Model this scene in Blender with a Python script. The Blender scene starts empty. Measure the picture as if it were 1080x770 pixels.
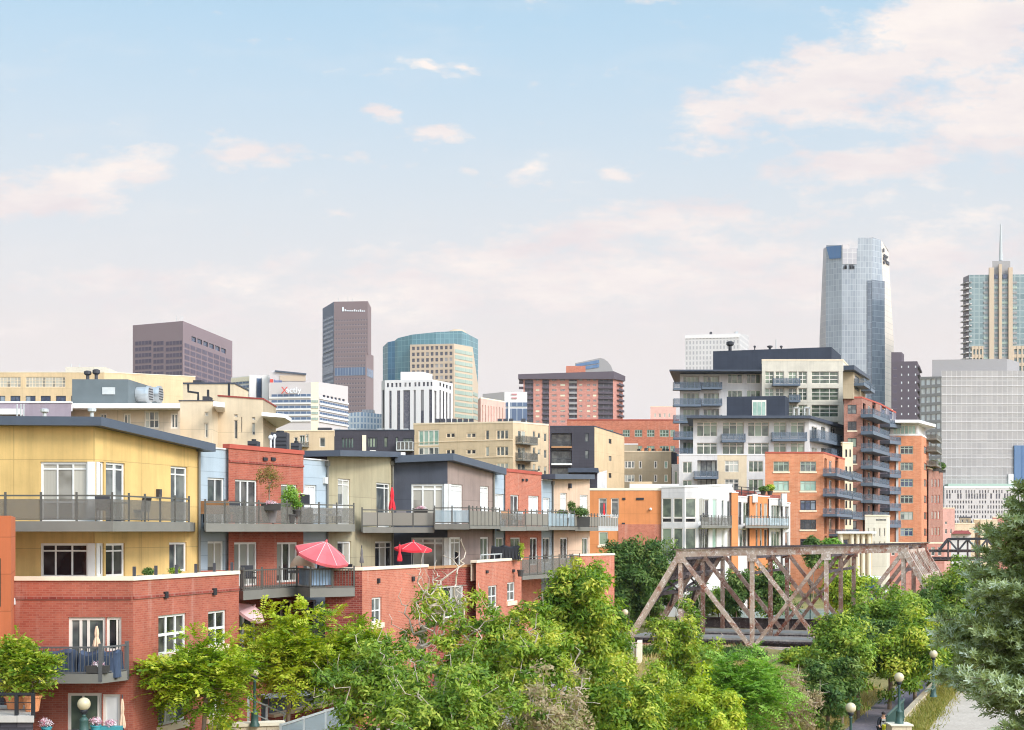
import bpy, math, random
import numpy as np
from mathutils import Vector

random.seed(7)
SC = bpy.context.scene
COL = SC.collection
F = 1500.0          # focal length in photo pixels (1080 wide)
HZ = 560.0          # photo row of the horizon
CX = 540.0
H = 11.0            # eye height above the lowest ground
PI = math.pi


def lin(c):
    c = c / 255.0
    return c / 12.92 if c <= 0.04045 else ((c + 0.055) / 1.055) ** 2.4


def rgb(r, g, b, k=1.0):
    return (min(lin(r) * k, .85), min(lin(g) * k, .85), min(lin(b) * k, .85), 1.0)


def XY(px, D):
    return ((px - CX) * D / F, D)


def ZZ(py, D):
    return H + (HZ - py) * D / F


def P(px, py, D):
    return Vector(((px - CX) * D / F, D, ZZ(py, D)))


# ------------------------------------------------------------------ materials
MATS = {}


def newmat(name):
    m = bpy.data.materials.new(name)
    m.use_nodes = True
    nt = m.node_tree
    nt.nodes.clear()
    out = nt.nodes.new('ShaderNodeOutputMaterial')
    b = nt.nodes.new('ShaderNodeBsdfPrincipled')
    nt.links.new(b.outputs[0], out.inputs[0])
    MATS[name] = m
    return m, nt, b, out


def N(nt, t, **kw):
    n = nt.nodes.new(t)
    for k, v in kw.items():
        if k.startswith('i_'):
            n.inputs[k[2:].replace('_', ' ')].default_value = v
        else:
            setattr(n, k, v)
    return n


def mixc(nt, fac, a, b, mode='MIX'):
    n = nt.nodes.new('ShaderNodeMix')
    n.data_type = 'RGBA'
    n.blend_type = mode
    for sock, v in ((n.inputs[0], fac), (n.inputs[6], a), (n.inputs[7], b)):
        if isinstance(v, (int, float)):
            sock.default_value = v
        elif isinstance(v, tuple):
            sock.default_value = v
        else:
            nt.links.new(v, sock)
    return n.outputs[2]


def maprange(nt, v, a, b, c=0.0, d=1.0):
    n = nt.nodes.new('ShaderNodeMapRange')
    n.clamp = True
    nt.links.new(v, n.inputs[0])
    n.inputs[1].default_value = a
    n.inputs[2].default_value = b
    n.inputs[3].default_value = c
    n.inputs[4].default_value = d
    return n.outputs[0]


def math_(nt, op, a, b=None, c=None):
    n = nt.nodes.new('ShaderNodeMath')
    n.operation = op
    for i, v in enumerate((a, b, c)):
        if v is None:
            continue
        if isinstance(v, (int, float)):
            n.inputs[i].default_value = v
        else:
            nt.links.new(v, n.inputs[i])
    return n.outputs[0]


def dark(c, k):
    return (c[0] * k, c[1] * k, c[2] * k, 1.0)


def weather(nt, col, scale=.35, amt=.16, streak=.12):
    """uneven tone and vertical weather streaks, in world metres"""
    tc = N(nt, 'ShaderNodeTexCoord')
    n1 = N(nt, 'ShaderNodeTexNoise', i_Scale=scale, i_Detail=5.0, i_Roughness=.65)
    nt.links.new(tc.outputs['Object'], n1.inputs['Vector'])
    f1 = maprange(nt, n1.outputs[0], .3, .7, 1 - amt, 1 + amt * .5)
    mp = N(nt, 'ShaderNodeMapping')
    mp.inputs['Scale'].default_value = (2.2, 2.2, .12)
    nt.links.new(tc.outputs['Object'], mp.inputs[0])
    n2 = N(nt, 'ShaderNodeTexNoise', i_Scale=1.0, i_Detail=4.0, i_Roughness=.7)
    nt.links.new(mp.outputs[0], n2.inputs['Vector'])
    f2 = maprange(nt, n2.outputs[0], .45, .75, 1.0, 1 - streak)
    f = math_(nt, 'MULTIPLY', f1, f2)
    cmb = N(nt, 'ShaderNodeCombineColor')
    for i in range(3):
        nt.links.new(f, cmb.inputs[i])
    return mixc(nt, 1.0, col, cmb.outputs[0], 'MULTIPLY'), tc


def stucco(name, c, joint=None, rough=.9, amt=.14, streak=.12, scale=.35):
    """painted render; joint = (width, height) in metres of its control joints"""
    m, nt, b, o = newmat(name)
    col = c
    if joint:
        uv = N(nt, 'ShaderNodeTexCoord')
        br = N(nt, 'ShaderNodeTexBrick', offset=0.0, i_Scale=1.0)
        br.inputs['Color1'].default_value = c
        br.inputs['Color2'].default_value = dark(c, .95)
        br.inputs['Mortar'].default_value = dark(c, .72)
        br.inputs['Mortar Size'].default_value = .018
        br.inputs['Mortar Smooth'].default_value = .3
        br.inputs['Brick Width'].default_value = joint[0]
        br.inputs['Row Height'].default_value = joint[1]
        nt.links.new(uv.outputs['UV'], br.inputs['Vector'])
        col = br.outputs[0]
    out, tc = weather(nt, col, scale, amt, streak)
    nt.links.new(out, b.inputs['Base Color'])
    b.inputs['Roughness'].default_value = rough
    b.inputs['Specular IOR Level'].default_value = .25
    n = N(nt, 'ShaderNodeTexNoise', i_Scale=9.0, i_Detail=3.0)
    nt.links.new(tc.outputs['Object'], n.inputs['Vector'])
    bp = N(nt, 'ShaderNodeBump', i_Strength=.12, i_Distance=.03)
    nt.links.new(n.outputs[0], bp.inputs['Height'])
    nt.links.new(bp.outputs[0], b.inputs['Normal'])
    return m


def brick(name, c, c2=None, mortar=None, w=.26, h=.095, ms=.012, streak=.12, amt=.16):
    m, nt, b, o = newmat(name)
    uv = N(nt, 'ShaderNodeTexCoord')
    br = N(nt, 'ShaderNodeTexBrick', offset=.5, i_Scale=1.0)
    br.inputs['Color1'].default_value = c
    br.inputs['Color2'].default_value = c2 or dark(c, .72)
    br.inputs['Mortar'].default_value = mortar or (c[0] * .75 + .06, c[1] * .8 + .06, c[2] * .8 + .06, 1)
    br.inputs['Mortar Size'].default_value = ms
    br.inputs['Bias'].default_value = -.1
    br.inputs['Brick Width'].default_value = w
    br.inputs['Row Height'].default_value = h
    nt.links.new(uv.outputs['UV'], br.inputs['Vector'])
    out, tc = weather(nt, br.outputs[0], .5, amt, streak)
    mp = N(nt, 'ShaderNodeMapping')
    mp.inputs['Scale'].default_value = (1.5, 1.5, .16)
    nt.links.new(tc.outputs['Object'], mp.inputs[0])
    ns = N(nt, 'ShaderNodeTexNoise', i_Scale=1.0, i_Detail=6.0, i_Roughness=.75)
    nt.links.new(mp.outputs[0], ns.inputs['Vector'])
    out = mixc(nt, maprange(nt, ns.outputs[0], .55, .78, 0, .3), out, rgb(214, 190, 172))
    nt.links.new(out, b.inputs['Base Color'])
    b.inputs['Roughness'].default_value = .85
    b.inputs['Specular IOR Level'].default_value = .25
    bp = N(nt, 'ShaderNodeBump', i_Strength=.3, i_Distance=.01, invert=True)
    nt.links.new(br.outputs['Fac'], bp.inputs['Height'])
    nt.links.new(bp.outputs[0], b.inputs['Normal'])
    return m


def plain(name, c, rough=.6, metal=0.0, amt=.1, scale=1.5, spec=.4):
    m, nt, b, o = newmat(name)
    tc = N(nt, 'ShaderNodeTexCoord')
    n1 = N(nt, 'ShaderNodeTexNoise', i_Scale=scale, i_Detail=4.0)
    nt.links.new(tc.outputs['Object'], n1.inputs['Vector'])
    f = maprange(nt, n1.outputs[0], .3, .7, 0, 1)
    nt.links.new(mixc(nt, f, dark(c, 1 - amt), dark(c, 1 + amt * .4)), b.inputs['Base Color'])
    b.inputs['Roughness'].default_value = rough
    b.inputs['Metallic'].default_value = metal
    b.inputs['Specular IOR Level'].default_value = spec
    return m


def glass(name, dk, md, lt, lightshare=.5, spec=.5, rough=.06, frac=1.0):
    """window glass with blinds, curtains or dark rooms behind; drawn to a height that differs from window to window"""
    m, nt, b, o = newmat(name)
    oi = N(nt, 'ShaderNodeObjectInfo')
    ge = N(nt, 'ShaderNodeNewGeometry')
    tc = N(nt, 'ShaderNodeTexCoord')
    r = math_(nt, 'FRACT', math_(nt, 'MULTIPLY_ADD', ge.outputs['Random Per Island'], .61, oi.outputs['Random']))
    r2 = math_(nt, 'FRACT', math_(nt, 'MULTIPLY', r, 17.31))
    sep = N(nt, 'ShaderNodeSeparateXYZ')
    nt.links.new(tc.outputs['UV'], sep.inputs[0])
    lvl = math_(nt, 'MULTIPLY_ADD', r2, 1.9, -.75)
    drawn = math_(nt, 'GREATER_THAN', sep.outputs[1], lvl)
    use = math_(nt, 'LESS_THAN', r, lightshare)
    k = math_(nt, 'MULTIPLY', drawn, use)
    nz = N(nt, 'ShaderNodeTexNoise', i_Scale=1.1, i_Detail=2.0)
    nt.links.new(tc.outputs['Object'], nz.inputs['Vector'])
    room = mixc(nt, maprange(nt, nz.outputs[0], .42, .62), dk, md)
    bl = mixc(nt, r2, lt, dark(lt, .62))
    # blind slats / curtain folds
    wv = N(nt, 'ShaderNodeTexWave', i_Scale=3.0, i_Distortion=1.5)
    nt.links.new(tc.outputs['UV'], wv.inputs['Vector'])
    bl = mixc(nt, math_(nt, 'MULTIPLY', wv.outputs[1], .25), bl, dark(lt, .45))
    nt.links.new(mixc(nt, k, room, bl), b.inputs['Base Color'])
    b.inputs['Roughness'].default_value = rough
    b.inputs['Specular IOR Level'].default_value = spec
    return m


def gridmat(name, c1, c2, mort, w, h, ms=.12, rough=.12, spec=.6, metal=0.0, amt=.12, msy=None):
    """curtain wall: panes of w x h metres between mullions"""
    m, nt, b, o = newmat(name)
    uv = N(nt, 'ShaderNodeTexCoord')
    br = N(nt, 'ShaderNodeTexBrick', offset=0.0, i_Scale=1.0)
    br.inputs['Color1'].default_value = c1
    br.inputs['Color2'].default_value = c2
    br.inputs['Mortar'].default_value = mort
    br.inputs['Mortar Size'].default_value = ms
    br.inputs['Brick Width'].default_value = w
    br.inputs['Row Height'].default_value = h
    nt.links.new(uv.outputs['UV'], br.inputs['Vector'])
    out, tc = weather(nt, br.outputs[0], .05, amt, 0.0)
    nt.links.new(out, b.inputs['Base Color'])
    nt.links.new(maprange(nt, br.outputs['Fac'], 0, 1, rough, .6), b.inputs['Roughness'])
    b.inputs['Specular IOR Level'].default_value = spec
    b.inputs['Metallic'].default_value = metal
    return m


def rust(name, base, rustc, pale, amount=.5):
    m, nt, b, o = newmat(name)
    tc = N(nt, 'ShaderNodeTexCoord')
    n1 = N(nt, 'ShaderNodeTexNoise', i_Scale=.9, i_Detail=8.0, i_Roughness=.72)
    n2 = N(nt, 'ShaderNodeTexNoise', i_Scale=4.5, i_Detail=6.0, i_Roughness=.75)
    n3 = N(nt, 'ShaderNodeTexNoise', i_Scale=.6, i_Detail=4.0)
    for n in (n1, n2, n3):
        nt.links.new(tc.outputs['Object'], n.inputs['Vector'])
    c = mixc(nt, maprange(nt, n1.outputs[0], amount, amount + .14), base, rustc)
    c = mixc(nt, maprange(nt, n2.outputs[0], .53, .62), c, pale)
    c = mixc(nt, maprange(nt, n3.outputs[0], .5, .7, 0, .5), c, dark(rustc, .6))
    nt.links.new(c, b.inputs['Base Color'])
    b.inputs['Roughness'].default_value = .85
    bp = N(nt, 'ShaderNodeBump', i_Strength=.3, i_Distance=.02)
    nt.links.new(n2.outputs[0], bp.inputs['Height'])
    nt.links.new(bp.outputs[0], b.inputs['Normal'])
    return m


def mesh_panel(name, c, cover=.7):
    """perforated metal or woven screen panel: partly see-through"""
    m, nt, b, o = newmat(name)
    b.inputs['Base Color'].default_value = c
    b.inputs['Roughness'].default_value = .6
    t = N(nt, 'ShaderNodeBsdfTransparent')
    mx = N(nt, 'ShaderNodeMixShader')
    mx.inputs[0].default_value = cover
    nt.links.new(t.outputs[0], mx.inputs[1])
    nt.links.new(b.outputs[0], mx.inputs[2])
    nt.links.new(mx.outputs[0], o.inputs[0])
    return m


def leafmat(name, cols, trans=.36, rough=.55):
    """leaves: each leaf its own tone, each clump its own hue (vertex attribute 'tint')"""
    m, nt, b, o = newmat(name)
    ge = N(nt, 'ShaderNodeNewGeometry')
    at = N(nt, 'ShaderNodeAttribute', attribute_name='tint')
    v = math_(nt, 'ADD', math_(nt, 'MULTIPLY', ge.outputs['Random Per Island'], .35),
              math_(nt, 'MULTIPLY', at.outputs['Fac'], .65))
    cr = N(nt, 'ShaderNodeValToRGB')
    e = cr.color_ramp.elements
    e[0].position, e[0].color = .1, cols[0]
    e[1].position, e[1].color = .9, cols[-1]
    for i, c in enumerate(cols[1:-1]):
        x = e.new(.1 + .8 * (i + 1) / (len(cols) - 1))
        x.color = c
    nt.links.new(v, cr.inputs[0])
    nt.links.new(cr.outputs[0], b.inputs['Base Color'])
    b.inputs['Roughness'].default_value = rough
    b.inputs['Specular IOR Level'].default_value = .3
    tr = N(nt, 'ShaderNodeBsdfTranslucent')
    hs = N(nt, 'ShaderNodeHueSaturation', i_Saturation=1.1, i_Value=1.25)
    nt.links.new(cr.outputs[0], hs.inputs['Color'])
    nt.links.new(hs.outputs[0], tr.inputs[0])
    mx = N(nt, 'ShaderNodeMixShader')
    mx.inputs[0].default_value = trans
    nt.links.new(b.outputs[0], mx.inputs[1])
    nt.links.new(tr.outputs[0], mx.inputs[2])
    nt.links.new(mx.outputs[0], o.inputs[0])
    return m


# ------------------------------------------------------------------ mesh building
class MB:
    def __init__(s, org=(0, 0, 0)):
        s.v, s.f, s.uv, s.mi = [], [], [], []
        s.o = Vector(org)
        s.flip = False

    def poly(s, pts, uv=None, mi=0):
        i = len(s.v)
        for p in pts:
            s.v.append((p[0] - s.o.x, p[1] - s.o.y, p[2] - s.o.z))
        s.f.append(tuple(range(i, i + len(pts))))
        s.uv.append(uv or [(0, 0)] * len(pts))
        s.mi.append(mi)

    def hexa(s, c, mi=0, skip=()):
        """c: 8 corners, bottom ring 0-3 then top ring 4-7"""
        for k, q in enumerate(((0, 3, 2, 1), (4, 5, 6, 7), (0, 1, 5, 4), (1, 2, 6, 5), (2, 3, 7, 6), (3, 0, 4, 7))):
            if k in skip:
                continue
            a, b_, d = Vector(c[q[0]]), Vector(c[q[1]]), Vector(c[q[3]])
            lu, lv = (b_ - a).length, (d - a).length
            s.poly([c[j] for j in q], [(0, 0), (lu, 0), (lu, lv), (0, lv)], mi)

    def box(s, x0, x1, y0, y1, z0, z1, mi=0):
        s.hexa([(x0, y0, z0), (x1, y0, z0), (x1, y1, z0), (x0, y1, z0),
                (x0, y0, z1), (x1, y0, z1), (x1, y1, z1), (x0, y1, z1)], mi)

    def bar(s, a, b, w, h=None, up=(0, 0, 1), mi=0):
        """rectangular bar from a to b, w wide (sideways), h high"""
        a, b = Vector(a), Vector(b)
        h = h or w
        d = (b - a).normalized()
        u = Vector(up)
        if abs(d.dot(u)) > .98:
            u = Vector((0, 1, 0)) if abs(d.y) < .9 else Vector((1, 0, 0))
        sd = d.cross(u).normalized() * (w / 2)
        uu = sd.cross(d).normalized() * (h / 2)
        s.hexa([a - sd - uu, a + sd - uu, b + sd - uu, b - sd - uu,
                a - sd + uu, a + sd + uu, b + sd + uu, b - sd + uu], mi)

    def tube(s, pts, rad, n=6, mi=0, caps=True):
        pts = [Vector(p) for p in pts]
        if isinstance(rad, (int, float)):
            rad = [rad] * len(pts)
        base = len(s.v)
        prev = None
        for i, p in enumerate(pts):
            d = (pts[min(i + 1, len(pts) - 1)] - pts[max(i - 1, 0)])
            d = d.normalized() if d.length > 1e-6 else Vector((0, 0, 1))
            ref = prev if prev is not None else (Vector((1, 0, 0)) if abs(d.x) < .8 else Vector((0, 1, 0)))
            e1 = (ref - d * ref.dot(d))
            e1 = e1.normalized() if e1.length > 1e-4 else d.orthogonal().normalized()
            prev = e1
            e2 = d.cross(e1)
            for k in range(n):
                a = 2 * PI * k / n
                q = p + (e1 * math.cos(a) + e2 * math.sin(a)) * rad[i] - s.o
                s.v.append(tuple(q))
        for i in range(len(pts) - 1):
            for k in range(n):
                k2 = (k + 1) % n
                s.f.append((base + i * n + k, base + i * n + k2, base + (i + 1) * n + k2, base + (i + 1) * n + k))
                s.uv.append([(k / n, i), ((k + 1) / n, i), ((k + 1) / n, i + 1), (k / n, i + 1)])
                s.mi.append(mi)
        if caps:
            for ring in (0, len(pts) - 1):
                s.f.append(tuple(base + ring * n + k for k in range(n)))
                s.uv.append([(0, 0)] * n)
                s.mi.append(mi)

    def lathe(s, c, prof, n=12, mi=0):
        """prof: (r, z) list, turned round the upright line through c"""
        base = len(s.v)
        for r, z in prof:
            for k in range(n):
                a = 2 * PI * k / n
                s.v.append((c[0] + r * math.cos(a) - s.o.x, c[1] + r * math.sin(a) - s.o.y, c[2] + z - s.o.z))
        for i in range(len(prof) - 1):
            for k in range(n):
                k2 = (k + 1) % n
                s.f.append((base + i * n + k, base + i * n + k2, base + (i + 1) * n + k2, base + (i + 1) * n + k))
                s.uv.append([(0, 0)] * 4)
                s.mi.append(mi)
        s.f.append(tuple(base + k for k in range(n)))
        s.uv.append([(0, 0)] * n); s.mi.append(mi)
        s.f.append(tuple(base + (len(prof) - 1) * n + k for k in range(n)))
        s.uv.append([(0, 0)] * n); s.mi.append(mi)

    def ball(s, c, r, n=12, m=8, sx=1, sy=1, sz=1):
        base = len(s.v)
        for i in range(m + 1):
            t = PI * i / m
            for k in range(n):
                a = 2 * PI * k / n
                s.v.append((c[0] + r * sx * math.sin(t) * math.cos(a) - s.o.x, c[1] + r * sy * math.sin(t) * math.sin(a) - s.o.y,
                            c[2] + r * sz * math.cos(t) - s.o.z))
        for i in range(m):
            for k in range(n):
                k2 = (k + 1) % n
                s.f.append((base + i * n + k, base + i * n + k2, base + (i + 1) * n + k2, base + (i + 1) * n + k))
                s.uv.append([(0, 0)] * 4)
                s.mi.append(0)

    def prism(s, plan, z0, z1, mi=0):
        """plan polygon extruded upright"""
        n = len(plan)
        z1s = z1 if isinstance(z1, (list, tuple)) else [z1] * n
        z0s = z0 if isinstance(z0, (list, tuple)) else [z0] * n
        s.poly([(p[0], p[1], z) for p, z in zip(plan, z1s)], [(p[0], p[1]) for p in plan], mi)
        s.poly([(p[0], p[1], z) for p, z in zip(plan, z0s)][::-1], [(p[0], p[1]) for p in plan][::-1], mi)
        for i in range(n):
            j = (i + 1) % n
            a, b = plan[i], plan[j]
            L = math.hypot(b[0] - a[0], b[1] - a[1])
            s.poly([(a[0], a[1], z0s[i]), (b[0], b[1], z0s[j]), (b[0], b[1], z1s[j]), (a[0], a[1], z1s[i])],
                   [(0, z0s[i]), (L, z0s[j]), (L, z1s[j]), (0, z1s[i])], mi)

    def strip(s, A, B, z0, z1, mi=0):
        """solid band between two plan polylines of equal length"""
        n = len(A)
        z0s = z0 if isinstance(z0, (list, tuple)) else [z0] * n
        z1s = z1 if isinstance(z1, (list, tuple)) else [z1] * n
        run = 0
        for i in range(n - 1):
            j = i + 1
            L = math.hypot(A[j][0] - A[i][0], A[j][1] - A[i][1])
            a, b, c, d = A[i], A[j], B[j], B[i]
            s.poly([(a[0], a[1], z1s[i]), (b[0], b[1], z1s[j]), (c[0], c[1], z1s[j]), (d[0], d[1], z1s[i])], None, mi)
            s.poly([(a[0], a[1], z0s[i]), (d[0], d[1], z0s[i]), (c[0], c[1], z0s[j]), (b[0], b[1], z0s[j])], None, mi)
            s.poly([(a[0], a[1], z0s[i]), (b[0], b[1], z0s[j]), (b[0], b[1], z1s[j]), (a[0], a[1], z1s[i])],
                   [(run, z0s[i]), (run + L, z0s[j]), (run + L, z1s[j]), (run, z1s[i])], mi)
            s.poly([(d[0], d[1], z1s[i]), (c[0], c[1], z1s[j]), (c[0], c[1], z0s[j]), (d[0], d[1], z0s[i])],
                   [(run, z1s[i]), (run + L, z1s[j]), (run + L, z0s[j]), (run, z0s[i])], mi)
            run += L
        for i in (0, n - 1):
            a, d = A[i], B[i]
            s.poly([(a[0], a[1], z0s[i]), (a[0], a[1], z1s[i]), (d[0], d[1], z1s[i]), (d[0], d[1], z0s[i])], None, mi)

    def build(s, name, mats, parent=None, smooth=False):
        me = bpy.data.meshes.new(name)
        me.from_pydata(s.v, [], s.f)
        if s.uv and any(any(c != (0, 0) for c in u) for u in s.uv):
            ul = me.uv_layers.new(name='UVMap')
            flat = [x for u in s.uv for c in u for x in c]
            ul.data.foreach_set('uv', flat)
        ms = mats if isinstance(mats, (list, tuple)) else [mats]
        for m in ms:
            me.materials.append(MATS[m] if isinstance(m, str) else m)
        if len(ms) > 1:
            me.polygons.foreach_set('material_index', s.mi)
        if smooth:
            me.polygons.foreach_set('use_smooth', [True] * len(me.polygons))
        me.update()
        o = bpy.data.objects.new(name, me)
        COL.objects.link(o)
        if parent is None:
            o.location = s.o
        else:
            o.parent = parent
        return o


def tag(o, label=None, cat=None, group=None, kind=None):
    if label: o['label'] = label
    if cat: o['category'] = cat
    if group: o['group'] = group
    if kind: o['kind'] = kind
    return o


def thing(name, label, cat, loc, group=None):
    o = bpy.data.objects.new(name, None)
    o.empty_display_size = .3
    o.location = loc
    COL.objects.link(o)
    return tag(o, label, cat, group)


def copy_tree(o, parent=None):
    c = o.copy()
    COL.objects.link(c)
    if parent is not None:
        c.parent = parent
    for ch in list(o.children):
        copy_tree(ch, c)
    return c


def offset(pts, d):
    """plan polyline moved d metres to its camera side, mitred"""
    n = len(pts)
    ns = []
    for i in range(n - 1):
        dx, dy = pts[i + 1][0] - pts[i][0], pts[i + 1][1] - pts[i][1]
        L = math.hypot(dx, dy)
        ns.append((dy / L, -dx / L))
    out = []
    for i in range(n):
        if i == 0: nx, ny = ns[0]; k = 1
        elif i == n - 1: nx, ny = ns[-1]; k = 1
        else:
            a, b = ns[i - 1], ns[i]
            nx, ny = a[0] + b[0], a[1] + b[1]
            L = math.hypot(nx, ny) or 1
            nx, ny = nx / L, ny / L
            k = 1 / max(.4, nx * a[0] + ny * a[1])
        out.append((pts[i][0] + nx * d * k, pts[i][1] + ny * d * k))
    return out


class Face:
    """an upright rectangle of wall between two plan points"""
    def __init__(s, A, B):
        s.A, s.B = A, B
        s.L = math.hypot(B[0] - A[0], B[1] - A[1])
        s.d = ((B[0] - A[0]) / s.L, (B[1] - A[1]) / s.L)
        s.n = (s.d[1], -s.d[0])
        s.op = []

    def u(s, px):
        k = (px - CX) / F
        dx, dy = s.B[0] - s.A[0], s.B[1] - s.A[1]
        return s.L * (k * s.A[1] - s.A[0]) / (dx - k * dy)

    def D(s, px):
        return s.A[1] + s.d[1] * s.u(px)

    def z(s, px, py):
        return ZZ(py, s.D(px))

    def pt(s, u, z, n=0.0):
        return Vector((s.A[0] + s.d[0] * u + s.n[0] * n, s.A[1] + s.d[1] * u + s.n[1] * n, z))

    def box(s, mb, u0, u1, z0, z1, n0, n1, mi=0):
        mb.hexa([s.pt(u0, z0, n1), s.pt(u1, z0, n1), s.pt(u1, z0, n0), s.pt(u0, z0, n0),
                 s.pt(u0, z1, n1), s.pt(u1, z1, n1), s.pt(u1, z1, n0), s.pt(u0, z1, n0)], mi)


class Bld:
    """a building: an Empty with wall, roof, window and balcony parts"""
    def __init__(s, name, label, cat='building', at=(0, 100), group=None, z0=2.0):
        x, y = XY(*at)
        s.org = Vector((x, y, z0))
        s.t = thing(name, label, cat, s.org, group)
        s.z0 = z0
        s.wins = []          # simple windows: (area, verts-face list, glassmat)
        s.n_win = 0
        s.faces = []

    def mb(s):
        return MB(s.org)

    def vol(s, pts, top, mats, back=10, z0=None, roof='roof_grey', cap=None, parapet=.5, plan=False, bvec=None, wall='wall', noroof=False, caph=.14):
        """pts: front line of (px, D) from picture-left to picture-right; top: z or list of z per point"""
        z0 = s.z0 if z0 is None else z0
        pl = [tuple(p) for p in pts] if plan else [XY(*p) for p in pts]
        n = len(pl)
        tops = list(top) if isinstance(top, (list, tuple)) else [top] * n
        faces = [Face(pl[i], pl[i + 1]) for i in range(n - 1)]
        for i, f in enumerate(faces):
            f.z0, f.za, f.zb = z0, tops[i], tops[i + 1]
            f.mat = mats[i] if isinstance(mats, (list, tuple)) else mats
            f.wall = wall
        if bvec is None:
            # side walls run straight back, along the mean line of sight, unless the photo shows them turned
            sl = (pl[0][0] / pl[0][1] + pl[-1][0] / pl[-1][1]) / 2
            L = math.hypot(sl, 1)
            bvec = (sl / L * back, back / L)
        b0 = (pl[0][0] + bvec[0], pl[0][1] + bvec[1])
        b1 = (pl[-1][0] + bvec[0], pl[-1][1] + bvec[1])
        plan_ = pl + [b1, b0]
        zz = tops + [tops[-1], tops[0]]
        # plain sides and back
        m = s.mb()
        for (p, q, zp, zq) in ((pl[-1], b1, tops[-1], tops[-1]), (b1, b0, tops[-1], tops[0]), (b0, pl[0], tops[0], tops[0])):
            L = math.hypot(q[0] - p[0], q[1] - p[1])
            m.poly([(p[0], p[1], z0), (q[0], q[1], z0), (q[0], q[1], zq), (p[0], p[1], zp)], [(0, z0), (L, z0), (L, zq), (0, zp)])
        m.build(wall, faces[-1].mat, s.t)
        if not noroof:
            m = s.mb()
            m.poly([(p[0], p[1], z - parapet) for p, z in zip(plan_, zz)], [(p[0], p[1]) for p in plan_])
            m.build('roof', roof, s.t)
        if cap:
            ring = offset(pl, .06)
            inn = offset(pl, -.32)
            m = s.mb()
            m.strip(ring, inn, [z + .003 for z in tops], [z + caph for z in tops])
            # inner parapet face
            i2 = offset(pl, -.30)
            for i in range(n - 1):
                a, b = i2[i], i2[i + 1]
                m.poly([(a[0], a[1], tops[i] - parapet), (b[0], b[1], tops[i + 1] - parapet), (b[0], b[1], tops[i + 1]), (a[0], a[1], tops[i])])
            m.build('coping', cap, s.t)
        s.faces += faces
        return faces if len(faces) > 1 else faces[0]

    # -- a framed window with bars given in picture columns / rows; its glass is a child
    def win(s, f, r, vx=(), hy=(), fr='frame_white', gl='glass_home', w=.09, mw=.06, deep=.14, sill=None, name='window', split=None):
        x0, y0, x1, y1 = r
        xm = (x0 + x1) / 2
        u0, u1 = f.u(x0), f.u(x1)
        zt, zb = f.z(xm, y0), f.z(xm, y1)
        return s.winuz(f, u0, u1, zb, zt, [f.u(x) for x in vx], [f.z(xm, y) for y in hy], fr, gl, w, mw, deep, sill, name)

    def winuz(s, f, u0, u1, zb, zt, vs=(), hs=(), fr='frame_white', gl='glass_home', w=.09, mw=.06, deep=.14, sill=None, name='window'):
        f.op.append((u0, u1, zb, zt))
        m = s.mb()
        n0, n1 = -deep, -deep + .07
        for a, b in ((u0 + .002, u0 + w), (u1 - w, u1 - .002)):
            f.box(m, a, b, zb + .002, zt - .002, n0, n1)
        f.box(m, u0 + w, u1 - w, zt - w, zt - .002, n0, n1)
        f.box(m, u0 + w, u1 - w, zb + .002, zb + w, n0, n1)
        us = [u0 + w] + sorted(vs) + [u1 - w]
        for v in vs:
            f.box(m, v - mw / 2, v + mw / 2, zb + w, zt - w, n0, n1 - .008)
        for h in hs:
            f.box(m, u0 + w, u1 - w, h - mw / 2, h + mw / 2, n0, n1 - .014)
        o = m.build(name, fr, s.t)
        g = s.mb()
        for a, b in zip(us[:-1], us[1:]):
            g.poly([f.pt(a, zb + w, n0 + .02), f.pt(b, zb + w, n0 + .02), f.pt(b, zt - w, n0 + .02), f.pt(a, zt - w, n0 + .02)],
                   [(0, 0), (1, 0), (1, 1), (0, 1)])
        g.build('pane', gl, o)
        if sill:
            m = s.mb()
            f.box(m, u0 - .12, u1 + .12, zb - .24, zb - .003, -.05, .09)
            m.build('sill', sill, o)
        s.n_win += 1
        return o

    # -- a small far window: one recessed pane, no bars
    def pane(s, f, u0, u1, zb, zt, gl, deep=.25, name='window'):
        f.op.append((u0, u1, zb, zt))
        s.wins.append((abs(u1 - u0) * (zt - zb), [f.pt(u0, zb, -deep), f.pt(u1, zb, -deep), f.pt(u1, zt, -deep), f.pt(u0, zt, -deep)], gl, name))

    def panes(s, f, x0, x1, nc, y0, y1, nr, wf=.6, hf=.6, gl='glass_far', deep=.25, skip=0.0, name='window'):
        """nc x nr panes spread over the picture rectangle (rows measured at its left edge)"""
        u0, u1 = f.u(x0), f.u(x1)
        zt, zb = f.z(x0, y0), f.z(x0, y1)
        cw, ch = (u1 - u0) / nc, (zt - zb) / nr
        for i in range(nc):
            for j in range(nr):
                if skip and random.random() < skip:
                    continue
                uc, zc = u0 + cw * (i + .5), zt - ch * (j + .5)
                s.pane(f, uc - cw * wf / 2, uc + cw * wf / 2, zc - ch * hf / 2, zc + ch * hf / 2, gl, deep, name)

    def balcony(s, outer, inner, zb, ft=.35, rail=1.1, mat='rail_grey', panel='panel_grey', step=1.5, ph=.05, pw=.07, gap=.07,
                plan=False, slab=None, bars=False, rim=.08, post='rail_post'):
        """outer, inner: plan lines of (px, D); slab between them, railing on the outer one"""
        A = outer if plan else [XY(*p) for p in outer]
        B = inner if plan else [XY(*p) for p in inner]
        m = s.mb()
        m.prism(list(A) + list(B)[::-1], zb, zb + ft)
        bal = m.build('balcony', slab or mat, s.t)
        m = s.mb()
        top = zb + ft + rail
        ins = offset(A, -.05)
        m.strip(offset(ins, .03), offset(ins, -.03), top - .06, top)
        m.strip(offset(ins, .02), offset(ins, -.02), zb + ft + gap - .05, zb + ft + gap)
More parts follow.
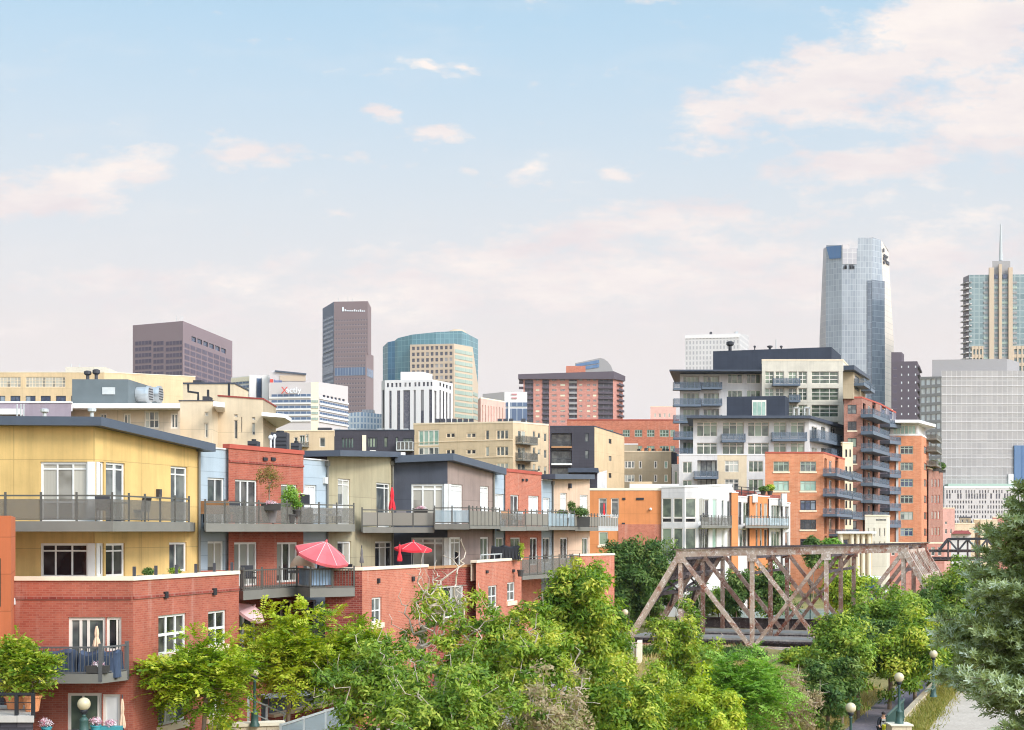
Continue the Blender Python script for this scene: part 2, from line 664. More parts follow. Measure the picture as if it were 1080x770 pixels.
        for i in range(len(ins) - 1):
            a, b = ins[i], ins[i + 1]
            L = math.hypot(b[0] - a[0], b[1] - a[1])
            k = max(1, round(L / step))
            for j in range(k + (1 if i == len(ins) - 2 else 0)):
                t = j / k
                x, y = a[0] + (b[0] - a[0]) * t, a[1] + (b[1] - a[1]) * t
                m.box(x - pw / 2, x + pw / 2, y - pw / 2, y + pw / 2, zb + .06 if pw > .06 else zb + ft, top + .1)
            if bars:
                kb = max(2, round(L / .14))
                for j in range(1, kb):
                    t = j / kb
                    x, y = a[0] + (b[0] - a[0]) * t, a[1] + (b[1] - a[1]) * t
                    m.box(x - .011, x + .011, y - .011, y + .011, zb + ft + gap, top - .06)
        m.build('railing', post if mat == 'rail_grey' else mat, bal)
        if panel:
            m = s.mb()
            m.strip(offset(ins, .012), offset(ins, -.012), zb + ft + gap + .002, top - rim - .08)
            m.build('screen_panel', panel, bal)
        return bal

    def simple_balcony(s, f, x0, x1, yt, yb, out=1.4, mat='balcony_blue', frac=.28):
        """small balcony seen from afar: tray plus a rail with a screen"""
        xm = (x0 + x1) / 2
        u0, u1 = f.u(x0), f.u(x1)
        zt, zb = f.z(xm, yt), f.z(xm, yb)
        h = zt - zb
        m = s.mb()
        f.box(m, u0, u1, zb, zb + h * frac, .01, out)
        bal = m.build('balcony', mat, s.t)
        m = s.mb()
        zs = zb + h * frac
        for k in range(5):
            u = u0 + (u1 - u0) * (.012 + .976 * k / 4)
            f.box(m, u - .05, u + .05, zs, zt - .06, out - .1, out - .03)
        f.box(m, u0, u1, zt - .06, zt, out - .1, out - .02)
        for u in (u0 + .03, u1 - .03):
            f.box(m, u - .03, u + .03, zt - .055, zt - .004, .01, out - .1)
        rl = m.build('railing', mat, bal)
        m = s.mb()
        f.box(m, u0 + .02, u1 - .02, zs + .05, zt - .1, out - .07, out - .06)
        for u in (u0 + .03, u1 - .03):
            f.box(m, u - .006, u + .006, zs + .05, zt - .1, .02, out - .12)
        m.build('screen_panel', 'panel_blue' if mat == 'balcony_blue' else 'panel_grey', bal)
        return bal

    def part(s, name, mat, fn, parent=None, smooth=False):
        m = s.mb()
        fn(m)
        return m.build(name, mat, parent or s.t, smooth)

    def finish(s):
        for f in s.faces:
            us = sorted({0.0, round(f.L, 4)} | {round(min(max(x, 0), f.L), 4) for o in f.op for x in o[:2]})
            zs = sorted({round(f.z0, 4)} | {round(x, 4) for o in f.op for x in o[2:]})
            zmin_top = min(f.za, f.zb)
            zs = [z for z in zs if z < zmin_top - .02]
            m = s.mb()
            nz = len(zs)
            def zz(j, u):
                return zs[j] if j < nz else f.za + (f.zb - f.za) * u / f.L
            for i in range(len(us) - 1):
                ua, ub = us[i], us[i + 1]
                if ub - ua < 1e-4:
                    continue
                for j in range(nz):
                    uc = (ua + ub) / 2
                    zc = (zs[j] + (zs[j + 1] if j + 1 < nz else zmin_top)) / 2
                    if any(o[0] - 1e-3 < uc < o[1] + 1e-3 and o[2] - 1e-3 < zc < o[3] + 1e-3 for o in f.op):
                        continue
                    m.poly([f.pt(ua, zz(j, ua)), f.pt(ub, zz(j, ub)), f.pt(ub, zz(j + 1, ub)), f.pt(ua, zz(j + 1, ua))],
                           [(ua, zz(j, ua)), (ub, zz(j, ub)), (ub, zz(j + 1, ub)), (ua, zz(j + 1, ua))])
            for (u0, u1, z0, z1) in f.op:
                dp = .3
                for a, b in (((u0, z0), (u1, z0)), ((u1, z0), (u1, z1)), ((u1, z1), (u0, z1)), ((u0, z1), (u0, z0))):
                    m.poly([f.pt(a[0], a[1]), f.pt(b[0], b[1]), f.pt(b[0], b[1], -dp), f.pt(a[0], a[1], -dp)],
                           [(a[0], a[1]), (b[0], b[1]), (b[0] + dp, b[1]), (a[0] + dp, a[1])])
            if m.f:
                m.build(f.wall, f.mat, s.t)
        s.wins.sort(key=lambda w: -w[0])
        UV = [(0, 0), (1, 0), (1, 1), (0, 1)]
        room = max(0, 100 - s.n_win)
        for a, q, gl, nm in s.wins[:room]:
            m = s.mb()
            m.poly(q, UV)
            m.build(nm, gl, s.t)
        rest = s.wins[room:]
        if rest:
            m = s.mb()
            gls = sorted({w[2] for w in rest})
            for a, q, gl, nm in rest:
                m.poly(q, UV, gls.index(gl))
            tag(m.build('window', gls, s.t), kind='stuff')
        return s
# ------------------------------------------------------------------ palette
stucco('stucco_yellow', rgb(222, 184, 118), (3.1, 1.72), streak=.22, amt=.2)
stucco('stucco_olive', rgb(180, 167, 136), (6, 3.2), amt=.2, streak=.2)
stucco('stucco_charcoal', rgb(84, 86, 94), (6, 3.2), amt=.2, streak=.2)
stucco('stucco_taupe', rgb(160, 139, 128), (6, 3.2), amt=.2, streak=.2)
stucco('stucco_tan', rgb(216, 184, 156), (4, 3.2))
stucco('siding_blue', rgb(172, 182, 188), (2.4, .62), streak=.08)
stucco('stucco_orange', rgb(216, 138, 86), (4, 3.2))
stucco('stucco_rustorange', rgb(196, 108, 70), (3, 1.2))
brick('brick_red', rgb(178, 98, 76), rgb(160, 80, 62), rgb(174, 114, 94), w=.23, h=.078, ms=.01)
brick('brick_dark', rgb(158, 72, 58), rgb(120, 48, 40), rgb(160, 110, 95))
brick('brick_salmon', rgb(196, 118, 92), rgb(178, 98, 76), rgb(194, 134, 110), w=.23, h=.078, ms=.01)
brick('brick_orange', rgb(214, 142, 104), rgb(202, 124, 86), rgb(212, 156, 122), w=.6, h=.2)
brick('brick_rose', rgb(170, 120, 102), rgb(152, 100, 84), rgb(180, 138, 120), w=.6, h=.2)
brick('brick_redorange', rgb(200, 122, 94), rgb(182, 104, 78), rgb(206, 140, 114), w=.6, h=.2)
brick('brick_coral', rgb(202, 140, 124), rgb(188, 124, 108), rgb(208, 152, 136), w=1.2, h=.4)
brick('stone_dark', rgb(92, 84, 88), rgb(66, 62, 68), rgb(60, 56, 60), w=.5, h=.16, ms=.02)
brick('stone_buff', rgb(222, 202, 172), rgb(200, 178, 148), rgb(180, 160, 134), w=.6, h=.25, ms=.015)
stucco('cream', rgb(222, 200, 168), (4, 3.0))
stucco('cream_pale', rgb(218, 206, 186), (5, 3.0))
stucco('beige_wall', rgb(214, 192, 166), (3, 3))
stucco('tan_wall', rgb(216, 186, 146), (7, 3))
stucco('tan_apartment', rgb(218, 190, 154), (9, 3.1))
stucco('tan_olive', rgb(178, 158, 130), (8, 3.1))
stucco('mauve_wall', rgb(164, 148, 156), (5, 3))
stucco('black_siding', rgb(74, 70, 76), (3, .5))
stucco('white_wall', rgb(216, 208, 202), (6, 3))
stucco('white_bright', rgb(224, 218, 212), (6, 3), amt=.08)
stucco('pink_wall', rgb(226, 176, 160), (6, 3))
stucco('concrete', rgb(196, 186, 176), (4, 2))
stucco('penthouse_slate', rgb(58, 62, 72), (3, 1.0))
plain('plant_box_grey', rgb(102, 109, 110), .5)
plain('fascia_slate', rgb(78, 85, 96), .45)
plain('fascia_dark', rgb(66, 72, 84), .5)
plain('cap_cream', rgb(240, 220, 192), .8)
plain('cap_white', rgb(236, 230, 224), .7)
plain('cap_brick', rgb(178, 84, 66), .8)
plain('cap_red', rgb(150, 62, 52), .7)
plain('roof_grey', rgb(150, 146, 144), .9, scale=.4, amt=.25)
plain('frame_white', rgb(228, 224, 216), .45)
plain('frame_cream', rgb(232, 220, 204), .5)
plain('frame_green', rgb(160, 168, 150), .5)
plain('frame_dark', rgb(60, 62, 66), .5)
plain('trim_cream', rgb(238, 214, 182), .7)
plain('rail_grey', rgb(124, 119, 109), .5, spec=.3)
plain('rail_post', rgb(92, 88, 80), .5)
plain('rail_slate', rgb(92, 90, 88), .5)
plain('balcony_blue', rgb(100, 110, 122), .5)
plain('metal_black', rgb(40, 40, 44), .45)
plain('metal_dark', rgb(66, 64, 68), .5)
plain('metal_light', rgb(190, 190, 186), .4)
plain('metal_bright', rgb(206, 206, 204), .3, metal=.6)
plain('lamp_green', rgb(58, 84, 76), .45)
plain('wood', rgb(176, 128, 88), .7)
plain('fabric_red', rgb(226, 52, 62), .85)
plain('fabric_faded', rgb(226, 104, 108), .85, amt=.25)
plain('fabric_pink', rgb(236, 190, 186), .85)
plain('fabric_tan', rgb(226, 190, 158), .85)
plain('fabric_blue', rgb(66, 78, 98), .8, amt=.3, scale=3)
plain('fabric_lightblue', rgb(160, 180, 200), .85, amt=.2, scale=4)
plain('fabric_black', rgb(38, 36, 40), .7)
plain('fabric_grey', rgb(120, 112, 108), .85)
plain('fabric_white', rgb(240, 234, 228), .85)
plain('terracotta', rgb(222, 144, 96), .8)
plain('pot_dark', rgb(70, 66, 62), .7)
plain('plastic_teal', rgb(70, 150, 156), .5)
plain('bark', rgb(150, 128, 110), .9, amt=.3, scale=5)
plain('bark_pale', rgb(208, 188, 168), .9, amt=.25, scale=5)
plain('bark_dark', rgb(104, 88, 78), .9, amt=.3, scale=5)
plain('globe_glass', rgb(206, 188, 152), .25, spec=.5)
mesh_panel('panel_grey', rgb(112, 106, 97), .62)
mesh_panel('panel_solid', rgb(138, 130, 117), .85)
mesh_panel('panel_blue', rgb(96, 106, 118), .5)
mesh_panel('panel_glass', rgb(168, 182, 186), .5)
glass('glass_home', rgb(38, 38, 40), rgb(96, 92, 86), rgb(180, 172, 156), .5)
glass('glass_dark', rgb(26, 28, 32), rgb(62, 60, 60), rgb(150, 146, 136), .22)
glass('glass_shade', rgb(120, 114, 102), rgb(150, 144, 132), rgb(190, 182, 166), .85)
glass('glass_white', rgb(214, 210, 204), rgb(232, 228, 222), rgb(244, 240, 236), .8)
glass('glass_green', rgb(74, 82, 72), rgb(106, 116, 96), rgb(150, 162, 136), .5)
glass('glass_mint', rgb(134, 164, 146), rgb(158, 182, 164), rgb(182, 206, 186), .6)
glass('glass_mid', rgb(70, 74, 74), rgb(116, 118, 112), rgb(196, 194, 180), .45)
glass('glass_far', rgb(84, 82, 92), rgb(112, 108, 114), rgb(180, 174, 170), .25)
glass('glass_navy', rgb(46, 58, 82), rgb(70, 82, 104), rgb(140, 150, 160), .15)
glass('glass_lit', rgb(120, 112, 108), rgb(160, 146, 134), rgb(248, 230, 196), .5)
gridmat('curtain_sky', rgb(142, 147, 152), rgb(160, 163, 166), rgb(176, 177, 178), 1.7, 3.6, .12)
gridmat('curtain_bluegrey', rgb(128, 134, 140), rgb(148, 152, 156), rgb(164, 166, 168), 1.7, 3.6, .12)
gridmat('curtain_deep', rgb(78, 88, 100), rgb(100, 110, 120), rgb(124, 130, 136), 1.7, 3.6, .12)
gridmat('curtain_blue', rgb(74, 110, 148), rgb(92, 124, 156), rgb(62, 96, 134), 2.4, 40, .18)
gridmat('curtain_teal', rgb(84, 124, 132), rgb(96, 136, 142), rgb(120, 154, 156), 3.0, 3.8, .15)
gridmat('curtain_tealdark', rgb(52, 96, 120), rgb(62, 108, 130), rgb(72, 118, 138), 3.0, 3.8, .15)
gridmat('curtain_tealgrey', rgb(96, 118, 120), rgb(124, 142, 142), rgb(150, 160, 156), 3.0, 3.4, .3)
gridmat('curtain_grey', rgb(154, 147, 142), rgb(168, 160, 154), rgb(182, 174, 167), 1.6, 3.9, .12)
gridmat('curtain_taupe', rgb(176, 168, 168), rgb(190, 180, 178), rgb(204, 196, 190), 3.2, 3.6, .2, rough=.4)
gridmat('beige_facet', rgb(214, 196, 178), rgb(222, 204, 186), rgb(196, 182, 168), 3.2, 3.6, .2, rough=.4)
gridmat('grid_beige', rgb(176, 168, 164), rgb(166, 160, 158), rgb(206, 198, 192), 1.9, 2.9, .55, rough=.5, spec=.3)
gridmat('grid_blue', rgb(130, 152, 176), rgb(160, 178, 196), rgb(206, 208, 210), 2.2, 3.4, .5)
gridmat('band_purple', rgb(88, 76, 90), rgb(76, 66, 80), rgb(116, 102, 108), 2.6, 9, .3, rough=.4, spec=.3)
gridmat('band_brown', rgb(82, 74, 84), rgb(70, 64, 76), rgb(146, 126, 122), 2.6, 9, .7, rough=.4, spec=.3)
gridmat('band_blueglass', rgb(72, 92, 120), rgb(92, 110, 134), rgb(150, 156, 164), 2.6, 9, .2)
gridmat('band_sage', rgb(150, 164, 150), rgb(166, 176, 158), rgb(180, 186, 166), 2.4, 9, .2, rough=.3)
gridmat('strip_dark', rgb(88, 82, 92), rgb(104, 96, 104), rgb(140, 130, 134), 3, 3.6, .35, rough=.4)
stucco('granite_brown', rgb(130, 109, 107), None, rough=.7, amt=.06, streak=0, scale=.02)
stucco('granite_mauve', rgb(138, 117, 118), None, rough=.7, amt=.06, streak=0, scale=.02)
stucco('granite_dark', rgb(92, 80, 86), None, rough=.7, amt=.06, streak=0, scale=.02)
stucco('granite_slate', rgb(112, 114, 130), None, rough=.7, amt=.06, streak=0, scale=.02)
stucco('tower_tan', rgb(200, 176, 150), None, rough=.8, amt=.06, streak=0, scale=.02)
stucco('tower_white', rgb(226, 218, 212), None, rough=.8, amt=.05, streak=0, scale=.02)
stucco('tower_greige', rgb(204, 192, 186), None, rough=.8, amt=.05, streak=0, scale=.02)
stucco('tower_grey', rgb(158, 151, 147), None, rough=.8, amt=.05, streak=0, scale=.02)
rust('rust_steel', rgb(188, 166, 148), rgb(150, 84, 58), rgb(230, 218, 208), .49)
rust('rust_deep', rgb(156, 130, 114), rgb(132, 70, 50), rgb(200, 180, 166), .47)
rust('rust_dark', rgb(84, 72, 72), rgb(70, 50, 48), rgb(120, 106, 102), .5)
plain('timber_weathered', rgb(192, 182, 174), .9, amt=.35, scale=2)
plain('skin', rgb(214, 164, 134), .6)
plain('cloth_black', rgb(34, 34, 40), .85)
plain('cloth_yellow', rgb(232, 214, 40), .8)
plain('hair_dark', rgb(44, 32, 30), .7)
plain('paint_blue', rgb(48, 74, 120), .4)
plain('paint_white', rgb(236, 236, 234), .4)
plain('sign_red', rgb(214, 74, 60), .6)
plain('sign_white', rgb(250, 248, 246), .6)
plain('sign_blue', rgb(70, 96, 150), .6)
plain('sign_pink', rgb(206, 140, 140), .6)
leafmat('leaf_bright', [rgb(92, 122, 28), rgb(140, 164, 40), rgb(180, 192, 56), rgb(214, 210, 82)])
leafmat('leaf_green', [rgb(74, 106, 30), rgb(120, 148, 46), rgb(162, 178, 60), rgb(214, 206, 88)])
leafmat('leaf_olive', [rgb(74, 102, 34), rgb(112, 142, 48), rgb(148, 170, 62), rgb(192, 196, 86)])
leafmat('leaf_dark', [rgb(56, 86, 36), rgb(84, 112, 50), rgb(112, 136, 64), rgb(146, 158, 82)])
leafmat('leaf_sumac', [rgb(82, 122, 36), rgb(120, 160, 56), rgb(148, 184, 72), rgb(172, 198, 90)])
leafmat('leaf_rust', [rgb(116, 92, 48), rgb(150, 120, 62), rgb(140, 128, 64), rgb(120, 128, 60)])
leafmat('leaf_dry', [rgb(164, 140, 108), rgb(192, 168, 132), rgb(166, 156, 104), rgb(142, 144, 84)])
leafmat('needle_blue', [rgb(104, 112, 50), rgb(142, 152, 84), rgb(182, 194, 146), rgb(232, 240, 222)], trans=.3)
leafmat('petal_pink', [rgb(200, 110, 130), rgb(236, 180, 190), rgb(246, 220, 220), rgb(240, 236, 230)], trans=.2)
leafmat('grass_dry', [rgb(150, 130, 76), rgb(196, 172, 106), rgb(212, 190, 126), rgb(140, 140, 64)], trans=.3)
leafmat('grass_green', [rgb(96, 108, 40), rgb(130, 130, 52), rgb(164, 152, 76), rgb(178, 158, 92)], trans=.3)
# ------------------------------------------------------------------ the near row of apartment blocks
F1, F2 = 11.0, 8.2          # upper balcony and terrace levels

# ---- yellow block on its brick base
B = Bld('apartment_block', 'yellow rendered apartment block with brick base and dark sloping roof edge', at=(100, 55))
fl, fr = B.vol([(-70, 55), (100, 55), (211, 62)], [15.06, 15.06, 14.7], 'stucco_yellow', 11, z0=8.2, noroof=True)
B.win(fl, (42.5, 487, 93, 551), [60, 76.5], [494.5, 529.5], gl='glass_shade', w=.1)
B.win(fr, (101.5, 487, 109.8, 551), [], [529.5], gl='glass_shade')
B.win(fr, (111.6, 488, 131.8, 553), [121.5, 123], [495], gl='glass_mid')
B.win(fr, (180, 492, 197.6, 553), [186.5], [500.5], gl='glass_mid')
B.win(fl, (42.5, 573, 93, 609), [58, 75.5], [581], gl='glass_dark')
B.win(fr, (101.5, 573, 109.8, 608), gl='glass_dark')
B.win(fr, (111.6, 573, 131.8, 608), [121], [581], gl='glass_dark')
B.win(fr, (178.5, 572, 197, 603), [186.5], gl='glass_mid')
# corner posts of the two wrap-round windows
for y0, y1 in ((487, 553), (573, 612)):
    def cp(m, y0=y0, y1=y1):
        z1, z0 = ZZ(y0, 55), ZZ(y1, 55)
        fl.box(m, fl.L - .27, fl.L + .02, z0, z1, .004, .06)
        fr.box(m, .06, .24, z0, z1, .004, .062)
    B.part('corner_trim', 'frame_white', cp)
B.part('wall_lamp', 'metal_dark', lambda m: fr.box(m, fr.u(164.5), fr.u(167), fr.z(166, 524), fr.z(166, 516), .003, .18))
# roof: a thick sloping slab with deep eaves
def roof(m):
    a = offset([XY(-70, 55), XY(100, 55), XY(211, 62)], .6)
    a[-1] = (a[-1][0] + .1, a[-1][1] + .3)
    b = offset([XY(-70, 55), XY(100, 55), XY(211, 62)], -11)
    b[-1] = (a[-1][0] - 12, a[-1][1] + 4)
    zl = [15.08, 15.03, 14.46]
    m.strip(a, b, zl, [z + .34 for z in zl])
B.part('roof', 'fascia_slate', roof)
# brick base with parapet
gl_, gr = B.vol([(-70, 49.5), (140, 49.5), (252, 57)], 9.27, 'brick_red', 6, z0=1.5, cap='cap_cream', parapet=1.1, roof='concrete')
def soldier(m):
    for f in (gl_, gr):
        f.box(m, .0, f.L - .03, 8.62, 8.72, .003, .05)
B.part('brick_course', 'brick_dark', soldier)
B.win(gl_, (72, 651, 111.2, 716), [84.5, 92.5], gl='glass_mid', mw=.09, w=.11, fr='frame_cream')
B.win(gl_, (112, 651, 128, 687), [123], gl='glass_dark', fr='frame_cream')
B.win(gl_, (71, 731, 107.3, 795), [87, 103], gl='glass_green', w=.1, fr='frame_cream')
B.win(gl_, (108.2, 732, 127, 775), gl='glass_white', fr='frame_cream')
B.win(gr, (167, 648, 196.5, 689), [177, 186.8], [668.5], gl='glass_home', sill='trim_cream', mw=.1)
B.win(gr, (219.5, 644, 238.6, 681), [229], [662.5], gl='glass_home', sill='trim_cream', mw=.1)
B.win(gr, (167, 737, 196, 763), [176.5, 186.5], gl='glass_mid', sill='trim_cream', mw=.1)
B.win(gr, (219.5, 730, 238, 754), [229], gl='glass_mid', sill='trim_cream', mw=.1)
for px, py in ((174, 627.5), (225.3, 624)):
    B.part('vent', 'metal_black', lambda m: gr.box(m, gr.u(px - 1.6), gr.u(px + 1.6), gr.z(px, py + 3.6), gr.z(px, py - 3.6), .003, .09))
B.part('wall_lamp', 'frame_white', lambda m: (gl_.box(m, gl_.u(11), gl_.u(16.5), ZZ(637.5, 49.5), ZZ(630.5, 49.5), .003, .22)))
B.balcony([(-70, 52.6), (119, 52.6), (200.5, 58.6)], [(-70, 54.99), (100, 54.98), (206, 61.65)], 10.98, .38, .98, panel='panel_grey', step=1.25, gap=.1)
# terrace rail stubs on the parapet
pa = offset([XY(-70, 49.5), XY(140, 49.5), XY(252, 57)], -.15)
for j in range(6):
    t = .03 + .93 * j / 5
    X, Y = pa[1][0] + (pa[2][0] - pa[1][0]) * t, pa[1][1] + (pa[2][1] - pa[1][1]) * t
    B.part('post', 'metal_dark', lambda m: m.box(X - .05, X + .05, Y - .05, Y + .05, 9.415, 9.75))
# lower balcony with pickets
B.balcony([(20, 47.9), (106.5, 47.9), (135, 49.0)], [(20, 49.49), (106.5, 49.49), (136.5, 49.485)], 5.86, .32, .92, panel=None, bars=True, mat='rail_slate', slab='rail_grey', step=2.1, pw=.12)
PIPES = [(B, fr, 208.5)]
B.finish()

# ---- red brick and pale blue block
B = Bld('apartment_block', 'red brick apartment block flanked by pale blue siding with two long balconies', at=(241, 64))
fb, = [B.vol([(209.5, 62.4), (241.3, 64.35)], 14.66, 'siding_blue', 8, cap='cap_white', caph=.06)]
B.win(fb, (219, 504, 236.6, 556), [228.2], gl='glass_mid')
B.win(fb, (219, 571, 236, 612), [227.6], gl='glass_home')
fr_ = B.vol([(241, 64), (320, 69.4)], [14.72, 14.72], 'brick_red', 8, cap='cap_brick', caph=.2)
B.win(fr_, (248, 506, 271.5, 557), [255, 262.6], gl='glass_home', mw=.1)
B.win(fr_, (296.5, 511, 313.5, 557), [304.5], gl='glass_green', mw=.1)
B.win(fr_, (247, 572, 271.5, 618), [254, 263], gl='glass_dark', mw=.1)
B.win(fr_, (292, 572, 314, 614), [299, 306.5], gl='glass_dark', mw=.1)
B.win(fr_, (253, 638, 270, 680), [258], gl='glass_green', mw=.14)
B.win(fr_, (289.5, 634, 308.5, 665), [298.5], gl='glass_dark', mw=.12)
B.part('brick_course', 'brick_dark', lambda m: fr_.box(m, 0.01, fr_.L - .01, 14.1, 14.2, .003, .06))
for px in (279, 287.5):
    B.part('vent', 'metal_black', lambda m: fr_.box(m, fr_.u(px - 2), fr_.u(px + 2), fr_.z(px, 486), fr_.z(px, 482.5), .003, .08))
fb2 = B.vol([(319.8, 69.7), (345.5, 71.7)], 14.52, 'siding_blue', 8, cap='cap_white', caph=.06)
B.win(fb2, (321.2, 511.5, 333.8, 548), [327.4], gl='glass_white')
B.win(fb2, (319.5, 572, 333, 612), [326], gl='glass_mid')
B.win(fb2, (319, 633, 333.5, 662), [326.3], gl='glass_dark')
B.part('wall_lamp', 'frame_white', lambda m: fb2.box(m, fb2.u(340.5), fb2.u(343.2), fb2.z(341, 510), fb2.z(341, 503.5), .003, .16))
B.balcony([(217, 60.6), (258, 61.7), (318, 65.6), (374, 69.0)], [(216, 62.75), (258, 65.15), (319, 69.3), (374.5, 75.0)], 10.97, .36, .93, panel='panel_grey', step=1.15)
B.balcony([(252.6, 60.8), (256.6, 60.4), (312.5, 64.2), (327, 62.8), (374, 63.95)], [(252, 64.7), (259, 65.2), (312.5, 68.8), (327, 70.2), (374.5, 64.02)], 8.06, .4, .88, panel=None, bars=True, step=1.2)
B.balcony([(251, 61.3), (256, 60.7), (282, 62.4)], [(252, 64.7), (256, 64.95), (282, 66.7)], 4.75, .34, .95, panel=None, bars=True, mat='rail_slate', step=1.4)
PIPES += [(B, fb2, 344)]
B.finish()

# ---- olive, charcoal and taupe block
B = Bld('apartment_block', 'olive and charcoal rendered apartment block with taupe side and dark roof slab', at=(415, 81))
fo, fd, ft = B.vol([(345, 72), (415, 81), (472, 81), (522, 88)], [15.0, 15.35, 15.2, 14.95], ['stucco_olive', 'stucco_charcoal', 'stucco_taupe'], 9, noroof=True, bvec=(-7, 7))
B.win(fo, (356.3, 505, 369.2, 553), [363], [511.3], gl='glass_mid', w=.1)
B.win(fo, (397, 509.3, 411.5, 556), [407], [514.6], gl='glass_mid', w=.1)
B.win(fo, (356, 571, 370.4, 602), [363.4], gl='glass_home', w=.1)
B.win(fo, (395.6, 571, 414, 608), [402, 408], [577.5], gl='glass_home', w=.1)
B.win(fd, (433.8, 510.4, 468.3, 553), [445.8, 458.4], [516], gl='glass_shade', w=.11, mw=.1)
B.win(fd, (433.8, 567, 468.3, 609), [445.8, 458.4], [573], gl='glass_shade', w=.11, mw=.1)
B.win(ft, (474.8, 510.8, 488, 553), [481], [517], gl='glass_white', w=.12)
B.win(ft, (474.8, 566.5, 486.5, 606), [480.5], [572.5], gl='glass_home', w=.12)
B.win(ft, (506.5, 512.8, 515.6, 552), [511], [519], gl='glass_white', w=.11)
B.win(ft, (506.6, 566.5, 515.6, 598), [511], gl='glass_green', w=.11)
for y0, y1 in ((510.4, 553), (567, 606)):
    def cp(m, y0=y0, y1=y1):
        z1, z0 = ZZ(y0, 81), ZZ(y1, 81)
        fd.box(m, fd.L - .2, fd.L + .02, z0, z1, .004, .06)
        ft.box(m, .06, .36, z0, z1, .004, .062)
    B.part('corner_trim', 'frame_white', cp)
def roof(m):
    p = [XY(345, 72), XY(415, 81)]
    a = offset(p, .45); b = offset(p, -8)
    a[0] = (a[0][0] + .4, a[0][1] - 1.2)
    b[0] = (b[0][0] + .4, b[0][1] - 1.2)
    m.strip(a, b, [14.72, 15.2], [15.02, 15.5])
B.part('roof', 'fascia_slate', roof)
def roof(m):
    p = [XY(417, 80.9), XY(472, 81), XY(522, 88)]
    a = offset(p, .5); b = offset(p, -8)
    a[-1] = (a[-1][0] + .25, a[-1][1] + .7)
    b[-1] = (b[-1][0], b[-1][1] + 2)
    m.strip(a, b, [14.86, 15.0, 14.5], [15.26, 15.40, 14.9])
B.part('roof', 'fascia_slate', roof)
B.balcony([(382.6, 75.2), (414, 77.2), (458, 77.6)], [(383.5, 76.5), (414, 80.6), (458, 80.99)], 10.9, .3, .95, panel='panel_solid', step=1.0, gap=.12)
B.balcony([(458.3, 77.2), (495, 77.0)], [(458.3, 80.98), (491, 83.3)], 11.08, .3, .9, panel='panel_glass', step=1.1, gap=.1)
B.balcony([(495.2, 77.4), (527.6, 84.2)], [(491.6, 83.5), (523, 88.1)], 11.12, .16, 1.0, panel='panel_solid', step=.9, gap=.05)
PIPES += [(B, fo, 412.8), (B, ft, 519.5)]
# brick terrace wings
v0, v1 = B.vol([(343, 64.1), (382, 64), (451, 70)], 9.22, 'brick_salmon', 5, z0=1.5, cap='cap_cream', parapet=1.0, roof='concrete')
v0.mat = 'brick_dark'  # same wing; darker brick colour paints in shade on the face away from sun
B.win(v1, (392, 630, 402.5, 657), [397], [644], gl='glass_mid', sill='trim_cream')
for px, py in ((398.5, 612.5), (435, 610.5)):
    B.part('vent', 'metal_black', lambda m: v1.box(m, v1.u(px - 1), v1.u(px + 1), v1.z(px, py + 2.5), v1.z(px, py - 2.5), .003, .09))
vr = B.vol([(449, 74.5), (504, 79.5)], 9.0, 'brick_dark', 4, z0=1.5, cap='wood', parapet=.8, roof='concrete')
B.win(vr, (455, 618, 489, 652), [466, 477], gl='glass_dark')
v2, = [B.vol([(502, 78), (550, 86)], 9.25, 'brick_salmon', 6, z0=1.5, cap='cap_cream', parapet=1.0, roof='concrete')]
B.win(v2, (515, 617.5, 524.5, 640), [519.8], [629], gl='glass_mid', sill='trim_cream')
B.win(v2, (535, 614, 543.5, 634), [539.2], [624], gl='glass_mid', sill='trim_cream')
for px, py in ((513, 603), (541, 602)):
    B.part('vent', 'metal_black', lambda m: v2.box(m, v2.u(px - .9), v2.u(px + .9), v2.z(px, py + 1.5), v2.z(px, py - 1.5), .003, .09))
def trail(m):
    a = offset([XY(516, 80.3), XY(550, 86)], -.5)
    m.strip(offset(a, .03), offset(a, -.03), 9.62, 9.68)
    for j in range(6):
        t = j / 5
        x, y = a[0][0] + (a[1][0] - a[0][0]) * t, a[0][1] + (a[1][1] - a[0][1]) * t
        m.box(x - .03, x + .03, y - .03, y + .03, 8.4, 9.62)
B.part('railing', 'metal_light', trail)
B.finish()

# ---- second brick and blue block, with tan end
B = Bld('apartment_block', 'salmon brick apartment block between narrow pale blue strips and tan end bay', at=(533, 90))
fa = B.vol([(520.3, 88.4), (533.3, 90.3)], 14.62, 'siding_blue', 7, cap='cap_white', caph=.06)
B.win(fa, (521.6, 521, 531.5, 550), [526.4], gl='glass_white')
B.win(fa, (523, 567, 531.5, 598), [527.3], gl='glass_green')
fs = B.vol([(533, 90), (571, 96)], 14.76, 'brick_salmon', 7, cap='cap_brick', caph=.2)
B.win(fs, (538.3, 522, 547.3, 553), [542.8], gl='glass_home')
B.win(fs, (557.4, 523, 568.5, 553), [563], gl='glass_white')
B.win(fs, (538.3, 567, 549, 598), [543.5], gl='glass_green')
B.win(fs, (559, 567, 567, 596), [563], gl='glass_dark')
for px in (551, 555):
    B.part('vent', 'metal_black', lambda m: fs.box(m, fs.u(px - .9), fs.u(px + .9), fs.z(px, 507.6), fs.z(px, 505), .003, .08))
fa2 = B.vol([(570.8, 96.3), (583.2, 98.2)], 14.45, 'siding_blue', 7, cap='cap_white', caph=.06)
B.win(fa2, (573, 525, 580, 552), [576.5], gl='glass_white')
B.win(fa2, (572.5, 567, 580.5, 594), [576], gl='glass_home')
fn = B.vol([(583, 98), (622, 104)], [14.8, 15.0], 'stucco_tan', 7, noroof=True)
B.win(fn, (591, 520, 598, 552), [594.5], [525], gl='glass_white')
B.win(fn, (611.6, 522, 620.3, 553), [616], [526.5], gl='glass_white')
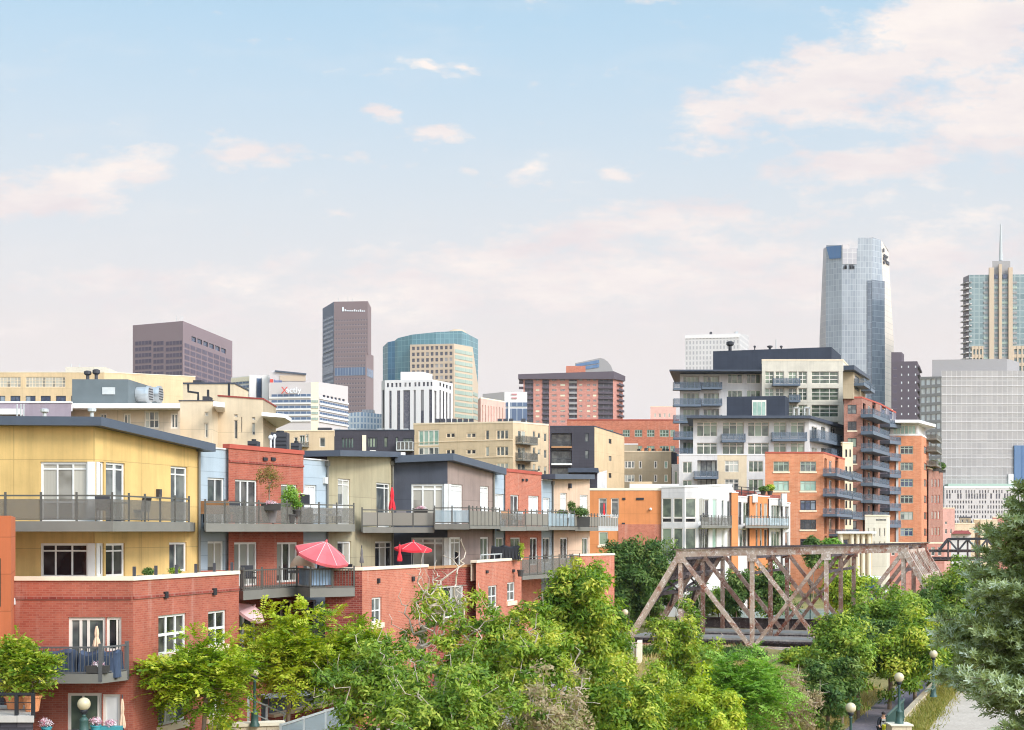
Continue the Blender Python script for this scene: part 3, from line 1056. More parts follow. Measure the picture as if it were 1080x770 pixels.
B.win(fn, (591, 567, 599, 590), [595], gl='glass_home')
B.win(fn, (614, 567, 620.5, 590), [617], gl='glass_green')
B.part('wall_lamp', 'metal_dark', lambda m: fn.box(m, fn.u(599.2), fn.u(600.6), fn.z(600, 515), fn.z(600, 510), .003, .2))
def roof(m):
    p = [XY(583, 98), XY(622, 104)]
    a = offset(p, .4); b = offset(p, -8)
    a[0] = (a[0][0] - .25, a[0][1] - 1.9)
    b[0] = (b[0][0] - .25, b[0][1] - 1.9)
    m.strip(a, b, [14.5, 14.78], [14.84, 15.12])
B.part('roof', 'fascia_slate', roof)
B.balcony([(527.8, 85.2), (555, 88)], [(524, 88.9), (551.5, 92.9)], 11.0, .28, .95, panel='panel_grey', step=1.1)
B.balcony([(555.2, 88), (578.5, 92)], [(551.8, 93), (575, 96.9)], 11.02, .28, .95, panel='panel_solid', step=1.0)
B.balcony([(578.7, 92), (606.5, 97)], [(575.3, 97), (601, 100.7)], 11.06, .2, 1.05, panel='panel_glass', step=.8)
B.balcony([(606.7, 97), (631, 104)], [(601.3, 100.7), (622, 103.9)], 11.0, .28, .9, panel='panel_solid', step=1.0)
B.balcony([(631.2, 104.1), (652, 110)], [(626, 110), (644, 114)], 11.0, .28, .9, panel='panel_solid', step=.8, mat='metal_light')
PIPES += [(B, fa2, 582)]
# lower terraces and end pier
B.balcony([(551, 87), (612, 95.5)], [(547, 91.6), (606, 101)], 8.0, .25, 1.15, panel='panel_grey', step=1.2)
v3 = B.vol([(604, 96), (648, 99.5)], 9.3, 'brick_salmon', 3, z0=1.5, cap='cap_cream', parapet=1.0, roof='concrete')
B.finish()

# ---- orange rendered end block at the edge of the view
B = Bld('apartment_block', 'rust orange rendered block on dark stone with planted terrace', at=(-20, 46))
f = B.vol([(-160, 46), (11.5, 46)], ZZ(544, 46), 'stucco_rustorange', 5, z0=ZZ(683, 46), cap=None, bvec=(-1.6, 5))
B.win(f, (-18, 589, .8, 640), gl='glass_dark', fr='frame_dark')
f2 = B.vol([(-160, 46.3), (4.5, 46.3)], ZZ(683.3, 46.3), 'stone_dark', 4, z0=1.5, bvec=(-1.5, 3.5))
B.part('terrace_slab', 'concrete', lambda m: m.prism([XY(-120, 43.5), XY(36, 43.5), XY(33, 46.2), XY(-120, 46.2)], ZZ(762, 43.5), ZZ(755, 43.5)))
B.part('stone_plinth', 'stone_dark', lambda m: m.prism([XY(-120, 43.6), XY(35, 43.6), XY(32, 46.2), XY(-120, 46.2)], 1.5, ZZ(762, 43.5) - .003))
def rail(m):
    zt, zb = ZZ(731, 43.5), ZZ(758, 43.5)
    a = [XY(-60, 43.6), XY(35.5, 43.6), XY(33, 46.1)]
    m.strip(offset(a, .03), offset(a, -.03), zt - .07, zt)
    for px in (-20, 17.5, 35):
        x, y = XY(px, 43.6)
        m.box(x - .05, x + .05, y - .05, y + .05, zb, zt)
    for k in range(3):
        z = zb + .25 + .22 * k
        m.strip(offset(a, .01), offset(a, -.01), z, z + .02)
B.part('railing', 'metal_black', rail)
B.finish()

# rainwater pipes down the joints between the blocks
for bx_, f_, px_ in PIPES:
    bx_.part('downpipe', 'rail_grey', lambda m: (m.tube([f_.pt(f_.u(px_), f_.z0 + .1, .09), f_.pt(f_.u(px_), min(f_.za, f_.zb) - .25, .09)], .055, 8), f_.box(m, f_.u(px_) - .13, f_.u(px_) + .13, min(f_.za, f_.zb) - .26, min(f_.za, f_.zb) - .02, .02, .17)))

# ---- low brick garden wall, canopy, ramp rail and lamp wall in front of the red block
def wallthing(name, label, cat, pts, z0, z1, mat, cap, th=.35, group=None):
    pl = [XY(*p) for p in pts]
    o = thing(name, label, cat, (pl[0][0], pl[0][1], z0), group)
    m = MB((pl[0][0], pl[0][1], z0))
    z1s = z1 if isinstance(z1, list) else [z1] * len(pl)
    m.strip(pl, offset(pl, -th), z0, z1s)
    m.build('wall', mat, o)
    if cap:
        m = MB((pl[0][0], pl[0][1], z0))
        m.strip(offset(pl, .06), offset(pl, -th - .06), [z + .002 for z in z1s], [z + .12 for z in z1s])
        m.build('coping', cap, o)
    return o

wallthing('garden_wall', 'low red brick garden wall with buff coping beside the ramp', 'wall', [(288, 58.5), (360, 61)], 1.5, [ZZ(757, 58.5), ZZ(741.5, 61)], 'brick_dark', 'trim_cream')
wallthing('lamp_wall', 'pale stone wall under the green lamp beside the ramp', 'wall', [(220, 52.3), (301, 53.0)], 1.5, ZZ(766.5, 52.6), 'stone_buff', 'cap_cream', .5)
wallthing('terrace_wall', 'dark low wall topped with flower pots below the brick base', 'wall', [(36, 44.6), (131, 45.4)], 1.5, ZZ(771, 45), 'stone_dark', None, .4)

g = thing('garage_screen', 'dark grey metal panel screen behind the street trees', 'screen', P(330, 750, 62.6))
m = MB(g.location)
f = Face(XY(275, 61.5), XY(345, 63.4))
for k in range(9):
    f.box(m, f.L * k / 9 + .02, f.L * (k + 1) / 9 - .02, 2.0, ZZ(735, 62), 0, .05)
m.build('panel', 'plant_box_grey', g)
m = MB(g.location)
f.box(m, 0, f.L, ZZ(735, 62) + .002, ZZ(732, 62), -.4, .35)
m.build('canopy', 'metal_light', g)

def railing_thing(label, pts, z0, z1, mat, panel, step=1.3):
    pl = [XY(*p) for p in pts]
    o = thing('railing', label, 'railing', (pl[0][0], pl[0][1], min(z0)))
    m = MB(o.location)
    m.strip(offset(pl, .03), offset(pl, -.03), [z - .07 for z in z1], z1)
    mids = [a + .15 for a in z0]
    m.strip(offset(pl, .02), offset(pl, -.02), mids, [a + .05 for a in mids])
    for i in range(len(pl) - 1):
        L = math.hypot(pl[i + 1][0] - pl[i][0], pl[i + 1][1] - pl[i][1])
        k = max(1, round(L / step))
        for j in range(k + 1):
            t = j / k
            x = pl[i][0] + (pl[i + 1][0] - pl[i][0]) * t
            y = pl[i][1] + (pl[i + 1][1] - pl[i][1]) * t
            a = z0[i] + (z0[i + 1] - z0[i]) * t
            b = z1[i] + (z1[i + 1] - z1[i]) * t
            m.box(x - .04, x + .04, y - .04, y + .04, a - .3, b + .03)
    m.build('frame', mat, o)
    if panel:
        m = MB(o.location)
        m.strip(offset(pl, .01), offset(pl, -.01), [a + .21 for a in z0], [b - .09 for b in z1])
        m.build('panel', panel, o)
    return o

railing_thing('pale blue grey metal railing along the ramp under the trees', [(296, 52.4), (365, 56.5)], [ZZ(790, 52.4), ZZ(770, 56.5)], [ZZ(764, 52.4), ZZ(742, 56.5)], 'metal_light', 'panel_glass')
railing_thing('thin grey stair handrail beside the garage screen', [(262, 56), (300, 58)], [ZZ(755, 56), ZZ(772, 58)], [ZZ(735, 56), ZZ(752, 58)], 'metal_light', None, 1.0)
# ------------------------------------------------------------------ blocks behind the near row
def zat(py, D):
    return ZZ(py, D)

def rooftop(B, px, py0, py1, D, w, kind='box', mat='metal_dark', depth=1.2, nm='roof_unit'):
    """a plant unit or vent standing on a roof: w in picture columns"""
    x, y = XY(px, D)
    hw = w * D / F / 2
    z0, z1 = ZZ(py1, D), ZZ(py0, D)
    def fn(m):
        if kind == 'box':
            m.box(x - hw, x + hw, y, y + depth, z0, z1)
        elif kind == 'vent':
            m.tube([(x, y, z0), (x, y, z0 + (z1 - z0) * .55)], hw * .45, 8)
            m.lathe((x, y, z0 + (z1 - z0) * .5), [(hw * .6, 0), (hw, (z1 - z0) * .12), (hw, (z1 - z0) * .4), (hw * .5, (z1 - z0) * .5)], 10)
        elif kind == 'pipe':
            m.tube([(x, y, z0), (x, y, z1)], max(hw, .04), 6)
    return B.part(nm, mat, fn)

# long tan office with louvres, far behind the yellow block
B = Bld('office_building', 'long low tan office building with louvred top floor behind grey plant box', at=(0, 250))
fa, fb = B.vol([(-60, 250), (110, 250), (206, 268)], [zat(393, 250)] * 2 + [zat(397.5, 268)], 'tan_wall', 25, cap='cap_cream')
for x0, x1 in ((-22, 22), (27, 69), (74, 118)):
    if x1 < 100:
        B.winuz(fa, fa.u(x0), fa.u(x1), zat(408.5, 250), zat(397.5, 250), [fa.u(x0 + (x1 - x0) * k / 12) for k in range(1, 12)], [zat(401, 250), zat(404.7, 250)], 'trim_cream', 'glass_shade', name='louvre')
for k in range(8):
    x = -21 + 16 * k
    if x < 90:
        B.winuz(fa, fa.u(x), fa.u(x + 10.5), zat(428, 250), zat(417.5, 250), [fa.u(x + 5.2)], [], 'frame_dark', 'glass_navy')
rooftop(B, 90, 387, 393.5, 252, 42, 'box', 'cream_pale', 8)
for px in (75, 84):
    rooftop(B, px, 384, 388, 253, 1, 'pipe', 'metal_light')
B.finish()

# beige and mauve flats with the grey plant box
B = Bld('apartment_block', 'beige and mauve flats with white roof rim and big grey plant box on top', at=(75, 90))
f0 = B.vol([(-40, 90), (75, 90)], zat(425, 90), 'mauve_wall', 9, cap='cap_white', caph=.1)
f1 = B.vol([(75, 92), (190, 92)], zat(431.5, 92), 'beige_wall', 9, noroof=True)
B.win(f1, (152, 433.5, 168, 452), [157.5, 162.5], [443], gl='glass_mid', fr='frame_cream')
for x in (105, 130, 180):
    B.win(f1, (x, 436, x + 8, 452), [x + 4], gl='glass_mid', fr='frame_cream')
B.part('roof', 'cap_white', lambda m: m.prism([XY(73.5, 90.6), XY(190, 90.6), XY(188, 101), XY(72, 101)], zat(430.5, 90.6), zat(425.3, 90.6)))
B.part('plant_box', 'plant_box_grey', lambda m: m.prism([XY(76, 94), XY(135, 94), XY(170, 101), XY(115, 104)], zat(425.2, 91) + .05, zat(400, 94)))
B.part('louvre', 'metal_light', lambda m: (lambda f: f.box(m, f.u(108), f.u(121.5), zat(416, 94), zat(408.5, 94), .004, .06))(Face(XY(76, 94), XY(135, 94))))
fd_ = Face(XY(135, 94), XY(170, 101))
for px in (144.5, 155.5):
    def duct(m, px=px):
        u = fd_.u(px)
        zc = fd_.z(px, 416)
        m.tube([fd_.pt(u, zc, .02), fd_.pt(u, zc, .7), fd_.pt(u, zc, .71), fd_.pt(u, zc, .95)], [.5, .5, .58, .58], 16)
    dk = B.part('duct', 'metal_bright', duct)
    B.part('louvre', 'metal_dark', lambda m: [m.bar(fd_.pt(fd_.u(px) - .4, fd_.z(px, 416) + .17 * k, .96), fd_.pt(fd_.u(px) + .4, fd_.z(px, 416) + .17 * k, .96), .04, .06) for k in (-2, -1, 0, 1, 2)], dk)
    B.part('bracket', 'metal_light', lambda m: m.bar(fd_.pt(fd_.u(px), fd_.z(px, 425), 1.0), fd_.pt(fd_.u(px), fd_.z(px, 416) - .45, .5), .1), dk)
for px, y0 in ((92.5, 391), (101.5, 389.5)):
    rooftop(B, px, y0, 400.5, 95.5, 8, 'vent', 'metal_dark', nm='roof_vent')
for px in (18, 22, 25):
    rooftop(B, px, 426, 441, 88, 1.6, 'pipe', 'metal_light', nm='roof_pipe')
rooftop(B, 47, 431, 440, 88, 9, 'vent', 'metal_light', nm='roof_vent')
rooftop(B, 97, 430, 440, 89, 9, 'vent', 'metal_light', nm='roof_vent')
rooftop(B, 8, 431, 437, 89.5, 26, 'box', 'cap_white', 1.2)
B.finish()

# cream stucco house blocks
B = Bld('apartment_block', 'cream stucco flats with slit windows and thin red roof edge', at=(225, 100))
fc = B.vol([(193, 116), (247, 116), (262, 122)], zat(405, 116), 'cream', 8, cap='fascia_dark', caph=.12)
fa, fb = B.vol([(188.5, 98), (223.5, 98), (230.5, 101.2)], [zat(423, 98), zat(423, 98), zat(425.5, 101.2)], 'cream', 8, cap='metal_dark', caph=.06)
B.win(fa, (215.8, 434.5, 219.8, 439), gl='glass_mid', fr='cream_pale')
B.win(fa, (215.6, 446, 219.8, 462), gl='glass_mid', fr='cream_pale')
fe, fg = B.vol([(229.5, 101), (277.5, 101), (291, 110)], [zat(418, 101), zat(421.5, 101), zat(429.5, 110)], ['cream', 'tan_olive'], 9, cap='cap_red', caph=.1)
for x, y0, y1 in ((247, 443, 463), (265.6, 446, 459), (254.2, 440, 456)):
    B.win(fe, (x, y0, x + (3.6 if x != 254.2 else 1.2), y1), gl='glass_mid', fr='cream_pale', w=.05)
    if x != 254.2:
        B.win(fe, (x, y0 - 6, x + 3.6, y0 - 3), gl='glass_white', fr='cream_pale', w=.05)
B.part('eave', 'cap_white', lambda m: m.prism([XY(276, 99.5), XY(300, 101), XY(307.5, 105), XY(291, 112), XY(278, 101.4)], zat(440.5, 101), zat(436.5, 101)))
B.part('eave', 'cap_white', lambda m: m.prism([XY(225, 96), XY(237, 97), XY(237, 100.9), XY(229, 100.9)], zat(431, 98), zat(426, 98)))
for pts in ([(198.5, 405), (198.5, 413), (209, 414.5), (209, 423)], [(219.5, 411), (219.5, 422)], [(241.5, 404), (241.5, 418)]):
    B.part('downpipe', 'metal_black', lambda m: m.tube([P(a, b, 104) for a, b in pts], .09, 6))
rooftop(B, 208, 401, 405, 117, 9, 'box', 'metal_dark')
rooftop(B, 217, 418, 423, 100, 7, 'box', 'metal_dark')
B.finish()

# roof plant on the red block
for (px, y0, y1, D, w, lab) in ((285.5, 459, 470, 75, 5, 'white mushroom roof vent standing behind the red brick parapet'), (289.5, 458, 470, 76, 4, 'slimmer white roof vent just behind the mushroom vent')):
    x, y = XY(px, D)
    m = MB((x, y, ZZ(y1, D) - 1.2))
    hw = w * D / F / 2
    m.tube([(x, y, ZZ(y1, D) - 1.2), (x, y, ZZ(y0 + 4, D))], hw * .4, 8)
    m.lathe((x, y, ZZ(y0 + 5, D)), [(hw * .5, 0), (hw, .1), (hw * .9, .2), (hw * .3, .26)], 10)
    tag(m.build('roof_vent', 'cap_white'), lab, 'vent')
for (px, y0, y1, D, w, lab) in ((294, 456, 471, 80, 17, 'dark louvred air handling unit on the red brick roof'), (266, 465, 471, 76, 10, 'small dark cooling unit on the red brick roof'), (311, 467, 475, 79, 9, 'low grey cooling unit near the olive roof slab')):
    x, y = XY(px, D)
    hw = w * D / F / 2
    z0, z1 = ZZ(y1, D) - 1.0, ZZ(y0, D)
    o = thing('air_unit', lab, 'air unit', (x, y, z0))
    m = MB((x, y, z0))
    m.box(x - hw, x + hw, y, y + 1, z0, z1)
    m.build('casing', 'metal_dark', o)
    m = MB((x, y, z0))
    for k in range(5):
        z = z0 + (z1 - z0) * (.35 + .12 * k)
        m.box(x - hw * .9, x + hw * .9, y - .03, y - .003, z, z + .06)
    m.build('grille', 'fabric_black', o)
    m = MB((x, y, z0))
    m.tube([(x, y + .5, z1 + .002), (x, y + .5, z1 + .12)], hw * .5, 12)
    m.build('fan', 'metal_black', o)

# tan flats behind the red block, and the dark flats beside them
B = Bld('apartment_block', 'small tan flats between cream stucco flats and dark flats', at=(320, 150))
f = B.vol([(284, 150), (352.5, 150)], zat(455, 150), 'tan_apartment', 10, cap='trim_cream', caph=.12)
for r in ((310, 461, 314, 471), (322.5, 458, 325.5, 466), (337, 461.5, 343, 471.5), (300, 462, 304, 470)):
    B.win(f, r, gl='glass_mid', fr='frame_cream', w=.07)
B.win(f, (316, 459, 321.5, 470), [318.8], gl='glass_green', fr='frame_white', w=.07)
B.simple_balcony(f, 313, 326, 466.5, 472, 1.2, mat='rail_grey')
rooftop(B, 342, 451, 456, 151, 14, 'box', 'metal_dark')
B.finish()
B = Bld('apartment_block', 'low dark purple sided flats with strip windows and grey balcony', at=(390, 165))
f = B.vol([(352, 165), (437, 165)], zat(454, 165), 'black_siding', 12, cap='fascia_dark', caph=.1)
for x in (361, 364.3, 367.6, 370.6):
    B.pane(f, f.u(x), f.u(x + 1.9), zat(472, 165), zat(462, 165), 'glass_mint')
B.part('panel', 'cap_cream', lambda m: f.box(m, f.u(382), f.u(386.2), zat(476, 165), zat(459, 165), .004, .08))
for r, v in (((387.5, 461.5, 398, 472), [390, 393, 396]), ((404.5, 461, 409, 472), []), ((417, 461, 420, 475), []), ((424.5, 462, 435.5, 472), [428, 432])):
    B.win(f, r, v, gl='glass_green', fr='frame_dark', w=.1, mw=.12)
B.simple_balcony(f, 419, 436.5, 466.5, 476, 1.4, mat='metal_light', frac=.12)
for px in (356, 372, 400, 412, 428):
    rooftop(B, px, 452, 455, 167, 5, 'box', 'metal_grey' if 'metal_grey' in MATS else 'metal_light')
for px, py in ((393, 475), (424, 477), (414, 478)):
    rooftop(B, px, py, py + 4, 160, 6, 'box', 'cap_white', .8)
B.finish()

# tan brick apartments
B = Bld('apartment_block', 'wide tan brick apartments with green glass bay and corner balconies', at=(500, 260))
f, g = B.vol([(436, 260), (541, 252), (578.5, 262)], [zat(448, 260), zat(446, 252), zat(449, 262)], 'tan_apartment', 20, cap='trim_cream', caph=.3)
B.win(f, (441.3, 453.5, 463, 470), [446.8, 452, 457.5], gl='glass_mint', fr='frame_cream', w=.2, mw=.25)
B.win(f, (441.3, 471.5, 463, 480), [446.8, 452, 457.5], gl='glass_mid', fr='frame_cream', w=.2, mw=.25)
for k in range(3):
    dy = 17.4 * k
    B.win(f, (470.5, 456.5 + dy, 480, 461.8 + dy), [475.2], gl='glass_dark', fr='trim_cream', w=.15, mw=.3)
    B.win(f, (492, 456.5 + dy, 502, 461.8 + dy), [497], gl='glass_dark', fr='trim_cream', w=.15, mw=.3)
    B.win(f, (512, 453.5 + dy, 516, 464 + dy), gl='glass_mid', fr='trim_cream', w=.12)
    B.win(f, (523.5, 453.3 + dy, 536.3, 463.5 + dy), [527.5, 532], gl='glass_mid', fr='trim_cream', w=.15, mw=.25)
    B.win(g, (546, 454 + dy, 554.5, 467 + dy), [550], gl='glass_mid', fr='trim_cream', w=.15, mw=.2)
    for x, y0, h in ((562, 454.5, 10), (567.3, 456.5, 6), (573.8, 457, 9)):
        B.win(g, (x, y0 + dy, x + 2.8, y0 + h + dy), gl='glass_mid', fr='trim_cream', w=.1)
    B.simple_balcony(g, 543.5, 559.5, 460.5 + dy, 469.3 + dy, 1.6, mat='rail_grey', frac=.2)
    B.part('brick_course', 'trim_cream', lambda m: f.box(m, 0.01, f.L - .01, zat(467, 260) - dy * 260 / F, zat(466.4, 260) - dy * 260 / F, .003, .1))
for px in list(range(461, 500, 6)) + list(range(527, 545, 6)) + [552, 560]:
    rooftop(B, px, 441.5, 446.5, 262, 4.6, 'box', 'metal_dark', 2)
B.finish()

# black and tan block
B = Bld('apartment_block', 'black sided apartment block with recessed balconies and bright tan side wall', at=(627, 232))
f, g = B.vol([(580, 232), (627, 232), (658.5, 248)], [zat(450, 232), zat(450, 232), zat(460, 248)], ['black_siding', 'tan_wall'], 4, cap='fascia_dark', caph=.15)
for k in range(3):
    dy = 18 * k
    B.win(f, (581.6, 457 + dy, 603, 471 + dy), [588, 595], gl='glass_mid', fr='frame_dark', w=.1, deep=1.5)
    B.part('balcony', 'cap_white' if k else 'wood', lambda m: f.box(m, f.u(581.5), f.u(603.2), zat(472.6 + dy, 232), zat(470.8 + dy, 232), -.9, .5))
    B.part('railing', 'metal_dark', lambda m: [f.box(m, f.u(581.5), f.u(603.2), z, z + .06, .3, .36) for z in (zat(469.5 + dy, 232), zat(467.8 + dy, 232), zat(466 + dy, 232))])
    B.win(f, (616.8, 457 + dy, 621, 466 + dy), gl='glass_mid', fr='frame_dark', w=.1)
    B.win(g, (642, 463 + dy, 645, 468 + dy), gl='glass_dark', fr='frame_dark', w=.1)
B.finish()

# black and white roof house behind the tan bay
B = Bld('penthouse', 'small roof house with black flat roof and white end wall behind the tan bay', at=(622, 168.36))
f, g = B.vol([(600, 165.6), (630, 165.6), (640, 171.12)], [zat(499, 165.6), zat(499, 165.6), zat(496, 171.12)], ['black_siding', 'white_wall'], 6)
B.part('roof', 'fascia_dark', lambda m: m.prism([XY(599, 163.53), XY(631, 163.53), XY(632, 175.26), XY(599, 175.26)], zat(499, 165.6) + .01, zat(493.5, 163.53)))
for r in ((603, 501, 609, 512), (614, 501, 620, 512)):
    B.win(f, r, gl='glass_dark', fr='frame_dark')
B.finish()

# olive tan flats with roof terrace
B = Bld('apartment_block', 'olive tan flats with a stepped parapet and roof terrace of dark seats', at=(680, 254))
f, g = B.vol([(650, 254), (708, 254), (714, 268)], [zat(476.5, 254), zat(476.5, 254), zat(478, 268)], ['tan_olive', 'black_siding'], 20, cap='trim_cream', caph=.15)
f5 = B.vol([(655, 259), (673, 259)], zat(469, 259), 'tan_olive', 8, z0=zat(476, 254) - .5, cap='cap_white', caph=.2)
for k in range(3):
    dy = 14.5 * k
    for x0, x1, v, gl in ((658.8, 669.3, [662, 666], 'glass_mid'), (673.8, 677.2, [], 'glass_dark'), (689.8, 693.2, [], 'glass_dark'), (700.6, 704.4, [], 'glass_mint')):
        B.win(f, (x0, 486 + dy, x1, 494 + dy), v, gl=gl, fr='frame_cream', w=.15, mw=.2)
random.seed(3)
for k in range(9):
    px = 674 + k * 3.8
    rooftop(B, px, 474 - random.random() * 2.5, 477, 256, 2.6, 'box', random.choice(['metal_dark', 'fabric_black', 'rail_grey', 'terracotta']), 1.2, 'roof_seat')
B.finish()

# long red orange brick building behind
B = Bld('warehouse', 'long red orange brick warehouse with wide multi pane windows', at=(680, 360))
f = B.vol([(598, 360), (716, 360)], zat(443.5, 360), 'brick_redorange', 25, cap='cap_brick', caph=.3)
for k in range(3):
    dy = 17 * k
    for x0, x1 in ((640, 647), (656.8, 664.2), (669.4, 677.4), (682.3, 690.3), (695.8, 705.4), (707, 712)):
        B.win(f, (x0, 453.3 + dy, x1, 460.8 + dy), [x0 + (x1 - x0) * .33, x0 + (x1 - x0) * .66], [457 + dy], gl='glass_green', fr='frame_green', w=.15, mw=.2)
B.finish()

# orange block with white glazed bay and its terraced neighbours
B = Bld('apartment_block', 'orange rendered block with white glazed bay beyond the near row', at=(697, 150))
f, h = B.vol([(619, 150), (697, 150), (697.5, 150)], zat(517.3, 150), 'stucco_orange', 11, cap='cap_cream', caph=.25, bvec=(-2, 11))
B.win(f, (631.5, 525.5, 640, 549), [], [529.5], gl='glass_mid', fr='frame_cream')
B.win(f, (644.4, 525.5, 652.6, 546), [], [529.5], gl='glass_mid', fr='frame_cream')
B.win(f, (631.5, 561, 641, 575), gl='glass_green', fr='frame_cream', sill='trim_cream')
for px, py in ((658, 526.2), (675, 526.2), (657.5, 552.5), (675, 556.5)):
    B.part('vent', 'metal_black', lambda m: f.box(m, f.u(px - (1.6 if px < 670 else 4)), f.u(px + (1.6 if px < 670 else 4)), zat(py + 1.2, 150), zat(py - 1.2, 150), .003, .07))
B.part('brick_base', 'brick_salmon', lambda m: f.box(m, f.u(652), f.L - .02, 2, zat(553, 150), .003, .08))
B.part('wall_lamp', 'frame_white', lambda m: m.ball(f.pt(f.u(686), zat(537, 150), .2), .16, 8, 6))
w1, w2, w3 = B.vol([(697.6, 149.64), (722, 148.8), (736, 149.52), (772, 157.2)], [zat(514.5, 149.64), zat(514, 148.8), zat(513.5, 149.52), zat(512.3, 157.2)], ['white_wall', 'white_wall', 'white_bright'], 12, cap='cap_white', caph=.2, bvec=(2, 12))
for x0, x1 in ((698.4, 708.3), (710.3, 720)):
    B.win(w1, (x0, 525.5, x1, 546), gl='glass_green', fr='frame_cream', w=.08, deep=.1)
    B.win(w1, (x0, 546.6, x1, 551), gl='glass_dark', fr='frame_cream', w=.06, deep=.1)
    B.win(w1, (x0, 557, x1, 590), gl='glass_green', fr='frame_cream', w=.08, deep=.1)
B.win(w2, (723, 525.5, 734, 546), gl='glass_green', fr='frame_cream', w=.08, deep=.1)
B.win(w2, (723, 546.6, 734, 551), gl='glass_dark', fr='frame_cream', w=.06, deep=.1)
B.win(w2, (723, 557, 734, 590), gl='glass_green', fr='frame_cream', w=.08, deep=.1)
for y0, y1 in ((526, 551), (557, 582)):
    B.win(w3, (736.8, y0, 748, y1), [739, 741.3, 744], gl='glass_home', fr='frame_white')
    B.win(w3, (751.5, y0, 756, y1), gl='glass_mint', fr='frame_white')
    B.win(w3, (761, y0 + 1, 764, y1), gl='glass_mid', fr='frame_white')
    B.win(w3, (767, y0 + 2, 770, y1), gl='glass_mid', fr='frame_white')
B.balcony([(740, 147), (772, 153.6)], [(738.2, 149.94), (771, 156.96)], zat(557, 148.8), .3, 1.0, panel='panel_grey', mat='rail_grey', step=.9)
rooftop(B, 724, 512, 516, 151.2, 3, 'vent', 'metal_dark')
B.part('parapet', 'cap_white', lambda m: m.prism([XY(664, 153.6), XY(716, 153.6), XY(716, 160.8), XY(664, 160.8)], zat(520, 153.6), zat(510.5, 153.6)))
B.part('roof_unit', 'tan_wall', lambda m: m.prism([XY(664, 163.2), XY(688, 163.2), XY(688, 168), XY(664, 168)], zat(516, 153.6), zat(508, 163.2)))
B.finish()

B = Bld('terraced_house', 'narrow terraced houses of orange and white bays stepping back with glass balconies', at=(800, 168))
s1 = B.vol([(771.5, 156.36), (778.5, 158.4)], zat(519.5, 156), 'stucco_orange', 8, cap='cap_white', caph=.12)
s2 = B.vol([(778, 159.6), (791, 164.4)], zat(524, 159.6), 'white_wall', 8, cap='cap_white', caph=.12)
s3 = B.vol([(790.5, 163.2), (811.5, 169.2)], zat(523, 163.2), 'stucco_orange', 8, cap='cap_white', caph=.12)
s4 = B.vol([(811, 168.6), (826, 174)], zat(526, 168), 'white_bright', 8, cap='cap_white', caph=.12)
s5 = B.vol([(825.5, 172.8), (833.5, 180)], zat(530, 172.8), 'white_wall', 8, cap='cap_white', caph=.12)
B.win(s2, (778.8, 529.5, 782, 553.5), [], [545], gl='glass_dark', fr='frame_dark')
B.win(s2, (784, 530, 790, 553), [787], gl='glass_green', fr='frame_cream')
for y0, y1 in ((531, 552), (558, 580)):
    for x0, x1 in ((797, 799.3), (801.5, 804), (806, 809.5)):
        B.win(s3, (x0, y0, x1, y1), gl='glass_home', fr='frame_cream', w=.07)
    B.win(s4, (813.5, y0 + 2, 822.5, y1), [816.5, 819.5], gl='glass_green', fr='frame_cream', w=.07)
    B.win(s5, (828, y0 + 3, 832, y1), gl='glass_mid', fr='frame_white', w=.07)
B.win(s2, (780, 558, 788, 580), [784], gl='glass_mid', fr='frame_cream')
B.balcony([(786.5, 157.8), (812, 164.4), (832, 171.6)], [(784.5, 162.48), (811.8, 169.56), (832.2, 178.8)], zat(557, 159.6), .28, 1.05, panel='panel_glass', mat='rail_grey', step=1.0)
for nm, (x, D, a, b) in (('pier', (772, 156.6, 512.5, 582)), ('chimney', (827.5, 171.6, 520.5, 534)), ('chimney', (796.5, 163.8, 521, 530)), ('chimney', (773, 157.8, 517.5, 524))):
    X, Y = XY(x, D)
    if nm == 'chimney':
        B.part('chimney', 'white_bright', lambda m: m.box(X - .3, X + .3, Y - .02, Y + .9, zat(b, D), zat(a, D)))
B.part('railing', 'metal_black', lambda m: [m.bar(P(775, 513, 168) + Vector((0, 0, -.35 * k)), P(803, 515.5, 175.2) + Vector((0, 0, -.35 * k)), .08) for k in range(3)] + [m.bar(P(x, 512.8 + (x - 775) * .09, 168 + (x - 775) * .2), P(x, 522, 168 + (x - 775) * .2), .1) for x in (775, 782, 789, 796, 803)])
B.part('roof_house', 'brick_dark', lambda m: m.prism([XY(775, 170.4), XY(796, 175.2), XY(798, 181.2), XY(775, 180)], zat(526, 170.4), zat(516.8, 170.4)))
B.part('roof_house', 'brick_dark', lambda m: m.prism([XY(799, 172.8), XY(823, 178.8), XY(823, 183.6), XY(799, 181.2)], zat(527, 172.8), zat(521, 172.8)))
B.finish()
# ------------------------------------------------------------------ mid-distance apartment towers on the right
B = Bld('apartment_tower', 'tall white apartment block with dark rooftop box and deep flat eaves', at=(800, 280))
D = 280
wl, wm, wr = B.vol([(717, D), (760.5, D), (803.5, D), (804, D - .5)], [zat(394.5, D)] * 4, ['white_wall'] * 3, 26, noroof=True)
wc, wcs = B.vol([(803.5, D - 3), (889, D - 3), (897, 298)], [zat(380.5, D - 3)] * 2 + [zat(389, 298)], 'cream_pale', 24, cap='trim_cream', caph=.3)
B.part('roof', 'fascia_dark', lambda m: m.prism([XY(706, D - 4), XY(803, D - 4), XY(803, D + 20), XY(712, D + 20)], zat(394, D) + .02, zat(389.8, D - 4)))
B.part('roof_box', 'penthouse_slate', lambda m: m.prism([XY(752, 286), XY(877, 286), XY(887, 298), XY(770, 306)], zat(392, D), [zat(370.5, 286), zat(366, 286), zat(375, 298), zat(372, 306)]))
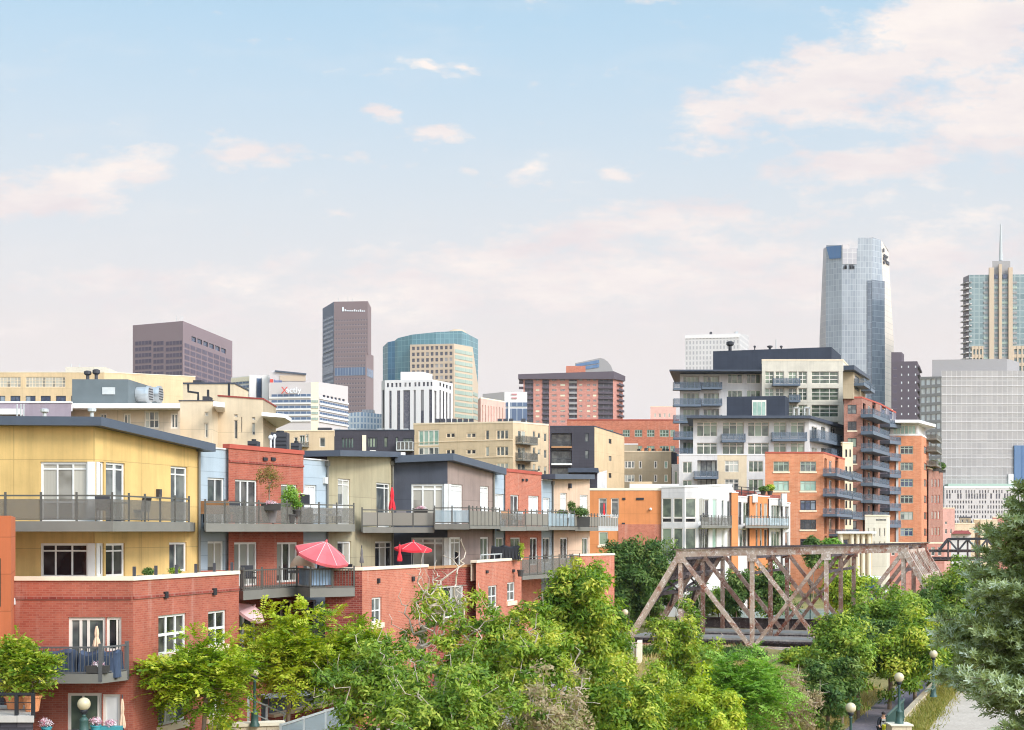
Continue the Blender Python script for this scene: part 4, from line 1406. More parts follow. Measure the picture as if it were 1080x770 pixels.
for j in range(5):
    dy = 17.3 * j
    for x0, x1 in ((720.5, 737.5), (742, 758.5)):
        B.win(wl, (x0, 397 + dy, x1, 409.5 + dy), [x0 + (x1 - x0) * k / 4 for k in (1, 2, 3)], gl='glass_green', fr='frame_cream', w=.1, mw=.1, deep=.5)
    if j < 2:
        for x0, x1, v in ((767.5, 783, [772, 777.5]), (787.5, 802, [792, 797])):
            B.win(wm, (x0, 394.5 + dy, x1, 404.5 + dy), v, gl='glass_green', fr='frame_cream', w=.1, mw=.1) if x0 < 760.4 or True else None
    B.simple_balcony(wl, 709.5, 738.3, 403.8 + dy, 412.3 + dy, 2.0)
    B.simple_balcony(wl, 739, 760.3, 403.8 + dy, 411.3 + dy, 1.8)
for j in range(4):
    dy = 17.6 * j
    for x0, x1, v in ((807, 816.3, [811.6]), (818, 827, [822.5]), (831.5, 840.5, [836]), (842, 851.3, [846.6]), (856, 884.5, [865, 875])):
        B.win(wc, (x0, 391.8 + dy, x1, 404.6 + dy), v, [396 + dy, 400 + dy], gl='glass_green', fr='frame_cream', w=.1, mw=.12, deep=.3)
B.simple_balcony(wc, 814, 842.5, 399.6, 407.6, 1.6)
B.simple_balcony(wc, 831, 842.5, 417, 424.8, 1.6)
rooftop(B, 770, 360, 370, 287, 8, 'vent', 'metal_black', nm='roof_vent')
for px, w in ((796, 2.6), (812, 6), (824, 3)):
    rooftop(B, px, 364.5, 369, 288, w, 'vent', 'metal_dark', nm='roof_vent')
rooftop(B, 818.5, 358, 369, 287, 1.0, 'pipe', 'metal_light', nm='antenna')
rooftop(B, 836, 378.5, 381, 282, 8, 'box', 'metal_dark')
B.finish()

B = Bld('apartment_block', 'white stepped apartment wing with dark eaves in front of the tall white block', at=(800, 245))
D = 245
wa, ws = B.vol([(731, D), (853.5, D), (890, 267)], [zat(442, D), zat(442, D), zat(453, 267)], 'white_wall', 18, noroof=True)
B.part('roof', 'fascia_dark', lambda m: m.strip([XY(724, D - 2.5), XY(855, D - 2.5), XY(893, 266)], [XY(727, D + 16), XY(840, D + 16), XY(872, 277)], [zat(442.3, D) + .01] * 2 + [zat(452.5, 266)], [zat(438.5, D - 2)] * 2 + [zat(449.3, 266)]))
B.part('roof_box', 'penthouse_slate', lambda m: m.prism([XY(766.5, 249), XY(828, 249), XY(832, 257), XY(775, 259)], zat(440, D), [zat(418.5, 249), zat(417.5, 249), zat(420, 257), zat(421, 259)]))
fbx = Face(XY(766.5, 249), XY(828, 249))
def glz(m):
    fbx.box(m, fbx.u(793), fbx.u(808), zat(439, 249), zat(422, 249), .004, .15)
gb = B.part('glass_bay', 'frame_cream', glz)
B.part('pane', 'glass_mint', lambda m: [m.poly([fbx.pt(fbx.u(a), zat(438, 249), .17), fbx.pt(fbx.u(b), zat(438, 249), .17), fbx.pt(fbx.u(b), zat(424, 249), .17), fbx.pt(fbx.u(a), zat(424, 249), .17)], [(0, 0), (1, 0), (1, 1), (0, 1)]) for a, b in ((794, 798), (798.6, 802.6), (803.2, 807))], gb)
for px in (840, 851):
    B.part('roof_frame', 'frame_white', lambda m: [m.bar(P(px - 2.5, 438, 277), P(px - 2.5, 430, 277), .3), m.bar(P(px + 2.5, 438, 277), P(px + 2.5, 430, 277), .3), m.bar(P(px - 3, 430, 277), P(px + 3, 430, 277), .3)])
for j in range(2):
    dy = 22 * j
    h1 = 460.3 if j == 0 else 457.6
    for x0, x1, nb in ((735, 756.5, 3), (762, 784.6, 3), (788.8, 811, 3), (816, 829.3, 2), (834, 848.5, 2)):
        B.win(wa, (x0, 445 + dy, x1, h1 + dy), [x0 + (x1 - x0) * k / nb for k in range(1, nb)], [448.3 + dy], gl='glass_green', fr='frame_cream', w=.1, mw=.14, deep=.3)
    for x0, x1 in ((856, 862), (866, 871), (876, 881)):
        B.win(ws, (x0, 450 + dy, x1, 464 + dy), [(x0 + x1) / 2], gl='glass_mid', fr='frame_cream', w=.1, mw=.12)
B.simple_balcony(wa, 760, 785, 458, 467, 1.5)
B.simple_balcony(wa, 813, 849.5, 456.3, 465.8, 1.5)
B.simple_balcony(ws, 853.8, 880, 456.5, 468.5, 1.6)
B.simple_balcony(ws, 868, 878, 474, 481, 1.6)
# lower storeys
D2 = 242
wb, wd, we = B.vol([(716, D2), (756.6, D2), (787.5, D2), (809, D2)], zat(480, D2), ['white_wall', 'cream', 'white_wall'], 3, cap='cap_white', caph=.2)
for dy in (0, 19.5):
    B.win(wb, (720, 487 + dy, 730, 499 + dy), [725], gl='glass_green', fr='frame_cream', w=.1, mw=.12)
    B.win(wb, (735.5, 485.5 + dy, 756, 502 + dy), [740, 746, 751], gl='glass_mid', fr='frame_dark', w=.1, mw=.12, deep=.9)
    B.simple_balcony(wb, 731.3, 756.4, 497 + dy, 505.5 + dy, 1.6)
    B.win(wd, (764.5, 485.8 + dy, 779, 498 + dy), [769, 774], [490 + dy], gl='glass_mid', fr='frame_cream', w=.1, mw=.125)
    B.win(we, (789.5, 486 + dy, 805, 498 + dy), [794.5, 799.5], gl='glass_green', fr='frame_cream', w=.1, mw=.12)
wx = B.vol([(708.5, 252), (716.2, 252)], zat(490, 252), 'white_wall', 10, cap='cap_white', caph=.1)
B.win(wx, (711.5, 497, 714.5, 511), gl='glass_green', fr='frame_cream', w=.1)
B.finish()

B = Bld('apartment_block', 'bright orange brick corner block with grey blue balconies above the bridge', at=(868, 205))
D = 205
f, g = B.vol([(807, D), (868.6, D), (891, 228)], [zat(478.3, D), zat(478.3, D), zat(485, 228)], 'brick_orange', 18, cap='cap_brick', caph=.25)
for j in range(5):
    dy = 20.4 * j
    gl = ['glass_mid', 'glass_mint', 'glass_navy', 'glass_dark', 'glass_dark'][j]
    if j < 2:
        B.win(f, (815.8, 486.8 + dy, 832, 497.3 + dy), [821, 826.5], [489.5 + dy], gl='glass_green' if j == 0 else gl, fr='frame_green', w=.1, mw=.12, sill='trim_cream')
    B.win(f, (844, 486.8 + dy, 860.6, 497.3 + dy), [849.3, 855], [489.5 + dy], gl=gl, fr='frame_green' if j < 2 else 'frame_dark', w=.1, mw=.12, sill='trim_cream')
    for x0, x1 in ((869.6, 872.3), (881, 884.3)):
        B.win(g, (x0, 483.5 + dy, x1, 502 + dy), gl='glass_dark', fr='frame_dark', w=.1, deep=.8)
    B.win(g, (874.5, 486 + dy, 877.3, 499 + dy), gl='glass_mid', fr='frame_cream', w=.1)
for j in range(3):
    dy = 20.4 * j
    B.simple_balcony(g, 867.6, 884.8, 496 + dy, 504.5 + dy, 2.0, frac=.35)
    B.simple_balcony(g, 885.6, 896.5, 499 + dy, 507 + dy, 2.0, frac=.3)
B.simple_balcony(g, 874, 893, 558, 565.5, 2.0, frac=.35)
B.finish()

B = Bld('apartment_block', 'narrow cream slab block between orange block and brick tower', at=(892, 240))
f = B.vol([(888.5, 238), (899.5, 240)], zat(468, 240), 'cream', 10, cap='trim_cream', caph=.2)
for j in range(6):
    B.win(f, (891.5, 474 + 18 * j, 893.6, 482 + 18 * j), gl='glass_dark', fr='frame_dark', w=.08)
    B.win(f, (895.8, 474 + 18 * j, 897.6, 482 + 18 * j), gl='glass_dark', fr='frame_dark', w=.08)
B.finish()

B = Bld('pavilion', 'low cream pavilion with columns beneath the grey balconies', at=(900, 190))
f = B.vol([(884, 190), (920, 190)], zat(563, 190), 'cream', 8, cap='cap_cream', caph=.3)
for x0, x1 in ((889.5, 895.5), (900, 902.3), (905.3, 908), (911, 914)):
    B.win(f, (x0, 568.5, x1, 585), gl='glass_navy', fr='frame_cream', w=.1, deep=.4)
for x in (886.5, 898, 904, 909.6, 916):
    B.part('column', 'cap_cream', lambda m: m.lathe(tuple(f.pt(f.u(x), 2, .35)), [(.28, 0), (.25, 3), (.22, zat(564, 190) - 2.2), (.3, zat(563.5, 190) - 2.02)], 10))
B.part('roof_edge', 'cap_white', lambda m: f.box(m, -.3, f.L + .3, zat(562.7, 190), zat(560.5, 190), .1, 1.0))
B.finish()
B = Bld('apartment_block', 'low cream stone block with small arched top windows beside the pavilion', at=(925, 200))
f, g = B.vol([(912.3, 200), (935, 200), (938.5, 208)], zat(544.5, 200), 'cream_pale', 10, cap='trim_cream', caph=.2)
for x in (915, 921, 927, 932):
    for dy in (0, 14):
        B.win(f, (x, 557 + dy, x + 1.6, 566 + dy), gl='glass_dark', fr='frame_cream', w=.06)
B.part('lettering', 'metal_dark', lambda m: [f.box(m, f.u(924 + k * 1.35), f.u(924.9 + k * 1.35), zat(549, 200), zat(547.6, 200), .004, .04) for k in range(8)])
B.finish()

B = Bld('apartment_tower', 'rose brick apartment tower with stacked grey blue balconies and thin roof canopy', at=(912, 255))
f, g, h = B.vol([(890, 255), (909, 255), (928.5, 272), (945, 278)], [zat(420, 255)] * 2 + [zat(427, 272), zat(436, 278)], ['brick_rose', 'brick_rose', 'strip_dark'], 18, cap='cap_brick', caph=.3)
for j in range(9):
    dy = 17.5 * j
    B.win(f, (894, 427 + dy, 903.4, 436.5 + dy), [898.7], gl=['glass_mid', 'glass_dark', 'glass_green'][j % 3], fr='frame_dark', w=.1, mw=.12, sill='trim_cream' if j % 2 else None)
    for x0, x1 in ((910.2, 913), (920, 923.5)):
        B.win(g, (x0, 425.5 + dy, x1, 441 + dy), gl='glass_dark', fr='frame_dark', w=.1, deep=.9)
    B.win(g, (915.2, 428 + dy, 918, 438 + dy), gl='glass_mid', fr='frame_cream', w=.1)
    B.win(h, (930, 431 + dy, 934, 443 + dy), gl='glass_navy', fr='frame_cream', w=.12)
    B.win(h, (938, 431 + dy, 942, 443 + dy), gl='glass_navy', fr='frame_cream', w=.12)
    if j < 7:
        B.simple_balcony(g, 907.7, 925.8, 435 + dy, 443.8 + dy, 2.2, frac=.4)
        B.simple_balcony(h, 927, 939, 443.5 + dy, 451.5 + dy, 2.2, frac=.45)
# set-back top storey
t1, t2 = B.vol([(889, 254), (900, 254), (913, 268)], [zat(391, 254)] * 2 + [zat(399, 268)], 'tan_olive', 12, z0=zat(421, 255), noroof=True)
B.win(t2, (901.5, 397, 906, 412), gl='glass_mid', fr='frame_dark')
B.part('roof', 'fascia_dark', lambda m: m.strip([XY(889.5, 251), XY(901, 250.5), XY(917.5, 268)], [XY(890.5, 266), XY(896, 266), XY(906, 276)], [zat(389.5, 250)] * 2 + [zat(400.3, 268)], [zat(384.8, 250)] * 2 + [zat(397.3, 268)]))
B.simple_balcony(t2, 900.5, 907, 401, 409, 1.8, frac=.4)
B.simple_balcony(t2, 908, 912.5, 406, 414, 1.8, frac=.4)
B.finish()

B = Bld('apartment_block', 'slim orange brick office block with glass penthouse and pale roof canopy', at=(971, 275))
f, g = B.vol([(938, 275), (971.8, 275), (979.5, 290)], [zat(459.5, 275)] * 2 + [zat(464, 290)], 'brick_orange', 16, cap='cap_white', caph=.3)
for j in range(6):
    dy = 17.3 * j
    B.win(f, (949.6, 470.5 + dy, 963, 479 + dy), [954, 958.5], [473 + dy], gl=['glass_dark', 'glass_mid', 'glass_navy'][j % 3], fr='frame_green', w=.12, mw=.14)
    B.win(g, (974.5, 471 + dy, 977.5, 479 + dy), gl='glass_shade', fr='cap_brick', w=.1)
B.part('stair_strip', 'metal_light', lambda m: f.box(m, f.u(944.6), f.u(947.2), 2, zat(466, 275), .004, .25))
p1, p2 = B.vol([(938.5, 276), (968, 276), (976, 288)], [zat(447, 276)] * 2 + [zat(449, 288)], 'white_wall', 12, z0=zat(460, 275), noroof=True)
B.win(p1, (942, 448.5, 966, 458), [946, 950, 954, 958, 962], gl='glass_mint', fr='frame_cream', w=.1, mw=.12)
B.part('roof', 'cap_white', lambda m: m.prism([XY(944, 272), XY(969, 272), XY(987, 284), XY(975, 296), XY(944, 290)], zat(447.5, 276) + .02, zat(446.3, 276) + .35))
for y in (460, 472, 487):
    B.simple_balcony(g, 977, 983, y, y + 6, 2.0, mat='rail_grey')
B.finish()

B = Bld('apartment_block', 'rose brick annex with shrubs growing along its roof edge', at=(985, 288))
f, = [B.vol([(979.2, 286), (994.5, 300)], [zat(494.5, 286), zat(498, 300)], 'brick_rose', 14, cap='cap_cream', caph=.3)]
for j in range(5):
    for x0 in (982.5, 985.8, 989.2):
        B.win(f, (x0, 505 + 17 * j, x0 + 2, 514 + 17 * j), gl='glass_shade', fr='cap_brick', w=.1)
for x0 in (983, 987, 991):
    B.win(f, (x0, 574, x0 + 1.3, 577), gl='glass_dark', fr='cap_brick', w=.05)
B.finish()

# ------------------------------------------------------------------ grey glass slab and pale gridded block, far right
B = Bld('office_building', 'broad grey glass office slab with blue glass corner', at=(1000, 450))
D = 450
f0, f1 = B.vol([(970, D + 6), (993, D), (1120, D)], [zat(397.5, D + 6), zat(397, D), zat(386.5, D)], ['tower_grey', 'curtain_grey'], 40, parapet=.8)
f1.zb = f1.za = zat(391, D)
B.panes(f0, 970.5, 992.5, 4, 399, 520, 13, .72, .68, 'glass_white')
for j in range(13):
    B.part('floor_band', 'tower_white', lambda m: f1.box(m, .02, f1.L, zat(398 + 9.5 * j, D), zat(397.3 + 9.5 * j, D), .01, .15))
B.part('roof_box', 'tower_grey', lambda m: m.prism([XY(983, D + 8), XY(1062, D + 8), XY(1075, D + 14), XY(1075, D + 30), XY(983, D + 30)], zat(400, D), [zat(379.5, D + 8), zat(378.5, D + 8), zat(382, D + 14), zat(382, D + 30), zat(380, D + 30)]))
B.part('corner_glass', 'curtain_blue', lambda m: f1.box(m, f1.u(1069), f1.u(1120), zat(516, D), zat(470, D), .02, .6))
B.part('corner_panel', 'tower_white', lambda m: f1.box(m, f1.u(1063), f1.u(1068.5), zat(516, D), zat(500, D), .02, .5))
B.part('skylight', 'glass_mint', lambda m: f1.box(m, f1.u(997), f1.u(1068), zat(517, D), zat(510.5, D), .02, 3))
B.finish()
B = Bld('office_building', 'pale concrete block with dense grid of small dark windows', at=(1000, 420))
D = 420
f = B.vol([(996, D), (1120, D)], zat(515, D), 'tower_greige', 16, cap='cap_white', caph=.6)
random.seed(5)
for j, (y0, y1) in enumerate(((517, 520), (520.5, 526), (528, 531), (533, 536.5), (538.5, 541.5), (543.5, 546.5), (549, 552))):
    for k in range(42):
        x = 998 + k * 2.9
        if random.random() < .16:
            continue
        B.pane(f, f.u(x), f.u(x + (1.7 if j == 1 else 1.3)), zat(y1, D), zat(y0, D), 'glass_far')
B.finish()

# small old buildings beyond the second bridge
def small(lab, px0, px1, D, yt, mat, wins, cap='trim_cream', name='house', gl='glass_mid', back=9):
    B = Bld(name, lab, at=(px0, D))
    f = B.vol([(px0, D), (px1, D)], zat(yt, D), mat, back, cap=cap, caph=.25)
    for r in wins:
        B.win(f, r, gl=gl, fr='frame_cream', w=.08)
    B.finish()
    return B
small('pink rendered house with one small window beside the brick annex', 992, 1007, 310, 536.5, 'pink_wall', [(996.5, 550, 999, 553), (996.5, 558, 999, 563), (1002, 558, 1004, 563)])
small('cream house with dark roof lantern behind the second bridge', 1007, 1028, 320, 553, 'cream', [(1013, 559, 1015, 563), (1020, 559, 1022, 563), (1011, 569, 1014, 575), (1018, 569, 1021, 575)])
small('yellowish cream narrow house with flat parapet', 1027, 1034, 325, 548.5, 'tan_wall', [(1029, 555, 1031, 559), (1029, 564, 1031, 568)])
small('cream row house with pale window surrounds behind the spruce', 1034, 1052, 322, 549, 'cream', [(1037, 555, 1039, 560), (1043, 555, 1045, 560), (1048, 555, 1050, 560)])
small('long low house with brown hipped roof edge behind the spruce', 1047, 1100, 335, 546, 'brick_coral', [(1052, 551, 1054, 554), (1060, 551, 1062, 554), (1068, 551, 1070, 554)])
B = small('low white shed with red hipped roof beyond the second bridge', 1003, 1024, 260, 563, 'white_wall', [(1008, 565, 1011, 568), (1015, 565, 1018, 568)], None)
B.part('roof', 'cap_red', lambda m: m.hexa([P(1003, 563, 259), P(1025, 563, 259), P(1024, 563, 270), P(1004, 563, 270), P(1007, 559.5, 263), P(1021, 559.5, 263), P(1021, 559.5, 266), P(1007, 559.5, 266)]))
small('dark roofed lantern house above the cream houses', 1012, 1024, 330, 546, 'tan_olive', [(1014, 548, 1016, 551), (1019, 548, 1021, 551)], 'fascia_dark')
small('long pale brick market hall low behind the main bridge', 905, 996, 215, 573.5, 'brick_coral', [(x, 577, x + 4, 586) for x in range(940, 992, 7)])

# ------------------------------------------------------------------ downtown skyline
def band(B, f, x0, x1, y0, y1, mat, proud=.15, name='window_band'):
    u0, u1 = f.u(x0), f.u(x1)
    z1, z0 = f.z(x0, y0), f.z(x0, y1)
    m = B.mb()
    f.box(m, u0, u1, z0, z1, .01, proud)
    return m.build(name, mat, B.t)

B = Bld('office_tower', 'squat mauve granite tower with a row of dark blue top windows', at=(193, 840))
f, g = B.vol([(140, 858), (193, 840), (245, 930)], [zat(338.5, 840)] * 3, 'granite_mauve', 50, parapet=1)
for j in range(7):
    for x0, x1 in ((142.5, 160), (161.8, 173), (175, 192)):
        band(B, f, x0, x1, 360.5 + 6.4 * j, 364.8 + 6.4 * j, 'band_purple')
    for k in range(8):
        x0 = 194.6 + 6.2 * k
        z1, z0 = zat(361.5 + 6.4 * j, 842), zat(366 + 6.4 * j, 842)
        m = B.mb()
        g.box(m, g.u(x0), g.u(x0 + 5.2), z0, z1, .01, .15)
        m.build('window_band', 'band_purple', B.t)
for k in range(6):
    x0 = 202 + 6.25 * k
    z1, z0 = zat(351.4, 842), zat(356.6, 842)
    B.pane(g, g.u(x0), g.u(x0 + 5), z0, z1, 'glass_navy', .6)
for px in (186, 190, 192):
    rooftop(B, px, 333, 339, 850, .5, 'pipe', 'metal_light', nm='antenna')
B.finish()

B = Bld('office_tower', 'tall slim brown granite tower with faceted corners and white rooftop lettering', at=(365, 1270))
D = 1270
def s2(pts, y0, y1, mats, nrow, ys):
    fs = B.vol(pts, zat(y0, D), mats, 45, z0=2 if y1 is None else zat(y1, D), parapet=1)
    return fs
lo = B.vol([(340, 1300), (352, 1268), (386, 1262), (394, 1290)], zat(372.5, D), ['granite_slate', 'granite_brown', 'granite_brown'], 50, parapet=1)
up = B.vol([(340.2, 1302), (352.2, 1271), (388, 1265), (391.5, 1290)], [zat(319.6, D), zat(318, D), zat(318.6, D), zat(321, D)], ['granite_slate', 'granite_brown', 'granite_brown'], 44, z0=zat(374, D), parapet=1, wall='upper_wall')
for j in range(22):
    y = 337.5 + 4.75 * j
    f3 = up if y < 370 else lo
    if 386 < y < 398:
        continue
    band(B, f3[0], 341, 351.5, y, y + 2.2, 'band_blueglass')
    band(B, f3[1], 353.2, 387.3 if y < 370 else 385.5, y, y + 2.2, 'band_brown')
for f3, a, b in ((lo[0], 340.6, 351.4), (lo[1], 353, 385.2), (lo[2], 387, 393.4)):
    band(B, f3, a, b, 388, 396.5, 'band_blueglass', .3)
tx = Face((0, 0), (1, 0))
B.part('sign', 'sign_white', lambda m: [up[1].box(m, up[1].u(361), up[1].u(362.6), zat(328.6, D), zat(324, D), .02, .4)] + [up[1].box(m, up[1].u(363.6 + k * 2.0), up[1].u(364.7 + k * 2.0), zat(328.6 + .1 * k, D), zat((326.4 if k in (0, 5, 8) else 327.3) + .1 * k, D), .02, .35) for k in range(11)])
for px, h in ((346, 316), (357, 314), (367, 312.5), (372, 315)):
    rooftop(B, px, h, 319, 1285, .5, 'pipe', 'metal_light', nm='antenna')
B.finish()

# teal glass tower with tan stone front
B = Bld('office_tower', 'teal glass tower with tan stone gridded front and rounded shoulder', at=(450, 1000))
D = 1000
t = B.vol([(403.7, 1010), (409, 1002), (416.5, 1000), (419.5, 998), (435, 992), (460, 988), (487, 988), (495, 996), (504.2, 1015)],
          [zat(364, D), zat(360.5, D), zat(359.3, D), zat(357, D), zat(354.5, D), zat(352.8, D), zat(351.4, D), zat(354, D), zat(358, 1015)],
          ['curtain_teal', 'curtain_tealdark', 'curtain_teal', 'curtain_teal', 'curtain_teal', 'curtain_teal', 'curtain_teal', 'curtain_teal'], 45, parapet=.5, wall='glass_wall')
s = B.vol([(432.5, 985), (479, 978), (498.5, 998), (504.3, 1013)], [zat(363.5, 985), zat(362.5, 978), zat(366, 998), zat(407, 1013)], 'tower_tan', 20, parapet=.5, wall='stone_wall')
B.panes(s[0], 433.5, 478, 9, 364.5, 452, 14, .6, .6, 'glass_far', .5)
for j in range(15):
    band(B, s[1], 479.7, 498, 368 + 6.2 * j, 371.8 + 6.2 * j, 'band_sage', .3)
    if j > 6:
        band(B, s[2], 498.8, 503.8, 370 + 6.2 * j, 373.6 + 6.2 * j, 'band_sage', .3)
B.part('roof_dome', 'tower_tan', lambda m: m.ball(P(482, 352.5, 1005), 1, 12, 8, 7, 5, 3.6), smooth=True)
B.finish()

# white tower with dark vertical strips
B = Bld('office_tower', 'white stone tower with tall dark window strips in front of the teal tower', at=(450, 750))
D = 750
w = B.vol([(402.3, 760), (406, 751), (456, 744), (462, 748), (477.5, 775)], [zat(402, 760), zat(401, 751), zat(400.3, 744), zat(401.5, 748), zat(404.5, 775)], 'tower_white', 35, parapet=.6)
B.vol([(422.5, 752), (446, 752), (456, 764)], zat(392.2, 752), 'tower_white', 18, z0=zat(402, D), parapet=.5)
for x0, x1 in ((402.8, 405),):
    B.panes(w[0], x0, x1 + .6, 1, 412, 452, 1, .8, 1, 'glass_far', .8, name='window_strip')
for x0, x1 in ((410.5, 413), (418.7, 422), (425.3, 432.5), (436.2, 438.6), (443.7, 447), (452.5, 455.8)):
    B.pane(w[1], w[1].u(x0), w[1].u(x1), zat(455, D), zat(412, D), 'glass_far', .8, 'window_strip')
for x in (408, 412.5, 417, 421, 426.5, 431, 437, 441, 446, 450, 454):
    B.pane(w[1], w[1].u(x), w[1].u(x + 2.2), zat(408.3, D), zat(404, D), 'glass_far', .8)
for x in (463.5, 467, 470.5, 474):
    B.pane(w[3], w[3].u(x), w[3].u(x + 1.7), zat(455, 760), zat(413, 760), 'glass_far', .8, 'window_strip')
    B.pane(w[3], w[3].u(x), w[3].u(x + 1.9), zat(409, 760), zat(405, 760), 'glass_far', .8)
B.pane(w[2], w[2].u(457.5), w[2].u(460.5), zat(455, 746), zat(412, 746), 'glass_far', .8, 'window_strip')
B.finish()

# the white banded office with the sign, and its neighbours
B = Bld('office_building', 'white banded office with lettering on its grey parapet', at=(330, 620))
D = 620
f, c, g = B.vol([(283.5, 622), (328, 620), (336, 620), (367, 650)], [zat(403, D), zat(403.2, D), zat(402.8, D), zat(407.5, 650)], ['tower_greige', 'cap_cream', 'tower_greige'], 35, parapet=.6)
for j in range(5):
    y = 416 + 6.1 * j
    band(B, f, 286.5, 327.8, y, y + 2.9, 'band_blueglass', .25)
    if j > 0:
        band(B, g, 337, 366.6, y + .2, y + 2.7, 'band_blueglass', .25)
        band(B, c, 328.4, 335.6, y, y + 2.6, 'band_sage', .2)
    band(B, f, 284.2, 327.9, y + 2.95, y + 4.6, 'tower_white', .5, 'spandrel')
    band(B, g, 336.3, 366.8, y + 2.75, y + 4.6, 'tower_white', .5, 'spandrel')
for k in range(6):
    B.pane(g, g.u(340.5 + 4.1 * k), g.u(343.2 + 4.1 * k), zat(420, 630), zat(417.6, 630), 'glass_navy', .5)
B.part('roof_sign_base', 'tower_greige', lambda m: m.prism([XY(284.5, 640), XY(322.5, 640), XY(324, 655), XY(290, 655)], zat(404, 640), [zat(391.5, 640), zat(394, 640), zat(394, 655), zat(391, 655)]))
B.part('roof_sign_band', 'tower_tan', lambda m: (lambda q: q.box(m, q.u(295), q.u(322.4), zat(402, 640), zat(396, 640), .01, .3))(Face(XY(284.5, 640), XY(322.5, 640))))
B.part('roof_edge', 'fascia_slate', lambda m: m.bar(P(290, 391.4, 639.5), P(323, 394.6, 639.5), .9, .7))
fsg = Face(XY(284.5, 639), XY(300, 639))
B.part('logo', 'sign_red', lambda m: fsg.box(m, fsg.u(284.8), fsg.u(288.2), zat(403.6, 639), zat(400, 639), .01, .25))
B.part('lettering', 'sign_blue', lambda m: [fsg.box(m, fsg.u(289.3 + k * 1.15), fsg.u(290.1 + k * 1.15), zat(403.6, 639), zat(401.2 if k else 400.4, 639), .01, .2) for k in range(7)])
def lettering(txt, px, py, D, size, mat, par, name='lettering'):
    cu = bpy.data.curves.new(name, 'FONT')
    cu.body = txt
    cu.size = size
    cu.extrude = .12
    ob = bpy.data.objects.new(name, cu)
    COL.objects.link(ob)
    bpy.context.view_layer.update()
    me = bpy.data.meshes.new_from_object(ob.evaluated_get(bpy.context.evaluated_depsgraph_get()))
    bpy.data.objects.remove(ob)
    me.materials.clear()
    me.materials.append(MATS[mat])
    o = bpy.data.objects.new(name, me)
    COL.objects.link(o)
    o.parent = par.t
    p = P(px, py, D)
    o.location = p - par.org
    o.rotation_euler = (PI / 2, 0, 0)
    return o
lettering('X', 296.3, 415.2, 619.6, 4.3, 'sign_red', B, 'letter')
lettering('actly', 301.2, 414.2, 619.6, 3.7, 'sign_white', B)
B.finish()
B = Bld('office_building', 'white slab office with two blind fins and blue window bands', at=(265, 640))
f = B.vol([(244, 660), (266, 650), (285, 655)], [zat(397, 655)] * 3, 'tower_white', 25, parapet=.5)
for j in range(6):
    band(B, f[0], 245, 262.5, 403.5 + 4.6 * j, 406.2 + 4.6 * j, 'band_blueglass', .3)
band(B, f[1], 270.5, 275.5, 399, 440, 'band_blueglass', .3)
B.part('roof', 'cap_cream', lambda m: f[0].box(m, 0, f[0].L, zat(403, 655), zat(398, 655), .01, .3))
for x0, x1 in ((263, 270), (276.5, 283.2)):
    B.part('fin', 'tower_white', lambda m: m.prism([XY(x0, 645), XY(x1, 645), XY(x1, 660), XY(x0, 660)], 2, zat(395.5, 645)))
B.finish()
B = Bld('office_building', 'pale blue gridded office below the slim brown tower', at=(385, 800))
f = B.vol([(362, 800), (380, 795), (404, 805)], [zat(436, 800), zat(434.5, 795), zat(437, 805)], 'grid_blue', 30, parapet=.5)
rooftop(B, 388, 432, 436, 805, 12, 'box', 'curtain_bluegrey', 8)
B.finish()
B = Bld('office_building', 'pale pinkish stone block with slit windows beside the white tower', at=(515, 560))
f = B.vol([(504, 570), (507, 560), (533, 575)], [zat(420, 560), zat(420.3, 560), zat(424.5, 575)], 'pink_wall', 25, cap='cap_cream', caph=.5)
for k in range(8):
    B.pane(f[1], f[1].u(508.5 + 3 * k), f[1].u(509.4 + 3 * k), zat(447, 565), zat(428, 565), 'glass_shade', .3, 'window_strip')
B.finish()
B = Bld('office_building', 'grey office with blue windows and faded red roof logo', at=(535, 640))
f = B.vol([(509, 650), (532, 640), (556, 640)], [zat(414.5, 645)] * 3, ['tower_greige', 'tower_white'], 25, parapet=.4)
band(B, f[1], 533, 556, 424.5, 429, 'band_blueglass', .3)
band(B, f[1], 533, 556, 431, 444, 'band_blueglass', .3)
B.part('column', 'tower_white', lambda m: f[1].box(m, f[1].u(536), f[1].u(538), 2, zat(423, 640), .3, .8))
B.part('logo', 'sign_pink', lambda m: [f[1].box(m, f[1].u(539.6), f[1].u(545.4), zat(416.4, 640), zat(415.2, 640), .01, .4), f[1].box(m, f[1].u(539.6), f[1].u(545.2), zat(420.4, 640), zat(419.2, 640), .01, .4)])
B.finish()

